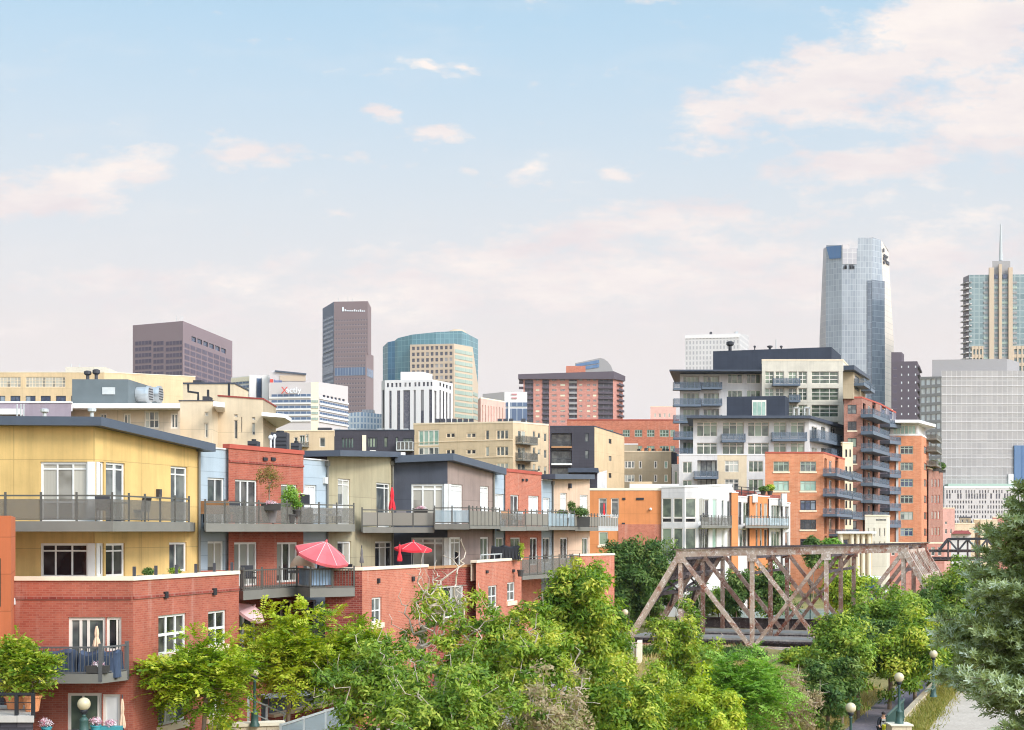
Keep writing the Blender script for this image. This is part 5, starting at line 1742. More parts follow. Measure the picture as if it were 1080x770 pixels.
# red brick residential tower with dark balcony stacks
B = Bld('apartment_tower', 'wide coral brick apartment tower with dark balcony stacks and brown roof slab', at=(630, 790))
D = 790
f, g = B.vol([(552, D), (646.5, D), (657, 812)], [zat(399, D)] * 2 + [zat(400.5, 812)], 'brick_coral', 22, noroof=True)
B.part('roof', 'granite_dark', lambda m: m.strip([XY(546.5, D - 3), XY(647.5, D - 3), XY(659.5, 812)], [XY(549, D + 20), XY(640, D + 22), XY(650, 830)], [zat(400.3, D)] * 2 + [zat(402, 812)], [zat(395.3, D), zat(392.2, D), zat(396.8, 812)]))
B.part('roof_box', 'brick_redorange', lambda m: m.prism([XY(597, 800), XY(617.5, 800), XY(617.5, 812), XY(597, 812)], zat(396, 790), zat(386, 800)))
stacks = ((553.5, 562.5), (572, 579), (600, 608.5), (631, 649.5))
for x0, x1 in stacks:
    u0, u1 = f.u(x0), min(f.u(x1), f.L - .01)
    f.op.append((u0, u1, 8.0, zat(400.5, D)))
    q = [f.pt(u0, 8, -1.6), f.pt(u1, 8, -1.6), f.pt(u1, zat(400.5, D), -1.6), f.pt(u0, zat(400.5, D), -1.6)]
    m = B.mb(); m.poly(q, [(0, 8), (u1 - u0, 8), (u1 - u0, zat(400.5, D)), (0, zat(400.5, D))]); m.build('recess_glazing', 'strip_dark', B.t)
    for j in range(12):
        zs = zat(403.8 + 5.55 * j, D)
        m = B.mb()
        f.box(m, u0 + .02, u1 - .02, zs - .25, zs, -1.55, .5)
        f.box(m, u0 + .02, u1 - .02, zs + .003, zs + .9, .36, .46)
        m.build('balcony', 'granite_dark' if (j * 3 + int(x0)) % 3 else 'tower_grey', B.t)
for j in range(11):
    zs = zat(403.8 + 5.55 * j, D)
    for side in (0, 1):
        m = B.mb()
        if side == 0:
            f.box(m, f.u(547.3), f.u(552), zs - .25, zs, -4, -1); f.box(m, f.u(547.3), f.u(552), zs, zs + .9, -1.1, -1)
        else:
            g.box(m, g.L * .35, g.L * .9, zs - .25, zs, .01, 1.4); g.box(m, g.L * .35, g.L * .9, zs, zs + .9, 1.3, 1.4)
        m.build('balcony', 'granite_dark', B.t)
for x0, x1 in ((565, 569), (582, 587), (591, 596), (611, 614.2), (619, 622.5), (625.5, 629)):
    for j in range(11):
        y0 = 399.5 + 5.5 * j
        B.pane(f, f.u(x0), f.u(x1), zat(y0 + 2.1, D), zat(y0, D), 'glass_lit', .2)
B.finish()

B = Bld('office_tower', 'curved blue glass crown rising behind the coral brick tower', at=(630, 1000))
def crown(m):
    prof = [(606.5, 383), (633, 377.5), (637, 378.6), (641, 381.5), (644.5, 386), (646.5, 391.5)]
    for i in range(len(prof) - 1):
        a, b = prof[i], prof[i + 1]
        m.prism([XY(a[0], 1000), XY(b[0], 1000), XY(b[0], 1030), XY(a[0], 1030)], zat(400, 1000), [zat(a[1], 1000), zat(b[1], 1000), zat(b[1], 1000), zat(a[1], 1000)])
B.part('crown', 'tower_grey', crown)
B.part('glass_band', 'curtain_blue', lambda m: [m.poly([P(607.5, 384 + 4.2 * k, 999.6), P(632, 379.5 + 4.4 * k, 999.6), P(632, 383 + 4.4 * k, 999.6), P(607.5, 386.8 + 4.2 * k, 999.6)], [(0, 0), (16, 0), (16, 3), (0, 3)]) for k in range(2)])
B.vol([(606.5, 1001), (646.5, 1001)], zat(400, 1000), 'tower_grey', 28)
B.finish()

small('pale pink low office far behind the red brick warehouse', 686, 713, 700, 429, 'pink_wall', [(690 + 5 * k, 436, 692 + 5 * k, 440) for k in range(4)], name='office_building', gl='glass_shade', back=20)

B = Bld('office_tower', 'pale beige gridded office tower behind the tall white apartments', at=(755, 800))
f, g = B.vol([(722.5, 805), (780, 800), (789.5, 830)], [zat(352.5, 800), zat(351.5, 800), zat(354, 830)], 'grid_beige', 30, parapet=.5)
B.part('parapet_band', 'tower_white', lambda m: f.box(m, .02, f.L - .02, zat(356, 800), zat(352, 800), .01, .3))
rooftop(B, 750, 350, 353, 810, 2, 'box', 'metal_dark', 3)
rooftop(B, 777, 349.5, 353, 810, 3, 'box', 'metal_light', 3)
B.finish()

# the tall faceted glass tower
B = Bld('office_tower', 'tallest faceted glass tower with notched crown and blue top corner', at=(904, 900))
D = 893
bt = [(864.3, 910), (871, 899), (888, 893), (904, 893), (919.3, 893), (933.3, 899), (942.5, 918)]
tp = [(868.4, 910), (871.5, 899), (888, 893), (904.6, 893), (920.3, 893), (929.4, 899), (937, 914)]
ty = [259.5, 259, 258.2, 262.2, 250.3, 253.2, 266]
m_ = ['curtain_taupe', 'curtain_sky', 'curtain_bluegrey', 'curtain_sky', 'curtain_bluegrey', 'beige_facet']
ztops = [zat(t, d[1]) for t, d in zip(ty, tp)]
yb = 447
for i in range(6):
    m = B.mb()
    a, b = XY(*bt[i]), XY(*bt[i + 1])
    c, d = XY(*tp[i + 1]), XY(*tp[i])
    za, zb_ = ztops[i], ztops[i + 1]
    if i == 2: za = zb_ = zat(262.2, 893)
    if i == 3: za = zb_ = zat(250.8, 893)
    if i in (0, 1): za, zb_ = zat(259, 900), zat(258.5, 893)
    L = math.hypot(b[0] - a[0], b[1] - a[1])
    L2 = math.hypot(c[0] - d[0], c[1] - d[1])
    zm = zat(355, 900)
    # straight up to the shoulder, then leaning in to the crown
    m.poly([(a[0], a[1], 2), (b[0], b[1], 2), (b[0], b[1], zm), (a[0], a[1], zm)], [(0, 2), (L, 2), (L, zm), (0, zm)])
    m.poly([(a[0], a[1], zm), (b[0], b[1], zm), (c[0], c[1], zb_), (d[0], d[1], za)], [(0, zm), (L, zm), (L - (L - L2) / 2, zb_), ((L - L2) / 2, za)])
    m.build('glass_facet', m_[i], B.t)
m = B.mb()
a, b, c, d = XY(*bt[0]), XY(*bt[6]), XY(925, 950), XY(872, 945)
zc, zd = zat(265, 915), zat(262.2, 893)
m.poly([(b[0], b[1], 2), (c[0], c[1], 2), (c[0], c[1], zc), (XY(*tp[6])[0], XY(*tp[6])[1], zc)])
m.poly([(c[0], c[1], 2), (d[0], d[1], 2), (d[0], d[1], zd), (c[0], c[1], zc)])
m.poly([(d[0], d[1], 2), (a[0], a[1], 2), (XY(*tp[0])[0], XY(*tp[0])[1], zd), (d[0], d[1], zd)])
t4 = [XY(*p) for p in tp]
m.poly([(t4[0][0], t4[0][1], zd - 2), (t4[1][0], t4[1][1], zd - 2), (t4[2][0], t4[2][1], zd - 2), (t4[3][0], t4[3][1], zd - 2), (c[0], c[1], zd - 2), (d[0], d[1], zd - 2)])
zk = zat(254, 893)
m.poly([(t4[3][0], t4[3][1], zk), (t4[4][0], t4[4][1], zat(250.4, 893)), (t4[5][0], t4[5][1], zat(253.3, 899)), (t4[6][0], t4[6][1], zc), (c[0], c[1], zc)])
m.poly([(t4[3][0], t4[3][1], zd - 2), (c[0], c[1], zd - 2), (c[0], c[1], zc), (t4[3][0], t4[3][1], zat(250.8, 893))])
m.build('glass_facet', 'curtain_taupe', B.t)
fq = Face(XY(871, 898.6), XY(888, 892.6))
B.part('blue_corner', 'curtain_blue', lambda m: m.poly([fq.pt(.3, zat(259.2, 895), .4), fq.pt(fq.L - .3, zat(259, 893), .4), fq.pt(fq.L - .5, zat(272.5, 893), .4), fq.pt(2.6, zat(272.5, 895), .4)], [(0, 0), (10, 0), (10, 8), (2, 8)]))
fq2 = Face(XY(888, 892.9), XY(904, 892.9))
B.part('crown_screen', 'curtain_taupe', lambda m: fq2.box(m, .3, fq2.L - .3, zat(278.5, 893), zat(262.5, 893), .02, .3))
B.part('crown_screen', 'tower_greige', lambda m: fq2.box(m, .3, fq2.L * .5, zat(262.4, 893), zat(258, 893), -4, .2))
B.part('louvre_sign', 'metal_dark', lambda m: [fq2.box(m, fq2.u(889.6 + a), fq2.u(889.6 + b), zat(283.5, 893), zat(281 - c, 893), .02, .4) for a, b, c in ((0, 3.6, 0), (1.2, 3.2, 1.6), (6, 10.5, 1.8), (9.3, 11.5, .3), (6.6, 7.6, .4))])
fq3 = Face(XY(919.3, 892.6), XY(933.3, 898.6))
B.part('dark_glazing', 'curtain_deep', lambda m: fq3.box(m, .2, fq3.L - .4, 2, zat(296, 896), .01, .25))
B.part('dark_glazing', 'curtain_deep', lambda m: (lambda q: q.box(m, q.L * .7, q.L - .05, zat(425, 893), zat(296, 893), .01, .2))(Face(XY(904, 892.7), XY(919.3, 892.7))))
fq4 = Face(XY(930.8, 899.4), XY(937.6, 914))
B.part('sign', 'metal_dark', lambda m: [fq4.box(m, fq4.L * a, fq4.L * b, zat(y1, 905), zat(y0, 905), .1, .5) for a, b, y0, y1 in ((.05, .2, 263.5, 267), (.15, .75, 269, 271), (.1, .5, 272, 275), (.5, .95, 274, 277.5), (.1, .3, 276.5, 279))])
B.finish()

B = Bld('apartment_tower', 'dark plum brown apartment tower behind the glass tower', at=(955, 760))
f, g = B.vol([(940, 762), (967.5, 760), (970.3, 790)], [zat(381, 760)] * 3, 'granite_dark', 30, parapet=.5)
B.vol([(940, 765), (951, 765), (953.5, 775)], [zat(371.5, 765)] * 3, 'granite_dark', 15, z0=zat(383, 760), parapet=.5)
for j in range(9):
    for x0 in (950.3, 957.5, 965):
        B.pane(f, f.u(x0), f.u(x0 + 1.3), zat(387.8 + 8.3 * j, 760), zat(385.6 + 8.3 * j, 760), 'glass_white', .1)
    band(B, f, 941.5, 946, 387 + 8.3 * j, 390 + 8.3 * j, 'band_purple', .1)
    m = B.mb()
    zz_ = zat(385.5 + 8.3 * j, 760)
    g.box(m, .5, g.L - .5, zz_ - .9, zz_, .01, 1.2)
    m.build('balcony', 'granite_dark', B.t)
B.finish()

B = Bld('hotel_tower', 'glass and tan stone tower with tall roof spire', at=(1050, 850))
D = 850
f0, f1 = B.vol([(1015.8, 862), (1022, 853), (1120, 850)], [zat(289, D)] * 3, ['strip_dark', 'curtain_tealgrey'], 40, parapet=.6, wall='glass_wall')
for j in range(15):
    m = B.mb()
    z = zat(296.5 + 5.7 * j, D)
    f0.box(m, .2, f0.L + .3, z - .7, z, .02, 1.8)
    f1.box(m, .3, f1.u(1024.2), z - .7, z, .02, 1.8)
    m.build('balcony', 'tower_greige' if j % 3 else 'tower_grey', B.t)
for x0, x1, y in ((1042.7, 1047.6, 282), (1053, 1056, 278.5), (1063, 1067.3, 282)):
    B.part('stone_pier', 'tower_tan', lambda m: f1.box(m, f1.u(x0), f1.u(x1), 2, zat(y, D), .02, 1.6))
for x0, x1 in ((1024.5, 1036.8), (1067.5, 1083)):
    for j in range(3):
        B.part('stone_grid', 'tower_tan', lambda m: f1.box(m, f1.u(x0), f1.u(x1), zat(368 + 9 * j, D), zat(364.5 + 9 * j, D), .02, .8))
    for k in range(4):
        x = x0 + (x1 - x0 - 1.6) * k / 3
        B.part('stone_grid', 'tower_tan', lambda m: f1.box(m, f1.u(x), f1.u(x + 1.6), 2, zat(364.6, D), .82, 1.0))
for j in range(18):
    y = 297 + 5.3 * j
    for x0, x1 in ((1037.3, 1042.3), (1047.9, 1052.8), (1056.3, 1062.7), (1067.6, 1072.5)):
        band(B, f1, x0, x1, y, y + 2.2, 'tower_grey' if (j + int(x0)) % 4 else 'band_sage', .4, 'spandrel')
B.part('crown', 'tower_grey', lambda m: m.prism([XY(1046.5, 853), XY(1065.5, 853), XY(1065.5, 865), XY(1046.5, 865)], zat(290, D), zat(274.3, D)))
B.pane(f1, f1.u(1048), f1.u(1052.5), zat(293.5, D), zat(288, D), 'glass_navy', .2) if False else None
B.part('crown_glass', 'glass_navy', lambda m: [f1.box(m, f1.u(a), f1.u(b), zat(293.5, D), zat(289, D), .05, .6) for a, b in ((1048, 1052.6), (1057.3, 1062.3))])
B.part('spire', 'metal_light', lambda m: m.tube([P(1055.5, 275, 858), P(1055.6, 255, 858), P(1055.6, 236, 858)], [1.15, .8, .3], 8))
B.finish()
# ------------------------------------------------------------------ terrain height
def wallx(y):
    return 15.6 + (y - 60) * .40        # line of the retaining wall between the two paths

def sstep(a, b, x):
    t = min(1, max(0, (x - a) / (b - a)))
    return t * t * (3 - 2 * t)

def hgt(x, y):
    base = 2.0
    if y < 30 or y > 150:
        k = 0
    else:
        k = sstep(30, 44, y) * (1 - sstep(112, 150, y))
    s = x - wallx(y)
    if s > 0:
        v = 2.0
    elif s > -4.5:
        v = .45
    else:
        v = .45 + 1.55 * sstep(4.5, 13, -s)
    h = base + (v - base) * k
    if 28 < y < 140 and -90 < x < 90:
        h += .12 * math.sin(x * .7 + 1) * math.sin(y * .53) * (1 if s < -5 else 0)
    return h

# ------------------------------------------------------------------ the riveted truss bridge
A0 = Vector((13.17, 111.0))
AD = Vector((.93, -.3676))
AT = Vector((.3676, .93))
PL = 5.62
EL, ER, WB = -.8, 3.8, 14.2
def node(i, w, z):
    p = A0 + AD * (PL * i) + AT * w
    return Vector((p.x, p.y, z))
ztop = lambda i: 9.22 + .15 * i
zbot = lambda i: 1.95 + 0 * i
org = node(EL, 0, 1.9)
br = thing('truss_bridge', 'rusty riveted steel truss railway bridge standing among the trees', 'bridge', org)
def bpart(nm, mat, fn, par=None):
    m = MB(org); fn(m); return m.build(nm, mat, par or br)
up3 = (AT.x, AT.y, 0)
def latticed(m, a, b, wd, depth):
    """built-up member: two channels with lacing bars"""
    a, b = Vector(a), Vector(b)
    t3 = Vector((AT.x, AT.y, 0)) * (depth / 2 - .04)
    m.bar(a - t3, b - t3, wd, .07, up3)
    m.bar(a + t3, b + t3, wd, .07, up3)
    L = (b - a).length
    d = (b - a).normalized()
    side = d.cross(Vector((AT.x, AT.y, 0))).normalized() * (wd / 2 - .05)
    n = max(3, int(L / .6))
    for sgn in (1, -1):
        for k in range(n):
            p, q = a + d * (L * k / n), a + d * (L * (k + 1) / n)
            s1 = 1 if k % 2 else -1
            m.bar(p + side * sgn - t3 * s1, q + side * sgn + t3 * s1, .07, .03, tuple(side))
def rivets(m, c, r=.34):
    m.bar(c - Vector((AT.x, AT.y, 0)) * .26, c + Vector((AT.x, AT.y, 0)) * .26, r * 2, r * 1.7)
for w, mt in ((0, 'rust_steel'), (7.1, 'rust_deep'), (WB, 'rust_deep')):
    bpart('top_chord', mt, lambda m: (m.bar(node(-.06, w, ztop(0)), node(3.06, w, ztop(3)), .46, .5), m.bar(node(-.08, w, ztop(0) + .3), node(3.08, w, ztop(3) + .3), .66, .05)))
    bpart('cover_plate', 'rust_dark', lambda m: m.bar(node(-.1, w, ztop(0) + .36), node(3.1, w, ztop(3) + .36), .72, .06))
    bpart('bottom_chord', mt, lambda m: m.bar(node(EL, w, zbot(0)), node(ER, w, zbot(4)), .4, .42))
    for i0, i1 in ((0, EL), (3, ER)):
        bpart('end_post', mt, lambda m: (m.bar(node(i0, w, ztop(i0)), node(i1, w, zbot(i1)), .42, .56, up3), ))
    for i in range(4):
        bpart('vertical_post', mt, lambda m: latticed(m, node(i, w, ztop(i) - .28), node(i, w, zbot(i)), .29, .42))
    for a, b, wd in ((0, 1, .3), (2, 1, .25), (1, 2, .27), (3, 2, .28)):
        bpart('diagonal', mt, lambda m: (m.bar(node(a, w - .16, ztop(a) - .2), node(b, w - .16, zbot(b)), wd, .08, up3), m.bar(node(a, w + .16, ztop(a) - .2), node(b, w + .16, zbot(b)), wd, .08, up3)))
    for i in range(4):
        bpart('gusset_plate', mt, lambda m: rivets(m, node(i, w, zbot(i)), .42))
        bpart('gusset_plate', mt, lambda m: rivets(m, node(i, w, ztop(i) - .42), .34))
# portals, sway and top bracing
for w0 in (0, 7.1):
    w1 = w0 + 7.1
    for i in range(4):
        bpart('sway_brace', 'rust_dark', lambda m: (m.bar(node(i, w0, ztop(i) - .35), node(i, w1, ztop(i) - .35), .25, .3), m.bar(node(i, w0, ztop(i) - 1.6), node(i, w1, ztop(i) - 1.6), .16, .2)))
    for i in range(3):
        bpart('top_brace', 'rust_dark', lambda m: (m.bar(node(i, w0, ztop(i) + .1), node(i + 1, w1, ztop(i + 1) + .1), .16, .14), m.bar(node(i + 1, w0, ztop(i + 1) - .1), node(i, w1, ztop(i) - .1), .16, .14)))
    def portal(m, i0, i1):
        def pp(t, w):
            return node(i0, w0 + w, ztop(i0)).lerp(node(i1, w0 + w, zbot(i1)), t)
        for t in (.03, .27, .44):
            m.bar(pp(t, 0), pp(t, 7.1), .3, .22, up3)
        for k in range(1, 6):
            w = 7.1 * k / 6
            m.bar(pp(.03, w), pp(.27, w), .22, .16, up3)
        m.bar(pp(.27, .2), pp(.44, 6.9), .2, .1, up3)
        m.bar(pp(.27, 6.9), pp(.44, .2), .2, .1, up3)
        m.bar(pp(.62, .1), pp(.44, 1.8), .16)
        m.bar(pp(.62, 7.0), pp(.44, 5.3), .16)
    bpart('portal', 'rust_steel', lambda m: portal(m, 3, ER))
    bpart('portal', 'rust_dark', lambda m: portal(m, 0, EL))
# deck: floor beams, stringers, ties, rails, guard timbers
for i in (EL, 0, 1, 2, 3, ER):
    bpart('floor_beam', 'rust_dark', lambda m: m.bar(node(i, -.2, zbot(i) - .1), node(i, WB + .2, zbot(i) - .1), .3, .7))
for w in (1.9, 4.4, 9.0, 11.5):
    bpart('stringer', 'rust_dark', lambda m: m.bar(node(EL, w, zbot(0) + .1), node(ER, w, zbot(0) + .1), .25, .5))
for w0 in (1.2, 8.3):
    def ties(m):
        for k in range(60):
            t = EL + (ER - EL) * k / 59
            m.bar(node(t, w0, zbot(0) + .45), node(t, w0 + 4.2, zbot(0) + .45), .22, .16)
    bpart('ties', 'rust_dark', ties)
    for dw in (.25, 1.35, 2.1, 2.85, 3.95):
        bpart('rail', 'timber_weathered' if dw in (.25, 3.95) else 'metal_light', lambda m: m.bar(node(EL, w0 + dw, zbot(0) + .61), node(ER, w0 + dw, zbot(0) + .61), .1, .13))
bpart('guard_timber', 'timber_weathered', lambda m: m.bar(node(EL, -.42, zbot(0) - .02), node(ER, -.42, zbot(0) - .02), .35, .26))
bpart('guard_timber', 'timber_weathered', lambda m: m.bar(node(EL, -.62, zbot(0) - .5), node(ER, -.62, zbot(0) - .5), .2, .4))
bpart('plate_girder', 'rust_dark', lambda m: (m.bar(node(EL, WB + 1, 2.9), node(ER, WB + 1, 2.9), .06, .9), m.bar(node(EL, WB + 1, 3.37), node(ER, WB + 1, 3.37), .4, .07)))
for i, sg in ((EL, -1), (ER, 1)):
    def pier(m):
        a = [node(i, -.9, 0), node(i + .3 * sg, -.9, 0), node(i + .3 * sg, WB + .6, 0), node(i, WB + .6, 0)]
        if sg < 0: a = a[::-1]
        m.prism([(q.x, q.y) for q in a], -.4, zbot(0) - .46)
    bpart('abutment', 'stone_buff', pier)
bpart('pier_block', 'stone_buff', lambda m: m.prism([(q.x, q.y) for q in (node(EL - .3, -1, 0), node(EL - .06, -1, 0), node(EL - .06, 1, 0), node(EL - .3, 1, 0))], 1.4, 2.5))

# second, smaller dark truss far beyond
o2 = P(993, 588, 200)
b2 = thing('truss_bridge', 'dark distant truss footbridge low between brick annex and spruce', 'bridge', o2)
def d2(i, w, t):
    x = 995 + 13.6 * i
    return P(x, 580 + .25 * i if t else 588.5, 200 + w - i * 1.0)
for w in (0, 4):
    m = MB(o2)
    m.bar(P(1000, 568.6, 200 + w), P(1041, 568.2, 197 + w), .3, .35)
    m.build('top_chord', 'metal_dark', b2)
    m = MB(o2)
    m.bar(P(980, 581, 201 + w), P(1060, 581, 196 + w), .35, .4)
    m.bar(P(980, 589.5, 201 + w), P(1060, 589.5, 196 + w), .35, .6)
    m.build('bottom_chord', 'rust_dark', b2)
    for a, b in ((1000, 990), (1041, 1052)):
        m = MB(o2); m.bar(P(a, 568.5, 200 + w), P(b, 581, 200 + w), .35); m.build('end_post', 'metal_dark', b2)
    for a, b in ((1000, 1010.5), (1020.5, 1010.5), (1020.5, 1031), (1041, 1031)):
        m = MB(o2); m.bar(P(a, 568.8, 199 + w), P(b, 581, 199 + w), .22); m.build('diagonal', 'metal_dark', b2)
    for x in (1000, 1010.5, 1020.5, 1031, 1041):
        m = MB(o2); m.bar(P(x, 568.8, 199.2 + w), P(x, 588, 199.2 + w), .2); m.build('vertical_post', 'rust_dark', b2)
m = MB(o2)
m.prism([XY(978, 200), XY(1062, 196), XY(1062, 201), XY(978, 205)], ZZ(590.5, 200), ZZ(589.6, 200))
m.build('deck', 'rust_dark', b2)

# ------------------------------------------------------------------ globe lamps
def lamp(label, px, ytop, D, yb, r=.2, collar='lamp_green'):
    x, y = XY(px, D)
    zb, zt = ZZ(yb, D), ZZ(ytop, D)
    hh = zt - zb
    o = thing('street_lamp', label, 'street lamp', (x, y, zb), 'globe lamps along the paths')
    m = MB((x, y, zb))
    m.lathe((x, y, zb), [(.19, 0), (.19, .08), (.15, .12), (.13, .45), (.15, .5), (.09, .56), (.062, .6), (.05, hh - 2 * r - .2), (.075, hh - 2 * r - .17), (.05, hh - 2 * r - .12)], 12)
    m.build('post', collar, o, True)
    m = MB((x, y, zb))
    m.lathe((x, y, zb), [(.05, hh - 2 * r - .118), (.11, hh - 2 * r - .06), (.12, hh - 2 * r + .03), (.1, hh - 2 * r + .05)], 12)
    m.build('collar', 'metal_black', o, True)
    m = MB((x, y, zb))
    m.ball((x, y, zt - r), r, 16, 10)
    m.build('globe', 'globe_glass', o, True)
    return o
lamp('cream globe lamp in front of the ground floor glass door', 88.5, 735.6, 44.2, 776, .205)
lamp('white globe lamp on tall dark green post between two young street trees', 268.5, 704.2, 52.6, 766, .17)
lamp('globe lamp on a stone pedestal at the railing above the lower path', 948.3, 709.3, 60, 763, .205)
lamp('globe lamp in dry grass beside the lower path, nearest to the path walker', 897.3, 741, 54, 800, .2)
lamp('grey white globe lamp half hidden behind spruce boughs', 984.5, 685.5, 74, 735, .21)
lamp('white globe lamp beside the masonry foot of the truss bridge', 659.3, 642.5, 96, 684, .22)
for (px, py, D) in ((851, 613, 142), (837, 590, 150), (877, 609, 150), (873, 617, 155)):
    pass
lamp('small white globe lamp seen through the truss by the leafy trees', 854.5, 612.3, 140, 660, .24)
lamp('distant white globe lamp seen through the truss, farther back than its neighbour', 876, 606.8, 152, 652, .24)

# pedestals, retaining wall and railing between the two paths
def wedge(name, label, cat, mat, pl, z0, z1, th, group=None):
    o = tag(None, None) if False else None
    m = MB((pl[0][0], pl[0][1], z0))
    z1s = z1 if isinstance(z1, list) else [z1] * len(pl)
    m.strip(pl, offset(pl, -th), [z0] * len(pl), z1s)
    return tag(m.build(name, mat), label, cat, group)
ped = [(wallx(59.6) - .35, 59.5), (wallx(59.6) + .75, 59.5)]
o = thing('lamp_pedestal', 'square buff stone pedestal carrying the lamp above the lower path', 'pedestal', (ped[0][0], 59.5, .3))
m = MB(o.location)
px_, py_ = XY(948.3, 60)
m.box(px_ - .42, px_ + .42, 59.58, 60.42, .3, ZZ(764.5, 60))
m.build('block', 'stone_buff', o)
m = MB(o.location)
m.box(px_ - .48, px_ + .48, 59.52, 60.48, ZZ(764.5, 60) + .002, ZZ(763, 60))
m.build('cap', 'cap_cream', o)
ys = [60.5, 66, 72, 80, 90, 102]
pl = [(wallx(y), y) for y in ys]
wedge('retaining_wall', 'buff stone retaining wall between lower path and upper path', 'wall', 'stone_buff', pl, .2, 2.15, .3)
rl = [(wallx(y) + .15, y) for y in (60.6, 63, 66.5)]
o = thing('railing', 'dark green railing on the wall beside the stone lamp pedestal', 'railing', (rl[0][0], rl[0][1], 2.15))
m = MB(o.location)
m.strip(offset(rl, .03), offset(rl, -.03), 3.1, 3.17)
m.strip(offset(rl, .025), offset(rl, -.025), 2.28, 2.33)
for i in range(len(rl) - 1):
    L = math.hypot(rl[i + 1][0] - rl[i][0], rl[i + 1][1] - rl[i][1])
    for j in range(int(L / .16)):
        t = j * .16 / L
        x, y = rl[i][0] + (rl[i + 1][0] - rl[i][0]) * t, rl[i][1] + (rl[i + 1][1] - rl[i][1]) * t
        w = .04 if j % 12 == 0 else .012
        m.box(x - w, x + w, y - w, y + w, 2.15, 3.1)
m.build('frame', 'lamp_green', o)

# masonry block with a mesh rail at the left foot of the bridge
o = thing('masonry_block', 'buff masonry wall end with white post by the bridge foot', 'wall', P(654, 700, 97))
m = MB(o.location)
m.prism([XY(652, 96.5), XY(671, 96.5), XY(674, 99), XY(654, 99)], 1.5, ZZ(679.5, 97))
m.build('wall', 'stone_buff', o)
m = MB(o.location)
m.prism([XY(671.4, 96.2), XY(676.5, 96.2), XY(677.5, 98.8), XY(672.4, 98.8)], 1.5, ZZ(677, 97))
m.build('post', 'cap_cream', o)
m = MB(o.location)
f = Face(XY(651, 96), XY(671, 96))
f.box(m, 0, f.L, ZZ(681, 96), ZZ(680, 96), 0, .06)
for k in range(9):
    f.box(m, f.L * k / 8 - .02, f.L * k / 8 + .02, ZZ(696, 96), ZZ(680.6, 96), 0, .04)
m.build('railing', 'metal_light', o)

# low fence beyond the bridge and a white and blue vehicle behind it
railing_thing('long grey picket fence beyond the truss bridge', [(735, 140), (885, 143)], [2.05, 2.05], [3.2, 3.2], 'metal_light', 'panel_glass', 2.5)
o = thing('delivery_truck', 'dark blue and white box truck half hidden beyond the bridge trees', 'truck', P(915, 640, 150))
gz = 2.0
x0, x1 = XY(905, 150)[0], XY(929, 150)[0]
m = MB(o.location); m.hexa([(x0, 150, gz + .7), (x1 - .0, 150, gz + .7), (x1, 152.3, gz + .7), (x0, 152.3, gz + .7), (x0, 150, 5.9), (x1, 150, 5.9), (x1, 152.3, 5.9), (x0, 152.3, 5.9)]); m.build('box_body', 'paint_blue', o)
m = MB(o.location); m.box(x0 - .05, x1 + .05, 149.95, 152.35, 5.903, 6.2); m.build('roof', 'paint_white', o)
m = MB(o.location); m.hexa([(x1 + .05, 150.1, gz + .5), (x1 + 1.7, 150.1, gz + .5), (x1 + 1.7, 152.2, gz + .5), (x1 + .05, 152.2, gz + .5), (x1 + .05, 150.1, 4.6), (x1 + 1.0, 150.1, 4.6), (x1 + 1.0, 152.2, 4.6), (x1 + .05, 152.2, 4.6)]); m.build('cab', 'paint_white', o)
for wx in (x0 + .6, x1 + .8):
    for wy in (150.0, 152.1):
        m = MB(o.location); m.tube([(wx, wy - .02, gz + .45), (wx, wy + .22, gz + .45)], .45, 14); m.build('wheel', 'fabric_black', o)
m = MB(o.location); m.box(x1 + .3, x1 + 1.1, 150.06, 150.095, 3.4, 4.3); m.build('window', 'glass_dark', o)

# ------------------------------------------------------------------ terrace furniture
def open_umbrella(label, px, py, D, R, tilt, mat, n=8, group=None, pole=2.3, az=0.0, droop=.42):
    """apex at the picture point; tilt in degrees about a plan axis"""
    o = thing('patio_umbrella', label, 'umbrella', P(px, py, D), group)
    o.rotation_euler = (math.radians(tilt[0]), math.radians(tilt[1]), az)
    m = MB()
    rings = 5
    vs = []
    for r in range(rings + 1):
        t = max(r / rings, .004)
        row = []
        for k in range(n * 4):
            a = 2 * PI * k / (n * 4)
            fr = (k % 4) / 4
            edge = 1 - .12 * math.sin(PI * fr) * t
            sag = -.07 * R * math.sin(PI * fr) * t
            row.append((R * t * edge * math.cos(a), R * t * edge * math.sin(a), -R * droop * t ** 1.15 + sag * .6))
        vs.append(row)
    K = n * 4
    for r in range(rings):
        for k in range(K):
            k2 = (k + 1) % K
            m.poly([vs[r][k], vs[r][k2], vs[r + 1][k2], vs[r + 1][k]])
    for k in range(K):
        k2 = (k + 1) % K
        a, b = vs[-1][k], vs[-1][k2]
        m.poly([a, b, (b[0] * 1.0, b[1] * 1.0, b[2] - .12), (a[0] * 1.0, a[1] * 1.0, a[2] - .12)])
    m.lathe((0, 0, 0), [(.06, -.02), (.05, .06), (.015, .12)], 8)
    cn = m.build('canopy', mat, o)
    m = MB()
    for k in range(n):
        for r in range(rings):
            a, b = vs[r][k * 4], vs[r + 1][k * 4]
            m.bar((a[0], a[1], a[2] + .006), (b[0], b[1], b[2] + .006), .022, .008)
    m.build('seams', 'fabric_pink', cn)
    m = MB(); m.tube([(0, 0, -.02), (0, 0, -pole)], .028, 8); m.build('pole', 'metal_dark', o)
    m = MB()
    for k in range(n):
        a = 2 * PI * k / n
        m.bar((.03 * math.cos(a), .03 * math.sin(a), -.06), (R * .97 * math.cos(a), R * .97 * math.sin(a), -R * droop - .02), .02)
    m.build('ribs', 'metal_light', o)
    return o
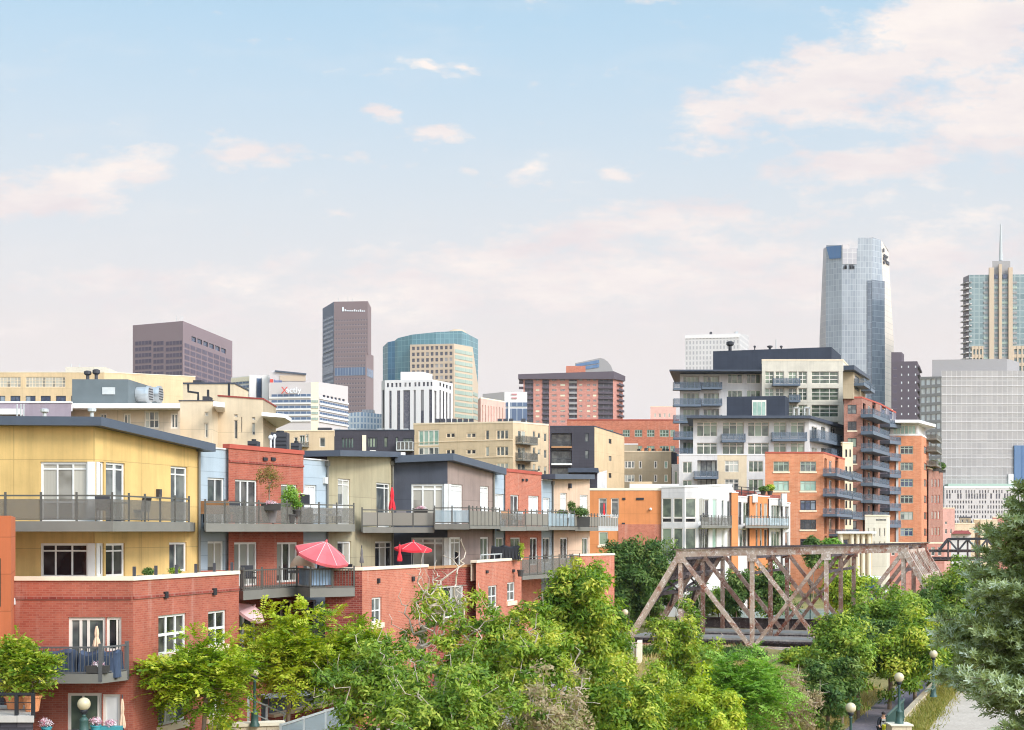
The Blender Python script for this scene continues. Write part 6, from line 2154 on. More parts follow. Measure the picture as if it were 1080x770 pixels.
def closed_umbrella(label, px, y0, y1, yb, D, mat, wpx=5):
    """furled umbrella: cloth from y0 to y1, pole to yb"""
    x, y = XY(px, D)
    zt, zc, zb = ZZ(y0, D), ZZ(y1, D), ZZ(yb, D)
    o = thing('patio_umbrella', label, 'umbrella', (x, y, zb))
    r = wpx * D / F / 2
    m = MB((x, y, zb))
    hgt_ = zt - zc
    n = 16
    prof = [(.01, 1.0), (.28, .93), (.5, .8), (.62, .62), (.55, .52), (.5, .46), (.8, .3), (1.0, .1), (.9, 0)]
    base = len(m.v)
    for rr, t in prof:
        for k in range(n):
            a = 2 * PI * k / n
            q = r * rr * (1 + .22 * (1 if k % 2 else -1) * rr)
            m.v.append((q * math.cos(a), q * math.sin(a), zc - zb + hgt_ * t))
    for i in range(len(prof) - 1):
        for k in range(n):
            k2 = (k + 1) % n
            m.f.append((base + i * n + k, base + i * n + k2, base + (i + 1) * n + k2, base + (i + 1) * n + k))
            m.uv.append([(0, 0)] * 4); m.mi.append(0)
    m.build('canopy', mat, o)
    m = MB((x, y, zb)); m.tube([(x, y, zb), (x, y, zt + .08)], .024, 8); m.build('pole', 'metal_dark', o)
    m = MB((x, y, zb)); m.lathe((x, y, zb), [(.26, 0), (.24, .06), (.06, .09), (.05, .25)], 12); m.build('base', 'metal_black', o)
    return o
open_umbrella('large faded red umbrella tilted over the blue screened terrace', 344, 571.5, 63.4, 1.25, (13, 19), 'fabric_faded', az=0, droop=.5)
open_umbrella('pinkish white umbrella tilted above the lowest balcony of the red brick block', 268, 639.5, 62.2, .72, (14, 33), 'fabric_pink', 6)
open_umbrella('small bright red open umbrella on the charcoal block terrace', 436, 571.5, 75.5, 1.0, (4, 3), 'fabric_red', 6, droop=.35)
closed_umbrella('furled tan umbrella standing between blue furniture covers', 102, 659, 683, 713, 48.6, 'fabric_tan', 7)
closed_umbrella('furled tan umbrella beside the ground floor glass door', 129, 735, 768, 785, 48, 'fabric_tan', 6)
closed_umbrella('furled dark red umbrella on the olive block balcony', 413.5, 513, 538.5, 557, 78.4, 'fabric_red', 6.5)
closed_umbrella('furled bright red umbrella on the charcoal block terrace', 421.5, 573, 592, 604, 73, 'fabric_red', 5)
closed_umbrella('furled pale grey umbrella on the olive block terrace', 381.5, 577, 594, 606, 67.5, 'fabric_grey', 4)
closed_umbrella('thin furled red umbrella against the orange block window', 637, 530, 544, 553, 112, 'fabric_red', 2.6)

def chair(px, D, z, rot, mat, label, w=.55, loveseat=False):
    x, y = XY(px, D)
    o = thing('patio_chair', label, 'chair', (x, y, z))
    o.rotation_euler = (0, 0, rot)
    W = w if not loveseat else 1.5
    m = MB(); m.box(-W / 2, W / 2, -.28, .28, .38, .46); m.build('seat', mat, o)
    m = MB(); m.hexa([(-W / 2, .22, .463), (W / 2, .22, .463), (W / 2, .28, .463), (-W / 2, .28, .463), (-W / 2, .32, .95), (W / 2, .32, .95), (W / 2, .38, .95), (-W / 2, .38, .95)]); m.build('backrest', mat, o)
    for sx in (-1, 1):
        for sy in (-1, 1):
            m = MB(); m.bar((sx * (W / 2 - .04), sy * .22, 0), (sx * (W / 2 - .04), sy * .22, .378), .04); m.build('leg', 'metal_dark', o)
        m = MB(); m.bar((sx * (W / 2 - .02), -.26, .64), (sx * (W / 2 - .02), .28, .66), .05, .03); m.build('armrest', mat, o)
    return o
def ptable(px, D, z, mat, label, r=.45):
    x, y = XY(px, D)
    o = thing('patio_table', label, 'table', (x, y, z))
    m = MB(); m.lathe((0, 0, .68), [(r * .96, 0), (r, .02), (r, .04), (r * .96, .05)], 18); m.build('tabletop', mat, o)
    m = MB(); m.tube([(0, 0, .03), (0, 0, .68)], .035, 8); m.build('stem', 'metal_dark', o)
    m = MB(); m.lathe((0, 0, 0), [(.25, 0), (.25, .02), (.04, .05)], 12); m.build('base', 'metal_dark', o)
    return o
FU, FL = 11.36, 8.53
chair(250, 62.6, FU, .6, 'fabric_black', 'dark patio chair by the brick door of the red block upper balcony')
chair(228, 62.2, FU, 2.9, 'wood', 'wooden slatted bench with back to the railing on the upper balcony', loveseat=True)
chair(352, 69.6, FU, -.5, 'fabric_white', 'white patio chair at the olive end of the red block upper balcony')
chair(337, 68.6, FU, .9, 'fabric_white', 'white patio chair beside the blue siding upstairs')
ptable(344.5, 69.4, FU, 'fabric_white', 'round white table between two white chairs upstairs')
chair(262, 62.5, FL, .4, 'fabric_black', 'dark patio chair on the lower terrace near the sliding door')
chair(362, 64.9, FL, -.4, 'fabric_black', 'dark patio chair under the red umbrellas, right of the table')
ptable(352, 65.0, FL, 'metal_dark', 'dark round table under the large red umbrella')
chair(343, 65.2, FL, .5, 'fabric_black', 'dark patio chair under the red umbrellas, left of the table')
chair(535, 88, 11.3, .4, 'wood', 'reddish wooden chair on the second brick block balcony')
chair(544, 88.9, 11.3, -.7, 'fabric_white', 'white chair on the second brick block balcony')
ptable(539.5, 88.6, 11.3, 'fabric_white', 'small white table on the second brick block balcony', .35)
chair(424, 79.3, 11.22, .2, 'fabric_grey', 'grey chair beside the furled red umbrella')
ptable(480, 79.6, 11.4, 'fabric_white', 'white table behind glass screen of the charcoal balcony', .5)
chair(600, 98.5, 11.3, .2, 'fabric_white', 'white chair on the tan bay balcony')
ptable(125.5, 56.2, 11.4, 'fabric_black', 'dark table by the yellow block corner door', .4)
chair(148, 57.6, 11.4, -.4, 'fabric_black', 'black chair on the yellow block balcony behind grey screens')
chair(110, 54.3, 11.4, .5, 'fabric_black', 'black chair behind the corner post of the yellow block balcony')
chair(221, 59.5, 8.2, .2, 'fabric_white', 'white chair on the brick base roof terrace near the blue strip')
ptable(212, 58.8, 8.2, 'fabric_white', 'white table on the brick base roof terrace', .4)

def cover(label, px0, px1, y0, y1, D, dp, mat, name='covered_furniture', lumps=2, cat='furniture cover'):
    """cloth cover draped over furniture or a grill: a soft box with folds"""
    x0, x1 = XY(px0, D)[0], XY(px1, D)[0]
    z0, z1 = ZZ(y1, D), ZZ(y0, D)
    cx = (x0 + x1) / 2
    o = thing(name, label, cat, (cx, D, z0))
    w, h = (x1 - x0), (z1 - z0)
    nx, ny = 26, 12
    m = MB()
    rnd = random.Random(int(px0))
    ph = rnd.random() * 6
    top = lambda u, v: h * (.92 - .16 * abs(math.sin(lumps * PI * u + .3)) * .6 - .1 * (2 * v - 1) ** 2)
    g = [[None] * (ny + 1) for _ in range(nx + 1)]
    for i in range(nx + 1):
        for j in range(ny + 1):
            u, v = i / nx, j / ny
            g[i][j] = ((u - .5) * w * .94, (v - .5) * dp * .94, top(u, v) + .012 * math.sin(9 * u * w + 5 * v + ph))
    for i in range(nx):
        for j in range(ny):
            m.poly([g[i][j], g[i + 1][j], g[i + 1][j + 1], g[i][j + 1]])
    ring = [g[i][0] for i in range(nx + 1)] + [g[nx][j] for j in range(1, ny + 1)] + [g[i][ny] for i in range(nx - 1, -1, -1)] + [g[0][j] for j in range(ny - 1, 0, -1)]
    n = len(ring)
    low = []
    for k, p in enumerate(ring):
        fl = 1.05 + .05 * math.sin(k * 2.1 + ph) + .03 * math.sin(k * .9)
        low.append((p[0] * fl, p[1] * fl * 1.05, 0))
    for k in range(n):
        k2 = (k + 1) % n
        m.poly([ring[k], low[k], low[k2], ring[k2]])
    m.build('cover', mat, o, False)
    m = MB()
    for sx in (-1, 1):
        for sy in (-1, 1):
            m.bar((sx * w * .42, sy * dp * .42, -.06), (sx * w * .42, sy * dp * .42, .1), .06)
    m.build('feet', 'metal_black', o)
    return o
cover('long blue grey cover draped over garden sofa on the picket balcony', 24, 80, 681.5, 713.5, 48.6, .8, 'fabric_blue', lumps=1)
cover('blue grey cover draped over a table behind the furled tan umbrella', 85.5, 128, 682, 713.5, 48.75, .7, 'fabric_blue', lumps=2)
cover('two lumped glossy black grill cover on the salmon brick terrace', 517.5, 549, 573.5, 590, 84.5, 1.0, 'fabric_black', lumps=2)
cover('grey weathered cover over a grill at the brick wall upstairs', 315.5, 329.5, 533, 555, 67.2, .7, 'fabric_grey', lumps=1)
o = thing('sunshade', 'beige domed sunshade chair on the lower terrace by the blue screen', 'sunshade', P(318.5, 604, 64.6))
m = MB()
for k in range(10):
    a0, a1 = PI * .5 * k / 10, PI * .5 * (k + 1) / 10
    for j in range(16):
        b0, b1 = PI * j / 16, PI * (j + 1) / 16
        s = lambda a, b: (.6 * math.cos(b), -.5 * math.sin(b) * math.sin(a) + .2, .1 + .72 * math.sin(b) * math.cos(a * .8))
        m.poly([s(a0, b0), s(a0, b1), s(a1, b1), s(a1, b0)])
m.build('hood', 'fabric_tan', o)
m = MB(); m.box(-.58, .58, -.28, .3, -.02, .1); m.build('seat', 'fabric_grey', o)
m = MB()
for sx in (-.5, .5):
    for sy in (-.22, .24):
        m.bar((sx, sy, -.3), (sx, sy, -.022), .05)
m.build('legs', 'metal_dark', o)
# cloth screens tied to the lower terrace rail
for i, (pa, pb, Da, Db) in enumerate((((313, 601), (327, 600), 64.3, 62.95), ((327.4, 600), (352, 600.5), 63.0, 63.45))):
    fc = Face(XY(pa[0], Da), XY(pb[0], Db))
    m = MB(fc.pt(0, 8.56))
    n = 24
    for k in range(n):
        a, b = fc.L * k / n, fc.L * (k + 1) / n
        w = lambda u: -.1 + .025 * math.sin(u * 14)
        m.poly([fc.pt(a, 8.58, w(a)), fc.pt(b, 8.58, w(b)), fc.pt(b, 9.28, -.09), fc.pt(a, 9.28, -.09)])
        m.poly([fc.pt(a, 8.58, w(a) - .012), fc.pt(b, 8.58, w(b) - .012), fc.pt(b, 9.28, -.102), fc.pt(a, 9.28, -.102)])
    tag(m.build('cloth_screen', 'fabric_lightblue'), ['light blue cloth screen tied inside the corner of the lower terrace rail', 'wider light blue cloth screen tied along the front of the lower terrace rail'][i], 'screen')
# patio heater box upstairs by the blue siding
o = thing('wall_screen', 'black television under small wooden hood at the brick wall upstairs', 'television', P(320.8, 530, 68.6))
m = MB(o.location); f = Face(XY(316.5, 68.4), XY(325.2, 69.1))
f.box(m, 0, f.L, ZZ(532, 68.6), ZZ(521.5, 68.6), 0, .08); m.build('panel', 'fabric_black', o)
m = MB(o.location); f.box(m, -.15, f.L * .45, ZZ(521.4, 68.6), ZZ(520.4, 68.6), -.3, .15); m.build('hood', 'cap_cream', o)
m = MB(o.location); m.bar(f.pt(f.L / 2, 11.36, -.1), f.pt(f.L / 2, ZZ(532, 68.6), -.05), .05); m.build('stand', 'metal_dark', o)
# ------------------------------------------------------------------ trees and plants
def np_mesh(name, verts, quads, mat, tint=None, parent=None, loc=None):
    me = bpy.data.meshes.new(name)
    nv, nq = len(verts), len(quads)
    me.vertices.add(nv)
    me.vertices.foreach_set('co', np.asarray(verts, np.float32).ravel())
    me.loops.add(nq * 4)
    me.loops.foreach_set('vertex_index', np.asarray(quads, np.int32).ravel())
    me.polygons.add(nq)
    me.polygons.foreach_set('loop_start', np.arange(nq, dtype=np.int32) * 4)
    me.polygons.foreach_set('loop_total', np.full(nq, 4, np.int32))
    me.update(calc_edges=True)
    if tint is not None:
        a = me.attributes.new('tint', 'FLOAT', 'POINT')
        a.data.foreach_set('value', np.asarray(tint, np.float32))
    me.materials.append(MATS[mat])
    o = bpy.data.objects.new(name, me)
    COL.objects.link(o)
    if parent is not None:
        o.parent = parent
    return o

def unit(a):
    return a / np.maximum(np.linalg.norm(a, axis=-1, keepdims=True), 1e-6)

def leaves(rs, cents, per, L, wr, spread, frond=0, outc=None, droop=.3, flat=.7):
    """leaf quads round the cluster centres; frond > 0 sets them in pairs along short drooping stalks"""
    n = len(cents)
    tint_c = rs.rand(n)
    if frond:
        nf = max(1, per // (2 * frond))
        c = np.repeat(cents, nf, 0)
        tc = np.repeat(tint_c, nf)
        out = unit(c - outc) if outc is not None else 0
        d = unit(rs.randn(len(c), 3) * np.array([1, 1, .55]) + out * .7 + np.array([0, 0, .15]))
        st = c + rs.randn(len(c), 3) * spread * np.array([1, 1, flat]) * .55
        flen = L * frond * .62
        t = (np.arange(frond) + .6) / frond
        pos = st[:, None, :] + d[:, None, :] * (t[None, :, None] * flen)
        pos[:, :, 2] -= droop * flen * (t[None, :] ** 2)
        up = np.tile(np.array([0, 0, 1.0]), (len(c), 1)) + rs.randn(len(c), 3) * .35
        side = unit(np.cross(d, up))
        P_, A_, T_ = [], [], []
        for sg in (1, -1):
            ax = unit(side * sg * .85 + d * .5 + np.array([0, 0, -.15]))
            P_.append(pos.reshape(-1, 3))
            A_.append(np.repeat(ax, frond, 0))
            T_.append(np.repeat(tc, frond))
        p = np.concatenate(P_); ax = np.concatenate(A_); tn = np.concatenate(T_)
        nr = unit(np.concatenate([np.repeat(unit(up), frond, 0)] * 2) + rs.randn(len(p), 3) * .3)
    else:
        p = np.repeat(cents, per, 0)
        tn = np.repeat(tint_c, per)
        sz = np.repeat(.7 + .6 * rs.rand(n, 1), per, 0)
        off = unit(rs.randn(len(p), 3)) * (.45 + .75 * rs.rand(len(p), 1)) * spread * sz * 1.25 * np.array([1, 1, flat])
        p = p + off
        out = unit(p - outc) if outc is not None else unit(off)
        nr = unit(unit(off) * .9 + np.array([0, 0, .55]) + out * .35 + rs.randn(len(p), 3) * .45)
        ax = unit(np.cross(nr, rs.randn(len(p), 3)) + np.array([0, 0, -droop]) + out * .25)
    sd = unit(np.cross(ax, nr))
    nr = np.cross(sd, ax)
    ln = L * (.7 + .6 * rs.rand(len(p), 1))
    w = ln * wr
    v = np.stack([p, p + ax * ln * .45 + sd * w * .5 + nr * w * .12, p + ax * ln, p + ax * ln * .45 - sd * w * .5 + nr * w * .12], 1)
    q = np.arange(len(p) * 4).reshape(-1, 4)
    return v.reshape(-1, 3), q, np.repeat(np.clip(tn + rs.randn(len(p)) * .1, 0, 1), 4)

def skeleton(rs, cents, trunk_pts, r_tip, r_max, jit=.12):
    """branches from the trunk out to every cluster centre: (verts, quads)"""
    nodes = [np.array(p, float) for p in trunk_pts]
    par = [-1] + list(range(len(trunk_pts) - 1))
    order = np.argsort(np.linalg.norm(cents - nodes[-1], axis=1))
    arr = np.array(nodes)
    cnt = [0] * len(nodes)
    for ci in order:
        p = cents[ci]
        dv = p - arr
        dist = np.linalg.norm(dv, axis=1)
        cost = dist * (1 + .9 * np.clip(-dv[:, 2] / np.maximum(dist, .01), 0, 1)) + .0 * dist
        cost[0] += 2
        j = int(np.argmin(cost))
        k = max(1, min(4, int(dist[j] / .35)))
        prev = j
        for s in range(1, k + 1):
            t = s / k
            q = arr[j] * (1 - t) + p * t
            if s < k:
                q = q + rs.randn(3) * jit * min(1, dist[j])
                q[2] += .18 * dist[j] * math.sin(PI * t) * .4
            nodes.append(q); par.append(prev); cnt.append(0)
            prev = len(nodes) - 1
        arr = np.array(nodes)
        q = prev
        while q >= 0:
            cnt[q] += 1
            q = par[q]
    rad = np.minimum(r_tip * np.sqrt(np.maximum(cnt, 1)), r_max)
    V, Q = [], []
    for i in range(1, len(nodes)):
        a, b = arr[par[i]], arr[i]
        d = b - a
        l = np.linalg.norm(d)
        if l < 1e-4: continue
        d /= l
        ref = np.array([1.0, 0, 0]) if abs(d[0]) < .8 else np.array([0, 1.0, 0])
        e1 = np.cross(d, ref); e1 /= np.linalg.norm(e1)
        e2 = np.cross(d, e1)
        n = 8 if rad[i] > .05 else (5 if rad[i] > .02 else 3)
        ra = min(rad[par[i]], rad[i] * 1.35)
        base = len(V)
        for rr, c in ((ra, a), (rad[i], b)):
            for k in range(n):
                an = 2 * PI * k / n
                V.append(c + (e1 * math.cos(an) + e2 * math.sin(an)) * rr)
        for k in range(n):
            k2 = (k + 1) % n
            Q.append((base + k, base + k2, base + n + k2, base + n + k))
    return np.array(V), np.array(Q)

def crown_pts(rs, n, rx, ry, z0, z1, lump=.35, inner=.45):
    d = unit(rs.randn(n, 3))
    d[:, 2] = np.abs(d[:, 2]) * np.where(rs.rand(n) < .72, 1, -1)
    r = (inner + (1 - inner) * rs.rand(n) ** .6)
    ph = rs.rand(4) * 6
    az = np.arctan2(d[:, 1], d[:, 0])
    r *= 1 - lump * .5 + lump * .5 * (np.sin(az * 3 + ph[0]) * np.cos(d[:, 2] * 4 + ph[1]) + .6 * np.sin(az * 5 + ph[2] + d[:, 2] * 3))
    hz = (z1 - z0) / 2
    p = d * r[:, None] * np.array([rx, ry, hz])
    p[:, 2] += (z0 + z1) / 2
    return p

def tree(name, label, px, D, yt, yb, hw, leaf, bark='bark', n=130, per=90, L=.13, wr=.5, frond=0, bare=.1, seed=1, spread=.32, lump=.4,
         trunk_r=.13, base=None, cat='tree', group='trees and bushes by the path', inner=.4, ry=None, lean=0, r_tip=.007, jit=.12, twigs=None):
    rs = np.random.RandomState(seed)
    x, y = XY(px, D)
    zb = hgt(x, y) - .05 if base is None else base
    s = D / F
    z1, z0 = ZZ(yt, D) - zb, ZZ(yb, D) - zb
    z0 = max(z0, .25)
    rx = hw * s
    ry = ry or rx
    o = thing(name, label, cat, (x, y, zb), group)
    c = crown_pts(rs, n, rx, ry, z0, z1, lump, inner)
    zm = z0 + (z1 - z0) * .35
    k = 6
    tr = [(lean * t * .5 + .12 * math.sin(3 * t + seed) * t * rx * .4, .1 * math.cos(2.3 * t + seed) * t * rx * .4, zm * t) for t in [i / k for i in range(k + 1)]]
    nt_ = (28 if bark == 'bark_pale' else 0) if twigs is None else twigs
    ce = c
    if nt_:
        far = c[np.argsort(-(c[:, 2] + .5 * np.linalg.norm(c[:, :2], axis=1)))[:max(nt_, len(c) // 2)]]
        pk = far[rs.randint(0, len(far), nt_)]
        od = unit(pk - np.array([0, 0, z0]) + rs.randn(nt_, 3) * .5 + np.array([0, 0, .6]))
        c2 = pk + od * (.35 + .55 * rs.rand(nt_, 1))
        c2 = np.concatenate([c2, c2 - od * .25 + rs.randn(nt_, 3) * .16])
        ce = np.concatenate([c, c2])
    V, Q = skeleton(rs, ce, tr, r_tip, trunk_r, jit)
    np_mesh('trunk', V, Q, bark, None, o)
    keep = rs.rand(n) >= bare
    cc = c[keep]
    v, q, t = leaves(rs, cc, per, L, wr, spread, frond, np.array([0, 0, zm]))
    np_mesh('crown', v, q, leaf, t, o)
    return o

GST = 'street trees before the row'
SF = dict(frond=7, L=.17, wr=.5, spread=.3, lump=.7, bare=.02, group=GST)
tree('street_tree', 'small yellow green street tree leaning over the brick base windows', 214, 50.5, 670, 770, 56, 'leaf_bright', n=150, per=140, seed=11, trunk_r=.08, **SF)
tree('street_tree', 'yellow green street tree in front of the lowest red brick balcony', 303, 57, 640, 752, 50, 'leaf_bright', n=150, per=140, seed=12, trunk_r=.1, **SF)
tree('street_tree', 'rounded yellow green tree under the salmon brick terrace corner', 372, 58.5, 646, 765, 60, 'leaf_bright', n=170, per=140, seed=13, trunk_r=.1, **SF)
BF = dict(wr=.4, lump=.75)
tree('broadleaf_tree', 'olive green tree with pale dead twigs below the salmon brick terrace', 408, 49, 650, 830, 80, 'leaf_olive', 'bark_pale', n=190, per=80, L=.2, bare=.2, seed=14, spread=.25, trunk_r=.12, r_tip=.0075, jit=.06, **BF)
tree('broadleaf_tree', 'half bare tree with pale grey branches reaching up to the brick terrace', 464, 55, 578, 780, 60, 'leaf_green', 'bark_pale', n=230, per=70, L=.19, bare=.8, seed=15, spread=.26, trunk_r=.14, r_tip=.0095, wr=.4, lump=.5, jit=.05, twigs=80)
tree('broadleaf_tree', 'bright green tree with thin bare twigs below the black covered grill', 528, 53, 604, 810, 76, 'leaf_green', 'bark_pale', n=230, per=80, L=.21, bare=.16, seed=16, spread=.27, trunk_r=.14, r_tip=.0075, jit=.06, **BF)
tree('broadleaf_tree', 'tall dense green tree hiding the tan bay terrace', 612, 60, 568, 760, 58, 'leaf_green', n=290, per=90, L=.22, bare=.05, seed=17, spread=.31, trunk_r=.16, **BF)
tree('broadleaf_tree', 'wide green bush tree beneath the half bare tree', 470, 43, 674, 850, 100, 'leaf_olive', 'bark_pale', n=240, per=85, L=.17, bare=.14, seed=18, spread=.24, trunk_r=.1, r_tip=.0075, jit=.06, **BF)
tree('broadleaf_tree', 'sparse bush tree with tangled pale twigs over dry ground', 580, 44, 690, 850, 66, 'leaf_dry', 'bark_pale', n=190, per=46, L=.15, bare=.5, seed=19, spread=.24, trunk_r=.1, r_tip=.0075, jit=.06, **BF)
tree('broadleaf_tree', 'bright green bush tree between tall dense tree and dry twigs', 562, 49, 640, 800, 58, 'leaf_green', 'bark_pale', n=170, per=80, L=.19, bare=.1, seed=40, spread=.24, trunk_r=.1, r_tip=.0075, jit=.06, **BF)
tree('broadleaf_tree', 'round green bush between dry twigs and feathery tree', 655, 46, 690, 850, 78, 'leaf_green', n=230, per=90, L=.18, bare=.06, seed=20, spread=.24, trunk_r=.1, **BF)
tree('broadleaf_tree', 'feathery light green tree in front of the bridge end post', 714, 70, 624, 775, 40, 'leaf_green', 'bark_pale', n=190, per=60, L=.24, bare=.15, seed=21, spread=.29, trunk_r=.11, r_tip=.009, jit=.06, wr=.34, lump=.8)
tree('broadleaf_tree', 'low bright yellow green bush below the truss panel', 745, 54, 700, 825, 58, 'leaf_bright', n=190, per=85, L=.19, bare=.06, seed=22, spread=.25, trunk_r=.09, **BF)
tree('sumac_bush', 'fresh green sumac bush under the bridge deck edge', 789, 66, 684, 800, 50, 'leaf_sumac', n=150, per=130, L=.22, wr=.36, frond=8, bare=.02, seed=23, spread=.35, trunk_r=.08, cat='bush', lump=.7)
tree('dry_bush', 'dry tan brush beside the dark opening under the bridge', 832, 70, 708, 810, 40, 'leaf_dry', 'bark_pale', n=150, per=70, L=.2, wr=.25, bare=.25, seed=24, spread=.25, trunk_r=.06, cat='bush', r_tip=.009)
tree('broadleaf_tree', 'dark green bush at the right foot of the truss', 872, 72, 688, 800, 42, 'leaf_dark', n=180, per=90, L=.22, bare=.06, seed=25, spread=.27, trunk_r=.1, **BF)
tree('broadleaf_tree', 'large olive green tree covering the right half of the truss bridge', 938, 84, 600, 745, 64, 'leaf_olive', n=340, per=100, L=.26, bare=.05, seed=26, spread=.44, trunk_r=.2, **BF)
tree('broadleaf_tree', 'dark lower tree beside the lamp on the stone pedestal', 905, 80, 640, 722, 46, 'leaf_dark', n=220, per=95, L=.25, bare=.05, seed=27, spread=.4, trunk_r=.16, **BF)
tree('broadleaf_tree', 'dark green tree between pedestal lamp and spruce', 992, 86, 612, 742, 48, 'leaf_dark', n=230, per=95, L=.26, bare=.05, seed=28, spread=.42, trunk_r=.17, **BF)
tree('broadleaf_tree', 'leafy green tree filling the gap between the big olive tree and the dark trees', 966, 78, 648, 738, 48, 'leaf_green', n=230, per=95, L=.24, bare=.05, seed=47, spread=.38, trunk_r=.14, **BF)
tree('broadleaf_tree', 'spreading green tree in front of the truss right of the sumac bush', 888, 77, 642, 742, 40, 'leaf_olive', n=210, per=95, L=.24, bare=.06, seed=48, spread=.38, trunk_r=.14, **BF)
tree('shrub', 'dark shrub in front of the orange block base beside the end post', 676, 134, 624, 690, 26, 'leaf_dark', n=110, per=80, L=.36, bare=.02, seed=49, spread=.45, trunk_r=.1, ry=1.6, cat='shrub', **BF)
tree('broadleaf_tree', 'light green bushy tree low behind the tall dense green tree', 640, 66, 632, 765, 34, 'leaf_green', n=150, per=90, L=.22, bare=.06, seed=50, spread=.34, trunk_r=.1, **BF)
tree('broadleaf_tree', 'green bush filling the slope below the masonry wall end', 690, 62, 700, 800, 46, 'leaf_green', n=180, per=90, L=.2, bare=.06, seed=51, spread=.3, trunk_r=.1, **BF)
tree('broadleaf_tree', 'pale green bush under the bridge deck left of the sumac bush', 735, 76, 676, 770, 36, 'leaf_olive', n=150, per=85, L=.23, bare=.1, seed=52, spread=.34, trunk_r=.1, **BF)
for sx, sD, lab in ((700, 103, 'low dark shrub at the masonry wall end under the bridge deck'), (742, 101, 'low dark shrub under the bridge deck behind the yellow green bush'), (780, 99, 'low dark shrub under the bridge deck right above the sumac bush'), (846, 97, 'low dark shrub under the bridge deck between dry brush and big olive tree')):
    tree('shrub', lab, sx, sD, 685, 730, 28, 'leaf_green' if sx in (742, 846) else 'leaf_dark', n=110, per=80, L=.28, bare=.03, seed=sx, spread=.36, trunk_r=.06, ry=1.2, cat='shrub', **BF)
tree('broadleaf_tree', 'grey green tree rising behind the bridge portal', 1020, 99, 582, 690, 48, 'leaf_olive', n=220, per=90, L=.3, bare=.06, seed=29, spread=.5, trunk_r=.2, **BF)
tree('broadleaf_tree', 'dark tree behind the spruce top', 1070, 98, 578, 700, 44, 'leaf_dark', n=170, per=80, L=.3, bare=.05, seed=30, spread=.5, trunk_r=.2, **BF)
tree('broadleaf_tree', 'tall dark green tree behind the left end post of the truss', 662, 128, 560, 690, 40, 'leaf_dark', n=280, per=90, L=.36, bare=.02, seed=31, spread=.55, trunk_r=.22, ry=2.4, **BF)
tree('broadleaf_tree', 'dark green tree against the white glazed bay', 696, 132, 563, 690, 26, 'leaf_dark', n=160, per=80, L=.36, bare=.02, seed=32, spread=.5, trunk_r=.2, ry=2.0, **BF)
tree('broadleaf_tree', 'ivy dark green tree seen through the truss before the terraced houses', 812, 134, 588, 662, 28, 'leaf_dark', n=150, per=80, L=.36, bare=.02, seed=33, spread=.5, trunk_r=.2, ry=2, **BF)
tree('broadleaf_tree', 'slim green tree seen through the truss near the white bay', 777, 134, 596, 667, 15, 'leaf_dark', n=90, per=80, L=.36, bare=.02, seed=34, spread=.45, trunk_r=.15, ry=1.6, **BF)
tree('shrub', 'dark shrub beyond the bridge deck under the white bay', 738, 138, 612, 668, 17, 'leaf_dark', n=90, per=80, L=.36, bare=.02, seed=45, spread=.45, trunk_r=.1, ry=1.6, cat='shrub', **BF)
tree('shrub', 'second dark shrub beyond the bridge deck, beside the slim green tree', 758, 140, 618, 668, 14, 'leaf_green', n=80, per=80, L=.36, bare=.02, seed=46, spread=.45, trunk_r=.1, ry=1.6, cat='shrub', **BF)
tree('broadleaf_tree', 'yellow green tree glowing behind the right truss panel', 892, 138, 594, 668, 30, 'leaf_bright', n=140, per=80, L=.36, bare=.05, seed=35, spread=.55, trunk_r=.16, **BF)
tree('broadleaf_tree', 'small round tree before the orange corner block', 858, 175, 564, 600, 12, 'leaf_dark', n=60, per=80, L=.4, wr=.5, bare=.02, seed=36, spread=.5, trunk_r=.15)
tree('broadleaf_tree', 'second small green tree before the orange corner block, nearest the pavilion', 876, 178, 567, 600, 10, 'leaf_sumac', n=50, per=80, L=.4, wr=.5, bare=.02, seed=37, spread=.5, trunk_r=.15)
tree('broadleaf_tree', 'green bush low in the right truss panel', 903, 94, 648, 695, 26, 'leaf_green', n=90, per=80, L=.28, bare=.03, seed=38, spread=.42, trunk_r=.1, **BF)

# plants in pots and boxes
def potted(label, px, D, zb, yt, hw, leaf, pot, n=24, per=40, L=.07, frond=0, seed=1, potr=.2, poth=.35, low=.0, name='potted_plant', wr=.5, bark='bark', spread=.1, box=None, inner=.3):
    rs = np.random.RandomState(seed)
    x, y = XY(px, D)
    o = thing(name, label, 'plant', (x, y, zb), 'potted plants on the terraces')
    z1 = ZZ(yt, D) - zb
    rx = hw * D / F
    z0 = poth + low
    c = crown_pts(rs, n, rx, min(rx, .75), z0, max(z1, z0 + .1), .3, inner)
    V, Q = skeleton(rs, c, [(0, 0, poth * .8 + (z0 + .3 * (z1 - z0) - poth * .8) * t) for t in (0, .5, 1)], .004, .03, .05)
    np_mesh('stems', V, Q, bark, None, o)
    v, q, t = leaves(rs, c, per, L, wr, spread, frond, np.array([0, 0, z0]))
    np_mesh('foliage', v, q, leaf, t, o)
    m = MB()
    if box:
        m.hexa([(-box / 2, -.12, 0), (box / 2, -.12, 0), (box / 2, .12, 0), (-box / 2, .12, 0), (-box / 2 - .03, -.15, poth), (box / 2 + .03, -.15, poth), (box / 2 + .03, .15, poth), (-box / 2 - .03, .15, poth)])
    else:
        m.lathe((0, 0, 0), [(potr * .72, 0), (potr * .95, poth * .85), (potr * 1.08, poth * .86), (potr * 1.08, poth), (potr * .9, poth * .99), (potr * .85, poth * .9)], 16)
    m.build('pot', pot, o)
    return o
tz = ZZ(755, 43.5) + .004
potted('leafy green shrub in a terracotta pot on the dark railed terrace corner', 34, 44.6, tz, 690, 24, 'leaf_green', 'terracotta', 80, 80, .15, 5, 41, .28, .5, .0, wr=.5, spread=.22)
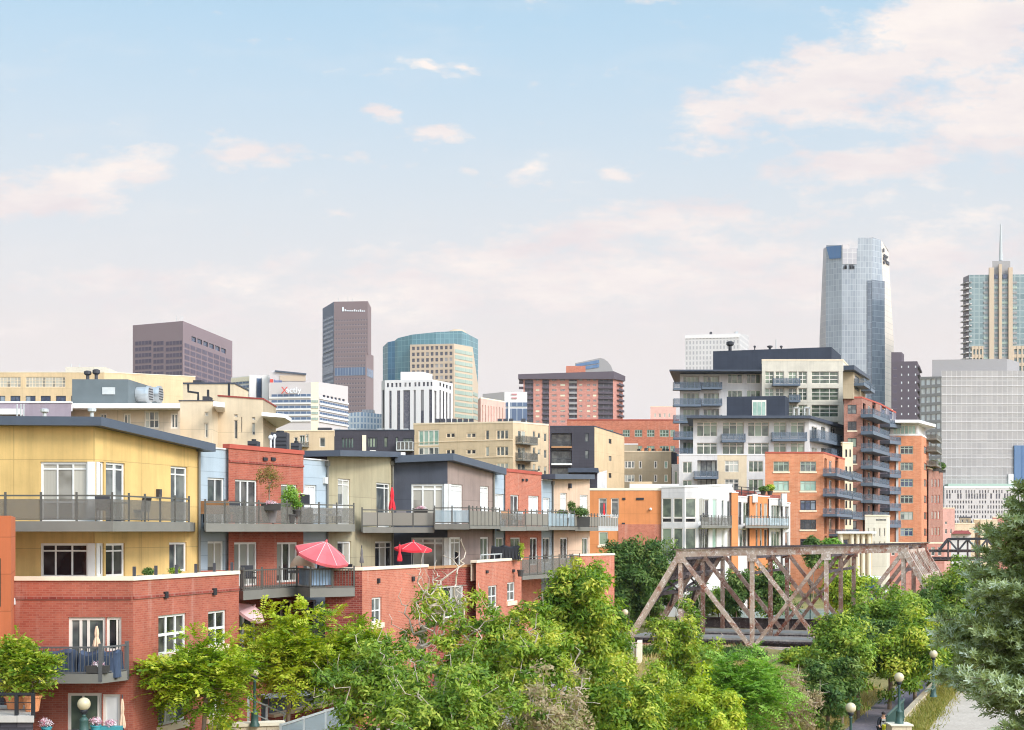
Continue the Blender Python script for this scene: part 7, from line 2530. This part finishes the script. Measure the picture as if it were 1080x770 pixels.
potted('taller leafy shrub in a wide terracotta pot next to the dark stone', 16, 45.2, tz, 676, 22, 'leaf_green', 'terracotta', 80, 80, .15, 5, 42, .32, .42, .0, wr=.5, spread=.22)
potted('thin rusty leaved sapling in a grey planter on the red block upper balcony', 284, 63.7, FU, 487, 14, 'leaf_rust', 'fabric_grey', 60, 26, .08, 0, 43, .4, .75, .5, wr=.45, spread=.16)
potted('bright green shrub next to the rusty sapling on the upper balcony', 306, 65.0, FU, 512, 11, 'leaf_sumac', 'pot_dark', 40, 40, .1, 0, 44, .25, .4, .2, wr=.4, spread=.16)
potted('low pink flowers along the upper balcony rail before the rusty sapling', 286, 63.2, FU + .55, 532, 8, 'petal_pink', 'pot_dark', 20, 24, .05, 0, 45, .2, .3, 0, box=.8, spread=.08)
potted('fresh green trailing plant near the balcony post below the brick wall', 313, 65.2, FU + .3, 527, 7, 'leaf_sumac', 'pot_dark', 20, 30, .08, 0, 46, .2, .3, 0, spread=.1)
potted('bushy green shrub spilling over the tan bay balcony rail', 611, 97.8, 11.27, 536, 10, 'leaf_dark', 'pot_dark', 40, 50, .11, 0, 47, .3, .7, .1, spread=.2, box=1.4)
potted('small cone shaped evergreen standing on the tan bay balcony', 603, 97.4, 11.27, 527, 4, 'leaf_dark', 'pot_dark', 30, 40, .1, 0, 48, .22, .6, .1, spread=.12)
potted('second low green shrub along the tan bay balcony rail', 593, 95.8, 11.27, 538, 6, 'leaf_dark', 'pot_dark', 30, 40, .1, 0, 49, .22, .6, .1, spread=.16, box=.8)
potted('deep pink flower box on the charcoal block balcony rail', 444, 77.9, 11.9, 534.5, 6, 'petal_pink', 'pot_dark', 24, 30, .06, 0, 50, .2, .3, 0, box=.7, spread=.08)
potted('pale pink flowers hanging at the corner of the picket balcony', 103, 48.05, 6.2, 701.5, 7, 'petal_pink', 'pot_dark', 18, 18, .05, 0, 51, .2, .25, 0, box=.7, spread=.08)
potted('round dark green shrub in a box on the yellow block terrace', 156, 52.8, 9.0, 599, 5.5, 'leaf_dark', 'pot_dark', 24, 50, .07, 0, 52, .2, .35, 0, box=.7, spread=.1)
potted('low spreading green plant on the yellow block terrace under the narrow window', 183.5, 54.4, 9.0, 600, 6, 'leaf_green', 'pot_dark', 24, 40, .07, 0, 53, .2, .35, 0, box=.8, spread=.1)
potted('white and pink flowers in a teal pot on the low dark wall', 49, 44.5, ZZ(771, 45) - .1, 757, 6, 'petal_pink', 'plastic_teal', 24, 24, .05, 0, 54, .16, .3, 0, spread=.08)
potted('pink flowers in a teal pot on the low dark wall below the glass door', 101, 44.9, ZZ(771, 45) - .1, 757, 5, 'petal_pink', 'plastic_teal', 24, 24, .05, 0, 55, .16, .3, 0, spread=.08)
potted('white flowers in a wide teal trough below the glass door', 116, 45.0, ZZ(771, 45) - .1, 760, 6, 'petal_pink', 'plastic_teal', 24, 20, .05, 0, 56, .16, .25, 0, box=.7, spread=.08)
potted('yellow leaved plant in a stone box at the green lamp foot', 238, 51.9, ZZ(774, 52), 757, 8, 'leaf_bright', 'stone_buff', 24, 40, .09, 0, 57, .2, .2, 0, box=.7, spread=.1)
potted('slim climbing plant at the end of the salmon brick terrace', 549, 84.2, 8.3, 568, 3, 'leaf_bright', 'pot_dark', 24, 40, .09, 0, 58, .2, .4, .3, spread=.12)
potted('row of tall shrubs on the brick annex roof edge', 985, 290, ZZ(497, 290), 486, 4.5, 'leaf_dark', 'pot_dark', 30, 60, .4, 0, 59, .6, .6, .2, spread=.4, box=3)
potted('rounder shrub on the brick annex roof corner', 992, 296, ZZ(498.5, 296), 488.5, 4, 'leaf_dark', 'pot_dark', 30, 60, .4, 0, 60, .6, .6, .2, spread=.4, box=2)
potted('bright yellow green shrub on the terraced house roof deck', 812, 149, ZZ(522, 149), 512, 4.5, 'leaf_bright', 'pot_dark', 30, 60, .16, 0, 61, .3, .4, .1, spread=.2)
potted('darker green shrub on the terraced house roof deck', 805, 148, ZZ(522, 148), 514.5, 4, 'leaf_dark', 'pot_dark', 30, 60, .16, 0, 62, .3, .4, .1, spread=.2)

# blue spruce close by
def spruce(px, D, ytop, seed):
    rs = np.random.RandomState(seed)
    x, y = XY(px, D)
    zb = hgt(x, y) - .1
    o = thing('blue_spruce', 'blue green spruce with drooping boughs close beside the upper path', 'tree', (x, y, zb))
    Ht = ZZ(ytop, D) - zb
    tv, tq = [], []
    lv, lq, lt = [], [], []
    m = MB()
    m.tube([(0, 0, 0), (.03, 0, Ht * .4), (0, 0, Ht * .8), (0, 0, Ht)], [.17, .13, .06, .01], 9)
    S, Dr, T = [], [], []
    for i in range(170):
        t = (i + rs.rand()) / 170
        z = Ht * (.10 + .89 * t)
        Lb = max(.25, (1 - t) ** .75 * 4.9 * (.7 + .45 * rs.rand()))
        az = i * 2.4 + rs.randn() * .3
        d = np.array([math.cos(az), math.sin(az), 0])
        tipx = CX + F * (x + d[0] * Lb * .9) / (y + d[1] * Lb * .9)
        if zb + z - .12 * Lb < ZZ(738, 27) and tipx < 1050:
            continue
        sd = np.array([-d[1], d[0], 0])
        pts = []
        for k in range(9):
            s = k / 8
            pts.append(np.array([0, 0, z]) + d * Lb * s + np.array([0, 0, Lb * (.16 * s - .46 * s ** 1.4 + .30 * s ** 3)]) + sd * .06 * Lb * math.sin(4 * s + i))
        m.tube([tuple(p) for p in pts], [max(.006, .032 * (1 - k / 8.5) * min(1, Lb / 2)) for k in range(9)], 5, caps=False)
        ns = max(4, int(Lb * 8))
        ti = rs.rand()
        for k in range(ns):
            s = .22 + .78 * (k + rs.rand()) / ns
            j = min(7, int(s * 8)); f = s * 8 - j
            p = pts[j] * (1 - f) + pts[j + 1] * f
            for sg in (-1, 1):
                l2 = Lb * (.32 * (1 - s) + .14) * (.7 + .6 * rs.rand())
                dd = unit(d * .75 + sd * sg * (.75 + .3 * rs.rand()) + np.array([0, 0, -.45 + .8 * rs.rand()]))
                q2 = p + dd * l2 + np.array([0, 0, -.10 * l2])
                m.tube([tuple(p), tuple(q2)], [.007, .004], 3, caps=False)
                nsh = max(2, int(l2 / .14))
                for a in range(nsh):
                    u = (a + .6) / nsh
                    q = p + (q2 - p) * u
                    for b in range(2):
                        S.append(q)
                        Dr.append(unit(dd * .6 + sd * (1 if b else -1) * .6 + d * .2 + rs.randn(3) * .4 + np.array([0, 0, .45])))
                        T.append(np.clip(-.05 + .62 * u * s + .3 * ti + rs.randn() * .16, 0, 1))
    S, Dr, T = np.array(S), np.array(Dr), np.array(T)
    m.build('trunk', 'bark', o)
    nb = 12
    SL = .22
    n = len(S)
    ref = unit(np.cross(Dr, rs.randn(n, 3)))
    ref2 = np.cross(Dr, ref)
    vs = []
    for b in range(nb):
        an = b * 2.4
        rad = ref * math.cos(an) + ref2 * math.sin(an)
        st = S + Dr * (SL * (b / nb))[..., None] if False else S + Dr * (SL * b / nb)
        tip = st + unit(rad * .8 + Dr * .75) * .095
        wv = np.cross(unit(tip - st), Dr) * .021
        vs.append(np.stack([st - wv, st + wv, tip + wv * .5, tip - wv * .5], 1))
    v = np.concatenate(vs, 0).reshape(-1, 3)
    q = np.arange(len(v)).reshape(-1, 4)
    tt = np.repeat(np.tile(T, nb), 4)
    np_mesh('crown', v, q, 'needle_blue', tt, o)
    return o
spruce(1148, 27, 425, 71)

# ------------------------------------------------------------------ ground, paths, grass
def structure(o):
    o['kind'] = 'structure'
    return o
def groundmat(name, cols, scale=.25):
    m, nt, b, o = newmat(name)
    tc = N(nt, 'ShaderNodeTexCoord')
    n1 = N(nt, 'ShaderNodeTexNoise', i_Scale=scale, i_Detail=8.0, i_Roughness=.65)
    n2 = N(nt, 'ShaderNodeTexNoise', i_Scale=scale * 14, i_Detail=5.0, i_Roughness=.7)
    for n in (n1, n2):
        nt.links.new(tc.outputs['Object'], n.inputs['Vector'])
    c = mixc(nt, maprange(nt, n1.outputs[0], .4, .6), cols[0], cols[1])
    c = mixc(nt, maprange(nt, n2.outputs[0], .45, .7), c, cols[2])
    nt.links.new(c, b.inputs['Base Color'])
    b.inputs['Roughness'].default_value = .95
    b.inputs['Specular IOR Level'].default_value = .15
    bp = N(nt, 'ShaderNodeBump', i_Strength=.5, i_Distance=.06)
    nt.links.new(n2.outputs[0], bp.inputs['Height'])
    nt.links.new(bp.outputs[0], b.inputs['Normal'])
groundmat('ground_earth', (rgb(132, 122, 76), rgb(98, 104, 54), rgb(168, 148, 102)))
groundmat('path_concrete', (rgb(196, 180, 164), rgb(184, 168, 152), rgb(172, 154, 138)), .5)
groundmat('path_asphalt', (rgb(128, 118, 124), rgb(112, 104, 110), rgb(140, 130, 132)), .5)
groundmat('paving', (rgb(170, 160, 150), rgb(156, 148, 140), rgb(140, 132, 126)), .5)

xs = sorted(set([-3000, -1500, -600, -300, -150] + [-90 + 1.0 * k for k in range(0, 150)] + [60 + 6 * k for k in range(1, 8)] + [150, 300, 600, 1500, 3000]))
ys = sorted(set([-400, -200, -60, 0] + [20 + 1.0 * k for k in range(0, 135)] + [160, 180, 220, 300, 450, 700, 1100, 1700, 2600, 4200]))
v = np.array([(x, y, hgt(x, y)) for y in ys for x in xs])
nx, ny = len(xs), len(ys)
q = np.array([(j * nx + i, j * nx + i + 1, (j + 1) * nx + i + 1, (j + 1) * nx + i) for j in range(ny - 1) for i in range(nx - 1)])
g = np_mesh('ground', v, q, 'ground_earth')
for p in g.data.polygons: p.use_smooth = True
structure(g)
def sheet(name, mat, s0, s1, ya, yb, dz=.02):
    m = MB()
    n = 60
    pr = None
    for k in range(n + 1):
        y = ya + (yb - ya) * k / n
        a, b = wallx(y) + s0, wallx(y) + s1
        cur = [(a, y, hgt(a, y) + dz), (b, y, hgt(b, y) + dz)]
        if pr:
            m.poly([pr[0], pr[1], cur[1], cur[0]], [(0, 0), (1, 0), (1, 1), (0, 1)])
        pr = cur
    return structure(m.build(name, mat))
sheet('upper_path', 'path_concrete', 1.5, 5.4, 32, 140)
sheet('lower_path', 'path_asphalt', -4.1, -.75, 46, 108)
m = MB()
m.poly([(-24, 40, 2.03), (-9, 40, 2.03), (-1.5, 60, 2.03), (4.5, 84, 2.03), (7, 98, 2.03), (3, 100, 2.03), (-4, 84, 2.03), (-12, 62, 2.03)], None)
structure(m.build('promenade', 'paving'))

def tufts(name, mat, pts, hgt_=.35, per=14, sp=.25, seed=3):
    rs = np.random.RandomState(seed)
    b = np.repeat(np.array(pts), per, 0) + np.c_[rs.randn(len(pts) * per, 2) * sp, np.zeros(len(pts) * per)]
    b[:, 2] = [hgt(p[0], p[1]) for p in b]
    d = unit(np.c_[rs.randn(len(b), 2) * .45, np.ones(len(b))])
    s = unit(np.cross(d, rs.randn(len(b), 3)))
    h = hgt_ * (.5 + rs.rand(len(b), 1))
    w = .012 + .012 * rs.rand(len(b), 1)
    v = np.stack([b - s * w, b + s * w, b + d * h + s * w * .3, b + d * h - s * w * .3], 1).reshape(-1, 3)
    o = np_mesh(name, v, np.arange(len(v)).reshape(-1, 4), mat, np.repeat(rs.rand(len(b)), 4))
    o['kind'] = 'stuff'
    return o
rs = np.random.RandomState(9)
pts = []
for _ in range(2600):
    y = 48 + 46 * rs.rand()
    s = -4.6 - 10 * rs.rand() ** 1.2
    pts.append((wallx(y) + s, y, 0))
tag(tufts('dry_grass', 'grass_dry', pts, .38, 16, .3, 4), 'dry straw coloured grass on the bank beside the lower path', 'grass')
pts = []
for _ in range(900):
    y = 48 + 46 * rs.rand()
    pts.append((wallx(y) + .3 + 1.1 * rs.rand(), y, 0))
tag(tufts('verge_grass', 'grass_green', pts, .2, 12, .3, 5), 'olive yellow grass verge between the retaining wall and the upper path', 'grass')
pts = []
for _ in range(1800):
    y = 40 + 70 * rs.rand()
    x = -6 + 24 * rs.rand()
    if x - wallx(y) < -13 and x > -12 + (y - 40) * .24 + 6:
        pts.append((x, y, 0))
tag(tufts('dry_grass', 'grass_dry', pts, .34, 14, .35, 6), 'patchy dry grass under the bushes by the promenade', 'grass')

# ------------------------------------------------------------------ cyclist on the lower path
PX, PD = 930.8, 69.0
bx, by = XY(PX, PD)
bz = hgt(bx, by) + .02
o = thing('bicycle', 'bicycle with a bright yellow front bag ridden along the lower path', 'bicycle', (bx, by, bz))
o.rotation_euler = (0, 0, .1)
def ring(m, c, r, t):
    n = 28
    m.tube([(c[0], c[1] + r * math.cos(2 * PI * k / n), c[2] + r * math.sin(2 * PI * k / n)) for k in range(n + 1)], t, 6, caps=False)
for wy in (-.52, .52):
    m = MB(); ring(m, (0, wy, .34), .33, .02); wh = m.build('wheel', 'fabric_black', o)
    m = MB()
    for k in range(12):
        a = 2 * PI * k / 12
        m.bar((0, wy, .34), (0, wy + .31 * math.cos(a), .34 + .31 * math.sin(a)), .005)
    m.build('spokes', 'metal_light', wh)
m = MB()
for a, b in (((0, .52, .34), (0, .08, .3)), ((0, .08, .3), (0, .22, .88)), ((0, .22, .8), (0, -.36, .82)), ((0, -.34, .7), (0, .08, .3)), ((0, .52, .34), (0, .22, .8)), ((0, -.33, .95), (0, -.36, .7)), ((0, -.36, .7), (0, -.52, .34))):
    m.tube([a, b], .018, 8)
m.build('frame', 'metal_black', o)
m = MB(); m.tube([(-.26, -.3, 1.04), (-.12, -.37, 1.0), (.12, -.37, 1.0), (.26, -.3, 1.04)], .013, 8); m.build('handlebar', 'metal_dark', o)
m = MB(); m.hexa([(-.08, .12, .9), (.08, .12, .9), (.09, .34, .9), (-.09, .34, .9), (-.06, .1, .95), (.06, .1, .95), (.09, .35, .96), (-.09, .35, .96)]); m.build('saddle', 'fabric_black', o)
m = MB(); m.hexa([(-.19, -.76, .82), (.19, -.76, .82), (.19, -.47, .82), (-.19, -.47, .82), (-.22, -.8, 1.2), (.22, -.8, 1.2), (.2, -.44, 1.2), (-.2, -.44, 1.2)]); m.build('front_bag', 'cloth_yellow', o)

def skin_mesh(name, joints, edges, mat, parent, lv=2):
    me = bpy.data.meshes.new(name)
    me.from_pydata([j[:3] for j in joints], edges, [])
    ob = bpy.data.objects.new(name, me)
    COL.objects.link(ob)
    ob.parent = parent
    md = ob.modifiers.new('s', 'SKIN')
    sv = me.skin_vertices[0].data if me.skin_vertices else None
    if sv is None:
        me.skin_vertices.new() if hasattr(me.skin_vertices, 'new') else None
        sv = me.skin_vertices[0].data
    for i, j in enumerate(joints):
        sv[i].radius = (j[3], j[4] if len(j) > 4 else j[3])
    sv[0].use_root = True
    md.use_smooth_shade = True
    sb = ob.modifiers.new('d', 'SUBSURF'); sb.levels = sb.render_levels = lv
    me.materials.append(MATS[mat])
    return ob
po = thing('person', 'cyclist in black jacket over white shirt holding the handlebar', 'person', (bx, by, bz))
po.rotation_euler = (0, 0, .1)
J = [(0, .2, .98, .15, .12), (0, .1, 1.16, .14, .1), (0, -.02, 1.34, .16, .11), (0, -.08, 1.45, .11, .09), (0, -.12, 1.53, .055), (0, -.15, 1.62, .085, .1), (0, -.155, 1.71, .075, .09),
     (-.19, -.06, 1.42, .06), (-.27, -.14, 1.2, .045), (-.25, -.28, 1.08, .033),
     (.19, -.06, 1.42, .06), (.27, -.14, 1.2, .045), (.25, -.28, 1.08, .033),
     (-.1, .16, .92, .095), (-.13, -.12, .66, .065), (-.11, .02, .26, .04), (-.11, -.1, .2, .035),
     (.1, .16, .92, .095), (.13, -.05, .56, .065), (.11, .12, .2, .04), (.11, 0, .14, .035)]
E = [(0, 1), (1, 2), (2, 3), (3, 4), (4, 5), (5, 6), (3, 7), (7, 8), (8, 9), (3, 10), (10, 11), (11, 12), (0, 13), (13, 14), (14, 15), (15, 16), (0, 17), (17, 18), (18, 19), (19, 20)]
skin_mesh('body', J, E, 'skin', po)
JC = [(0, .19, 1.0, .17, .14), (0, .1, 1.16, .165, .125), (0, -.02, 1.34, .18, .13), (0, -.075, 1.45, .12, .1), (-.195, -.06, 1.42, .075), (-.275, -.14, 1.2, .06), (-.262, -.23, 1.12, .05), (.195, -.06, 1.42, .075), (.275, -.14, 1.2, .06), (.262, -.23, 1.12, .05)]
skin_mesh('jacket', JC, [(0, 1), (1, 2), (2, 3), (3, 4), (4, 5), (5, 6), (3, 7), (7, 8), (8, 9)], 'cloth_black', po)
m = MB(); m.hexa([(-.09, -.0, 1.08), (.09, -.0, 1.08), (.09, .04, 1.08), (-.09, .04, 1.08), (-.1, -.2, 1.42), (.1, -.2, 1.42), (.1, -.14, 1.42), (-.1, -.14, 1.42)]); m.build('shirt', 'fabric_white', po)
JT = [(0, .2, .97, .16, .13), (-.1, .16, .92, .11), (-.13, -.12, .66, .08), (-.11, .0, .32, .055), (.1, .16, .92, .11), (.13, -.05, .56, .08), (.11, .1, .26, .055)]
skin_mesh('trousers', JT, [(0, 1), (1, 2), (2, 3), (0, 4), (4, 5), (5, 6)], 'cloth_black', po)
m = MB(); m.ball((0, -.14, 1.70), .105, 14, 8, .95, 1.15, .85); m.build('hair', 'hair_dark', po, True)
m = MB()
m.ball((0, -.245, 1.64), .016, 6, 5)
for sx in (-1, 1):
    m.ball((sx * .034, -.235, 1.665), .011, 6, 5)
m.build('face', 'hair_dark', po)
for sx in (-1, 1):
    m = MB()
    for k in range(4):
        x = sx * (.225 + .02 * k)
        m.tube([(x, -.28, 1.085), (x, -.325, 1.07), (x, -.345, 1.04), (x, -.325, 1.02)], [.012, .011, .010, .008], 6)
    m.tube([(sx * .22, -.27, 1.08), (sx * .2, -.30, 1.05), (sx * .205, -.325, 1.03)], [.012, .011, .009], 6)
    m.ball((sx * .255, -.275, 1.08), .042, 8, 6, 1, .9, .6)
    m.build('hand', 'skin', po, True)
# ------------------------------------------------------------------ light, sky, camera
SUN_EL, SUN_AZ = 37.0, 130.0        # degrees; azimuth clockwise from +Y (the view direction)
sd = Vector((math.sin(math.radians(SUN_AZ)) * math.cos(math.radians(SUN_EL)), math.cos(math.radians(SUN_AZ)) * math.cos(math.radians(SUN_EL)), math.sin(math.radians(SUN_EL))))
L = bpy.data.lights.new('sun', 'SUN')
L.energy = 2.0
L.angle = math.radians(18)
L.color = (1.0, .955, .90)
lo = bpy.data.objects.new('sun', L)
lo.rotation_euler = sd.to_track_quat('Z', 'Y').to_euler()
lo.location = (40, -40, 120)
COL.objects.link(lo)

W = bpy.data.worlds.new('World')
SC.world = W
W.use_nodes = True
nt = W.node_tree
nt.nodes.clear()
out = nt.nodes.new('ShaderNodeOutputWorld')
bg = nt.nodes.new('ShaderNodeBackground')
nt.links.new(bg.outputs[0], out.inputs[0])
STR = .1
EXPO = .5
EK = 2 ** -EXPO
bg.inputs[1].default_value = STR
sky = nt.nodes.new('ShaderNodeTexSky')
sky.sky_type = 'NISHITA'
sky.sun_disc = False
sky.sun_elevation = math.radians(SUN_EL)
sky.sun_rotation = math.radians(SUN_AZ)
sky.altitude = 1600
sky.dust_density = 2.0
def K(r, g, b, k=1.0):
    return (lin(r) * k * EK / STR, lin(g) * k * EK / STR, lin(b) * k * EK / STR, 1)
tc = nt.nodes.new('ShaderNodeTexCoord')
sep = N(nt, 'ShaderNodeSeparateXYZ')
nt.links.new(tc.outputs['Generated'], sep.inputs[0])
ay = math_(nt, 'MAXIMUM', math_(nt, 'ABSOLUTE', sep.outputs[1]), .05)
u = math_(nt, 'DIVIDE', sep.outputs[0], ay)
v = math_(nt, 'DIVIDE', sep.outputs[2], ay)
# thin high haze: strongest at the horizon, thinning overhead
hz = N(nt, 'ShaderNodeValToRGB')
e = hz.color_ramp.elements
e[0].position, e[0].color = .0, (1, 1, 1, 1)
e[1].position, e[1].color = 1.0, (.45, .45, .45, 1)
for p_, c_ in ((.10, .99), (.17, .97), (.24, .93), (.32, .86), (.42, .72)):
    x = e.new(p_); x.color = (c_, c_, c_, 1)
nt.links.new(sep.outputs[2], hz.inputs[0])
hc = N(nt, 'ShaderNodeValToRGB')
e = hc.color_ramp.elements
e[0].position, e[0].color = .02, (.89, .83, .815, 1)
e[1].position, e[1].color = .34, (.55, .775, .945, 1)
x = e.new(.13); x.color = (.88, .815, .80, 1)
x = e.new(.22); x.color = (.76, .81, .855, 1)
nt.links.new(sep.outputs[2], hc.inputs[0])
hcs = mixc(nt, 1.0, hc.outputs[0], (EK / STR, EK / STR, EK / STR, 1), 'MULTIPLY')
sky_c = mixc(nt, hz.outputs[0], sky.outputs[0], hcs)
# clouds
cmb = N(nt, 'ShaderNodeCombineXYZ')
nt.links.new(u, cmb.inputs[0]); nt.links.new(v, cmb.inputs[1])
def noise(scale, det, rough, sx=1, sy=1, off=(0, 0, 0)):
    mp = N(nt, 'ShaderNodeMapping')
    mp.inputs['Scale'].default_value = (sx, sy, 1)
    mp.inputs['Location'].default_value = off
    nt.links.new(cmb.outputs[0], mp.inputs[0])
    n = N(nt, 'ShaderNodeTexNoise', i_Scale=scale, i_Detail=det, i_Roughness=rough)
    nt.links.new(mp.outputs[0], n.inputs['Vector'])
    return n
nw = noise(14, 5, .6, 1, 2)
vm = N(nt, 'ShaderNodeVectorMath', operation='MULTIPLY_ADD')
nt.links.new(nw.outputs['Color'], vm.inputs[0])
vm.inputs[1].default_value = (.05, .028, 0)
nt.links.new(cmb.outputs[0], vm.inputs[2])
CL = [(95, 186, 75, 22, -8, 1.0), (40, 208, 90, 20, 0, .9), (262, 163, 45, 15, 0, .95), (455, 70, 28, 7, 10, .9), (494, 72, 14, 5, 0, .6), (412, 124, 14, 6, 12, .9), (458, 139, 26, 8, 8, .8), (392, 172, 34, 10, 5, .45),
      (550, 185, 30, 9, -20, .6), (652, 188, 24, 8, 0, .8), (620, 193, 14, 5, 0, .4), (498, 180, 12, 5, 0, .4), (368, 224, 20, 5, 0, .5), (736, 160, 34, 11, 5, .8), (770, 132, 60, 12, 8, .6), (810, 144, 22, 8, 0, .6),
      (800, 108, 80, 28, -14, .9), (890, 84, 110, 42, -14, 1.0), (1010, 30, 130, 52, -20, 1.1), (1060, 120, 110, 50, -5, 1.0), (920, 172, 95, 20, -4, .95), (930, 208, 45, 12, -10, .5), (1090, 70, 120, 70, 0, .7),
      (700, 232, 120, 22, -3, .8), (560, 262, 130, 20, -5, .7), (780, 270, 130, 26, 0, .7), (420, 292, 120, 18, -7, .65), (150, 300, 150, 20, 0, .55), (1000, 270, 120, 40, 0, .7), (600, 296, 440, 40, -3, .75), (230, 322, 200, 26, -4, .5), (820, 300, 200, 40, 0, .6), (860, 230, 90, 14, -10, .45), (695, 3, 22, 8, 0, .7), (330, 262, 60, 8, 0, .2)]
acc = None
for (cx, cy, rx, ry, rot, st) in CL:
    mp = N(nt, 'ShaderNodeMapping', vector_type='TEXTURE')
    mp.inputs['Location'].default_value = ((cx - CX) / F + .025, (HZ - cy) / F + .014, 0)
    mp.inputs['Rotation'].default_value = (0, 0, -math.radians(rot))
    mp.inputs['Scale'].default_value = (rx / F * 1.25, ry / F * 1.25, 1)
    nt.links.new(vm.outputs[0], mp.inputs[0])
    ln = N(nt, 'ShaderNodeVectorMath', operation='LENGTH')
    nt.links.new(mp.outputs[0], ln.inputs[0])
    mk = maprange(nt, ln.outputs['Value'], .0, 1.35, st * 1.12, 0)
    acc = mk if acc is None else math_(nt, 'MAXIMUM', acc, mk)
n1 = noise(26, 9, .66, 1, 2.3, (3, 1, 0))
n2 = noise(9, 5, .6, 1, 3.2, (7, 2, 0))
k = math_(nt, 'ADD', acc, math_(nt, 'MULTIPLY_ADD', n1.outputs[0], 2.1, -1.16))
cl = maprange(nt, k, .12, .62)
thin = math_(nt, 'MULTIPLY', maprange(nt, n2.outputs[0], .52, .78), .16)
cl = math_(nt, 'MINIMUM', math_(nt, 'ADD', math_(nt, 'MULTIPLY', cl, .95), thin), 1.0)
above = maprange(nt, sep.outputs[2], .0, .06)
cl = math_(nt, 'MULTIPLY', cl, above)
sh = maprange(nt, n2.outputs[0], .35, .65)
ccol = mixc(nt, sh, K(238, 228, 230), K(255, 246, 241))
fin = mixc(nt, cl, sky_c, ccol)
# the veil of haze is brighter on the sun's side of the sky
dt = N(nt, 'ShaderNodeVectorMath', operation='DOT_PRODUCT')
nt.links.new(tc.outputs['Generated'], dt.inputs[0])
dt.inputs[1].default_value = tuple(sd)
gl_w = math_(nt, 'POWER', math_(nt, 'MAXIMUM', dt.outputs['Value'], 0.0), 1.5)
gl_f = math_(nt, 'MULTIPLY_ADD', gl_w, 3.1, 1.0)
vs = N(nt, 'ShaderNodeVectorMath', operation='SCALE')
nt.links.new(fin, vs.inputs[0])
nt.links.new(gl_f, vs.inputs['Scale'])
nt.links.new(vs.outputs[0], bg.inputs[0])

# thin summer haze in the air
hm = bpy.data.materials.new('haze')
hm.use_nodes = True
hn = hm.node_tree
hn.nodes.clear()
ho = hn.nodes.new('ShaderNodeOutputMaterial')
pv = hn.nodes.new('ShaderNodeVolumePrincipled')
pv.inputs['Color'].default_value = (1.0, .95, .93, 1)
pv.inputs['Density'].default_value = .00006
pv.inputs['Anisotropy'].default_value = .0
hn.links.new(pv.outputs[0], ho.inputs['Volume'])
MATS['haze'] = hm
m = MB((0, 0, 0))
m.box(-3050, 3050, -450, 4250, -1.6, 300)
tag(m.build('haze', 'haze'), kind='stuff')

cam = bpy.data.cameras.new('camera')
cam.sensor_width = 36
cam.lens = 36 * F / 1080
cam.shift_y = (HZ - 385) / 1080
cam.clip_start = .5
cam.clip_end = 20000
co = bpy.data.objects.new('camera', cam)
co.location = (0, 0, H)
co.rotation_euler = (PI / 2, 0, 0)
COL.objects.link(co)
SC.camera = co

SC.view_settings.view_transform = 'Standard'
SC.view_settings.look = 'None'
SC.view_settings.exposure = EXPO
SC.view_settings.gamma = 1
SC.view_settings.use_curve_mapping = False
SC.cycles.use_denoising = True
SC.cycles.filter_width = 1.1
SC.cycles.use_adaptive_sampling = True
SC.cycles.adaptive_threshold = .015
SC.cycles.max_bounces = 6
SC.cycles.diffuse_bounces = 3
SC.cycles.glossy_bounces = 2
SC.cycles.transmission_bounces = 3
SC.cycles.transparent_max_bounces = 8
SC.cycles.caustics_reflective = False
SC.cycles.caustics_refractive = False
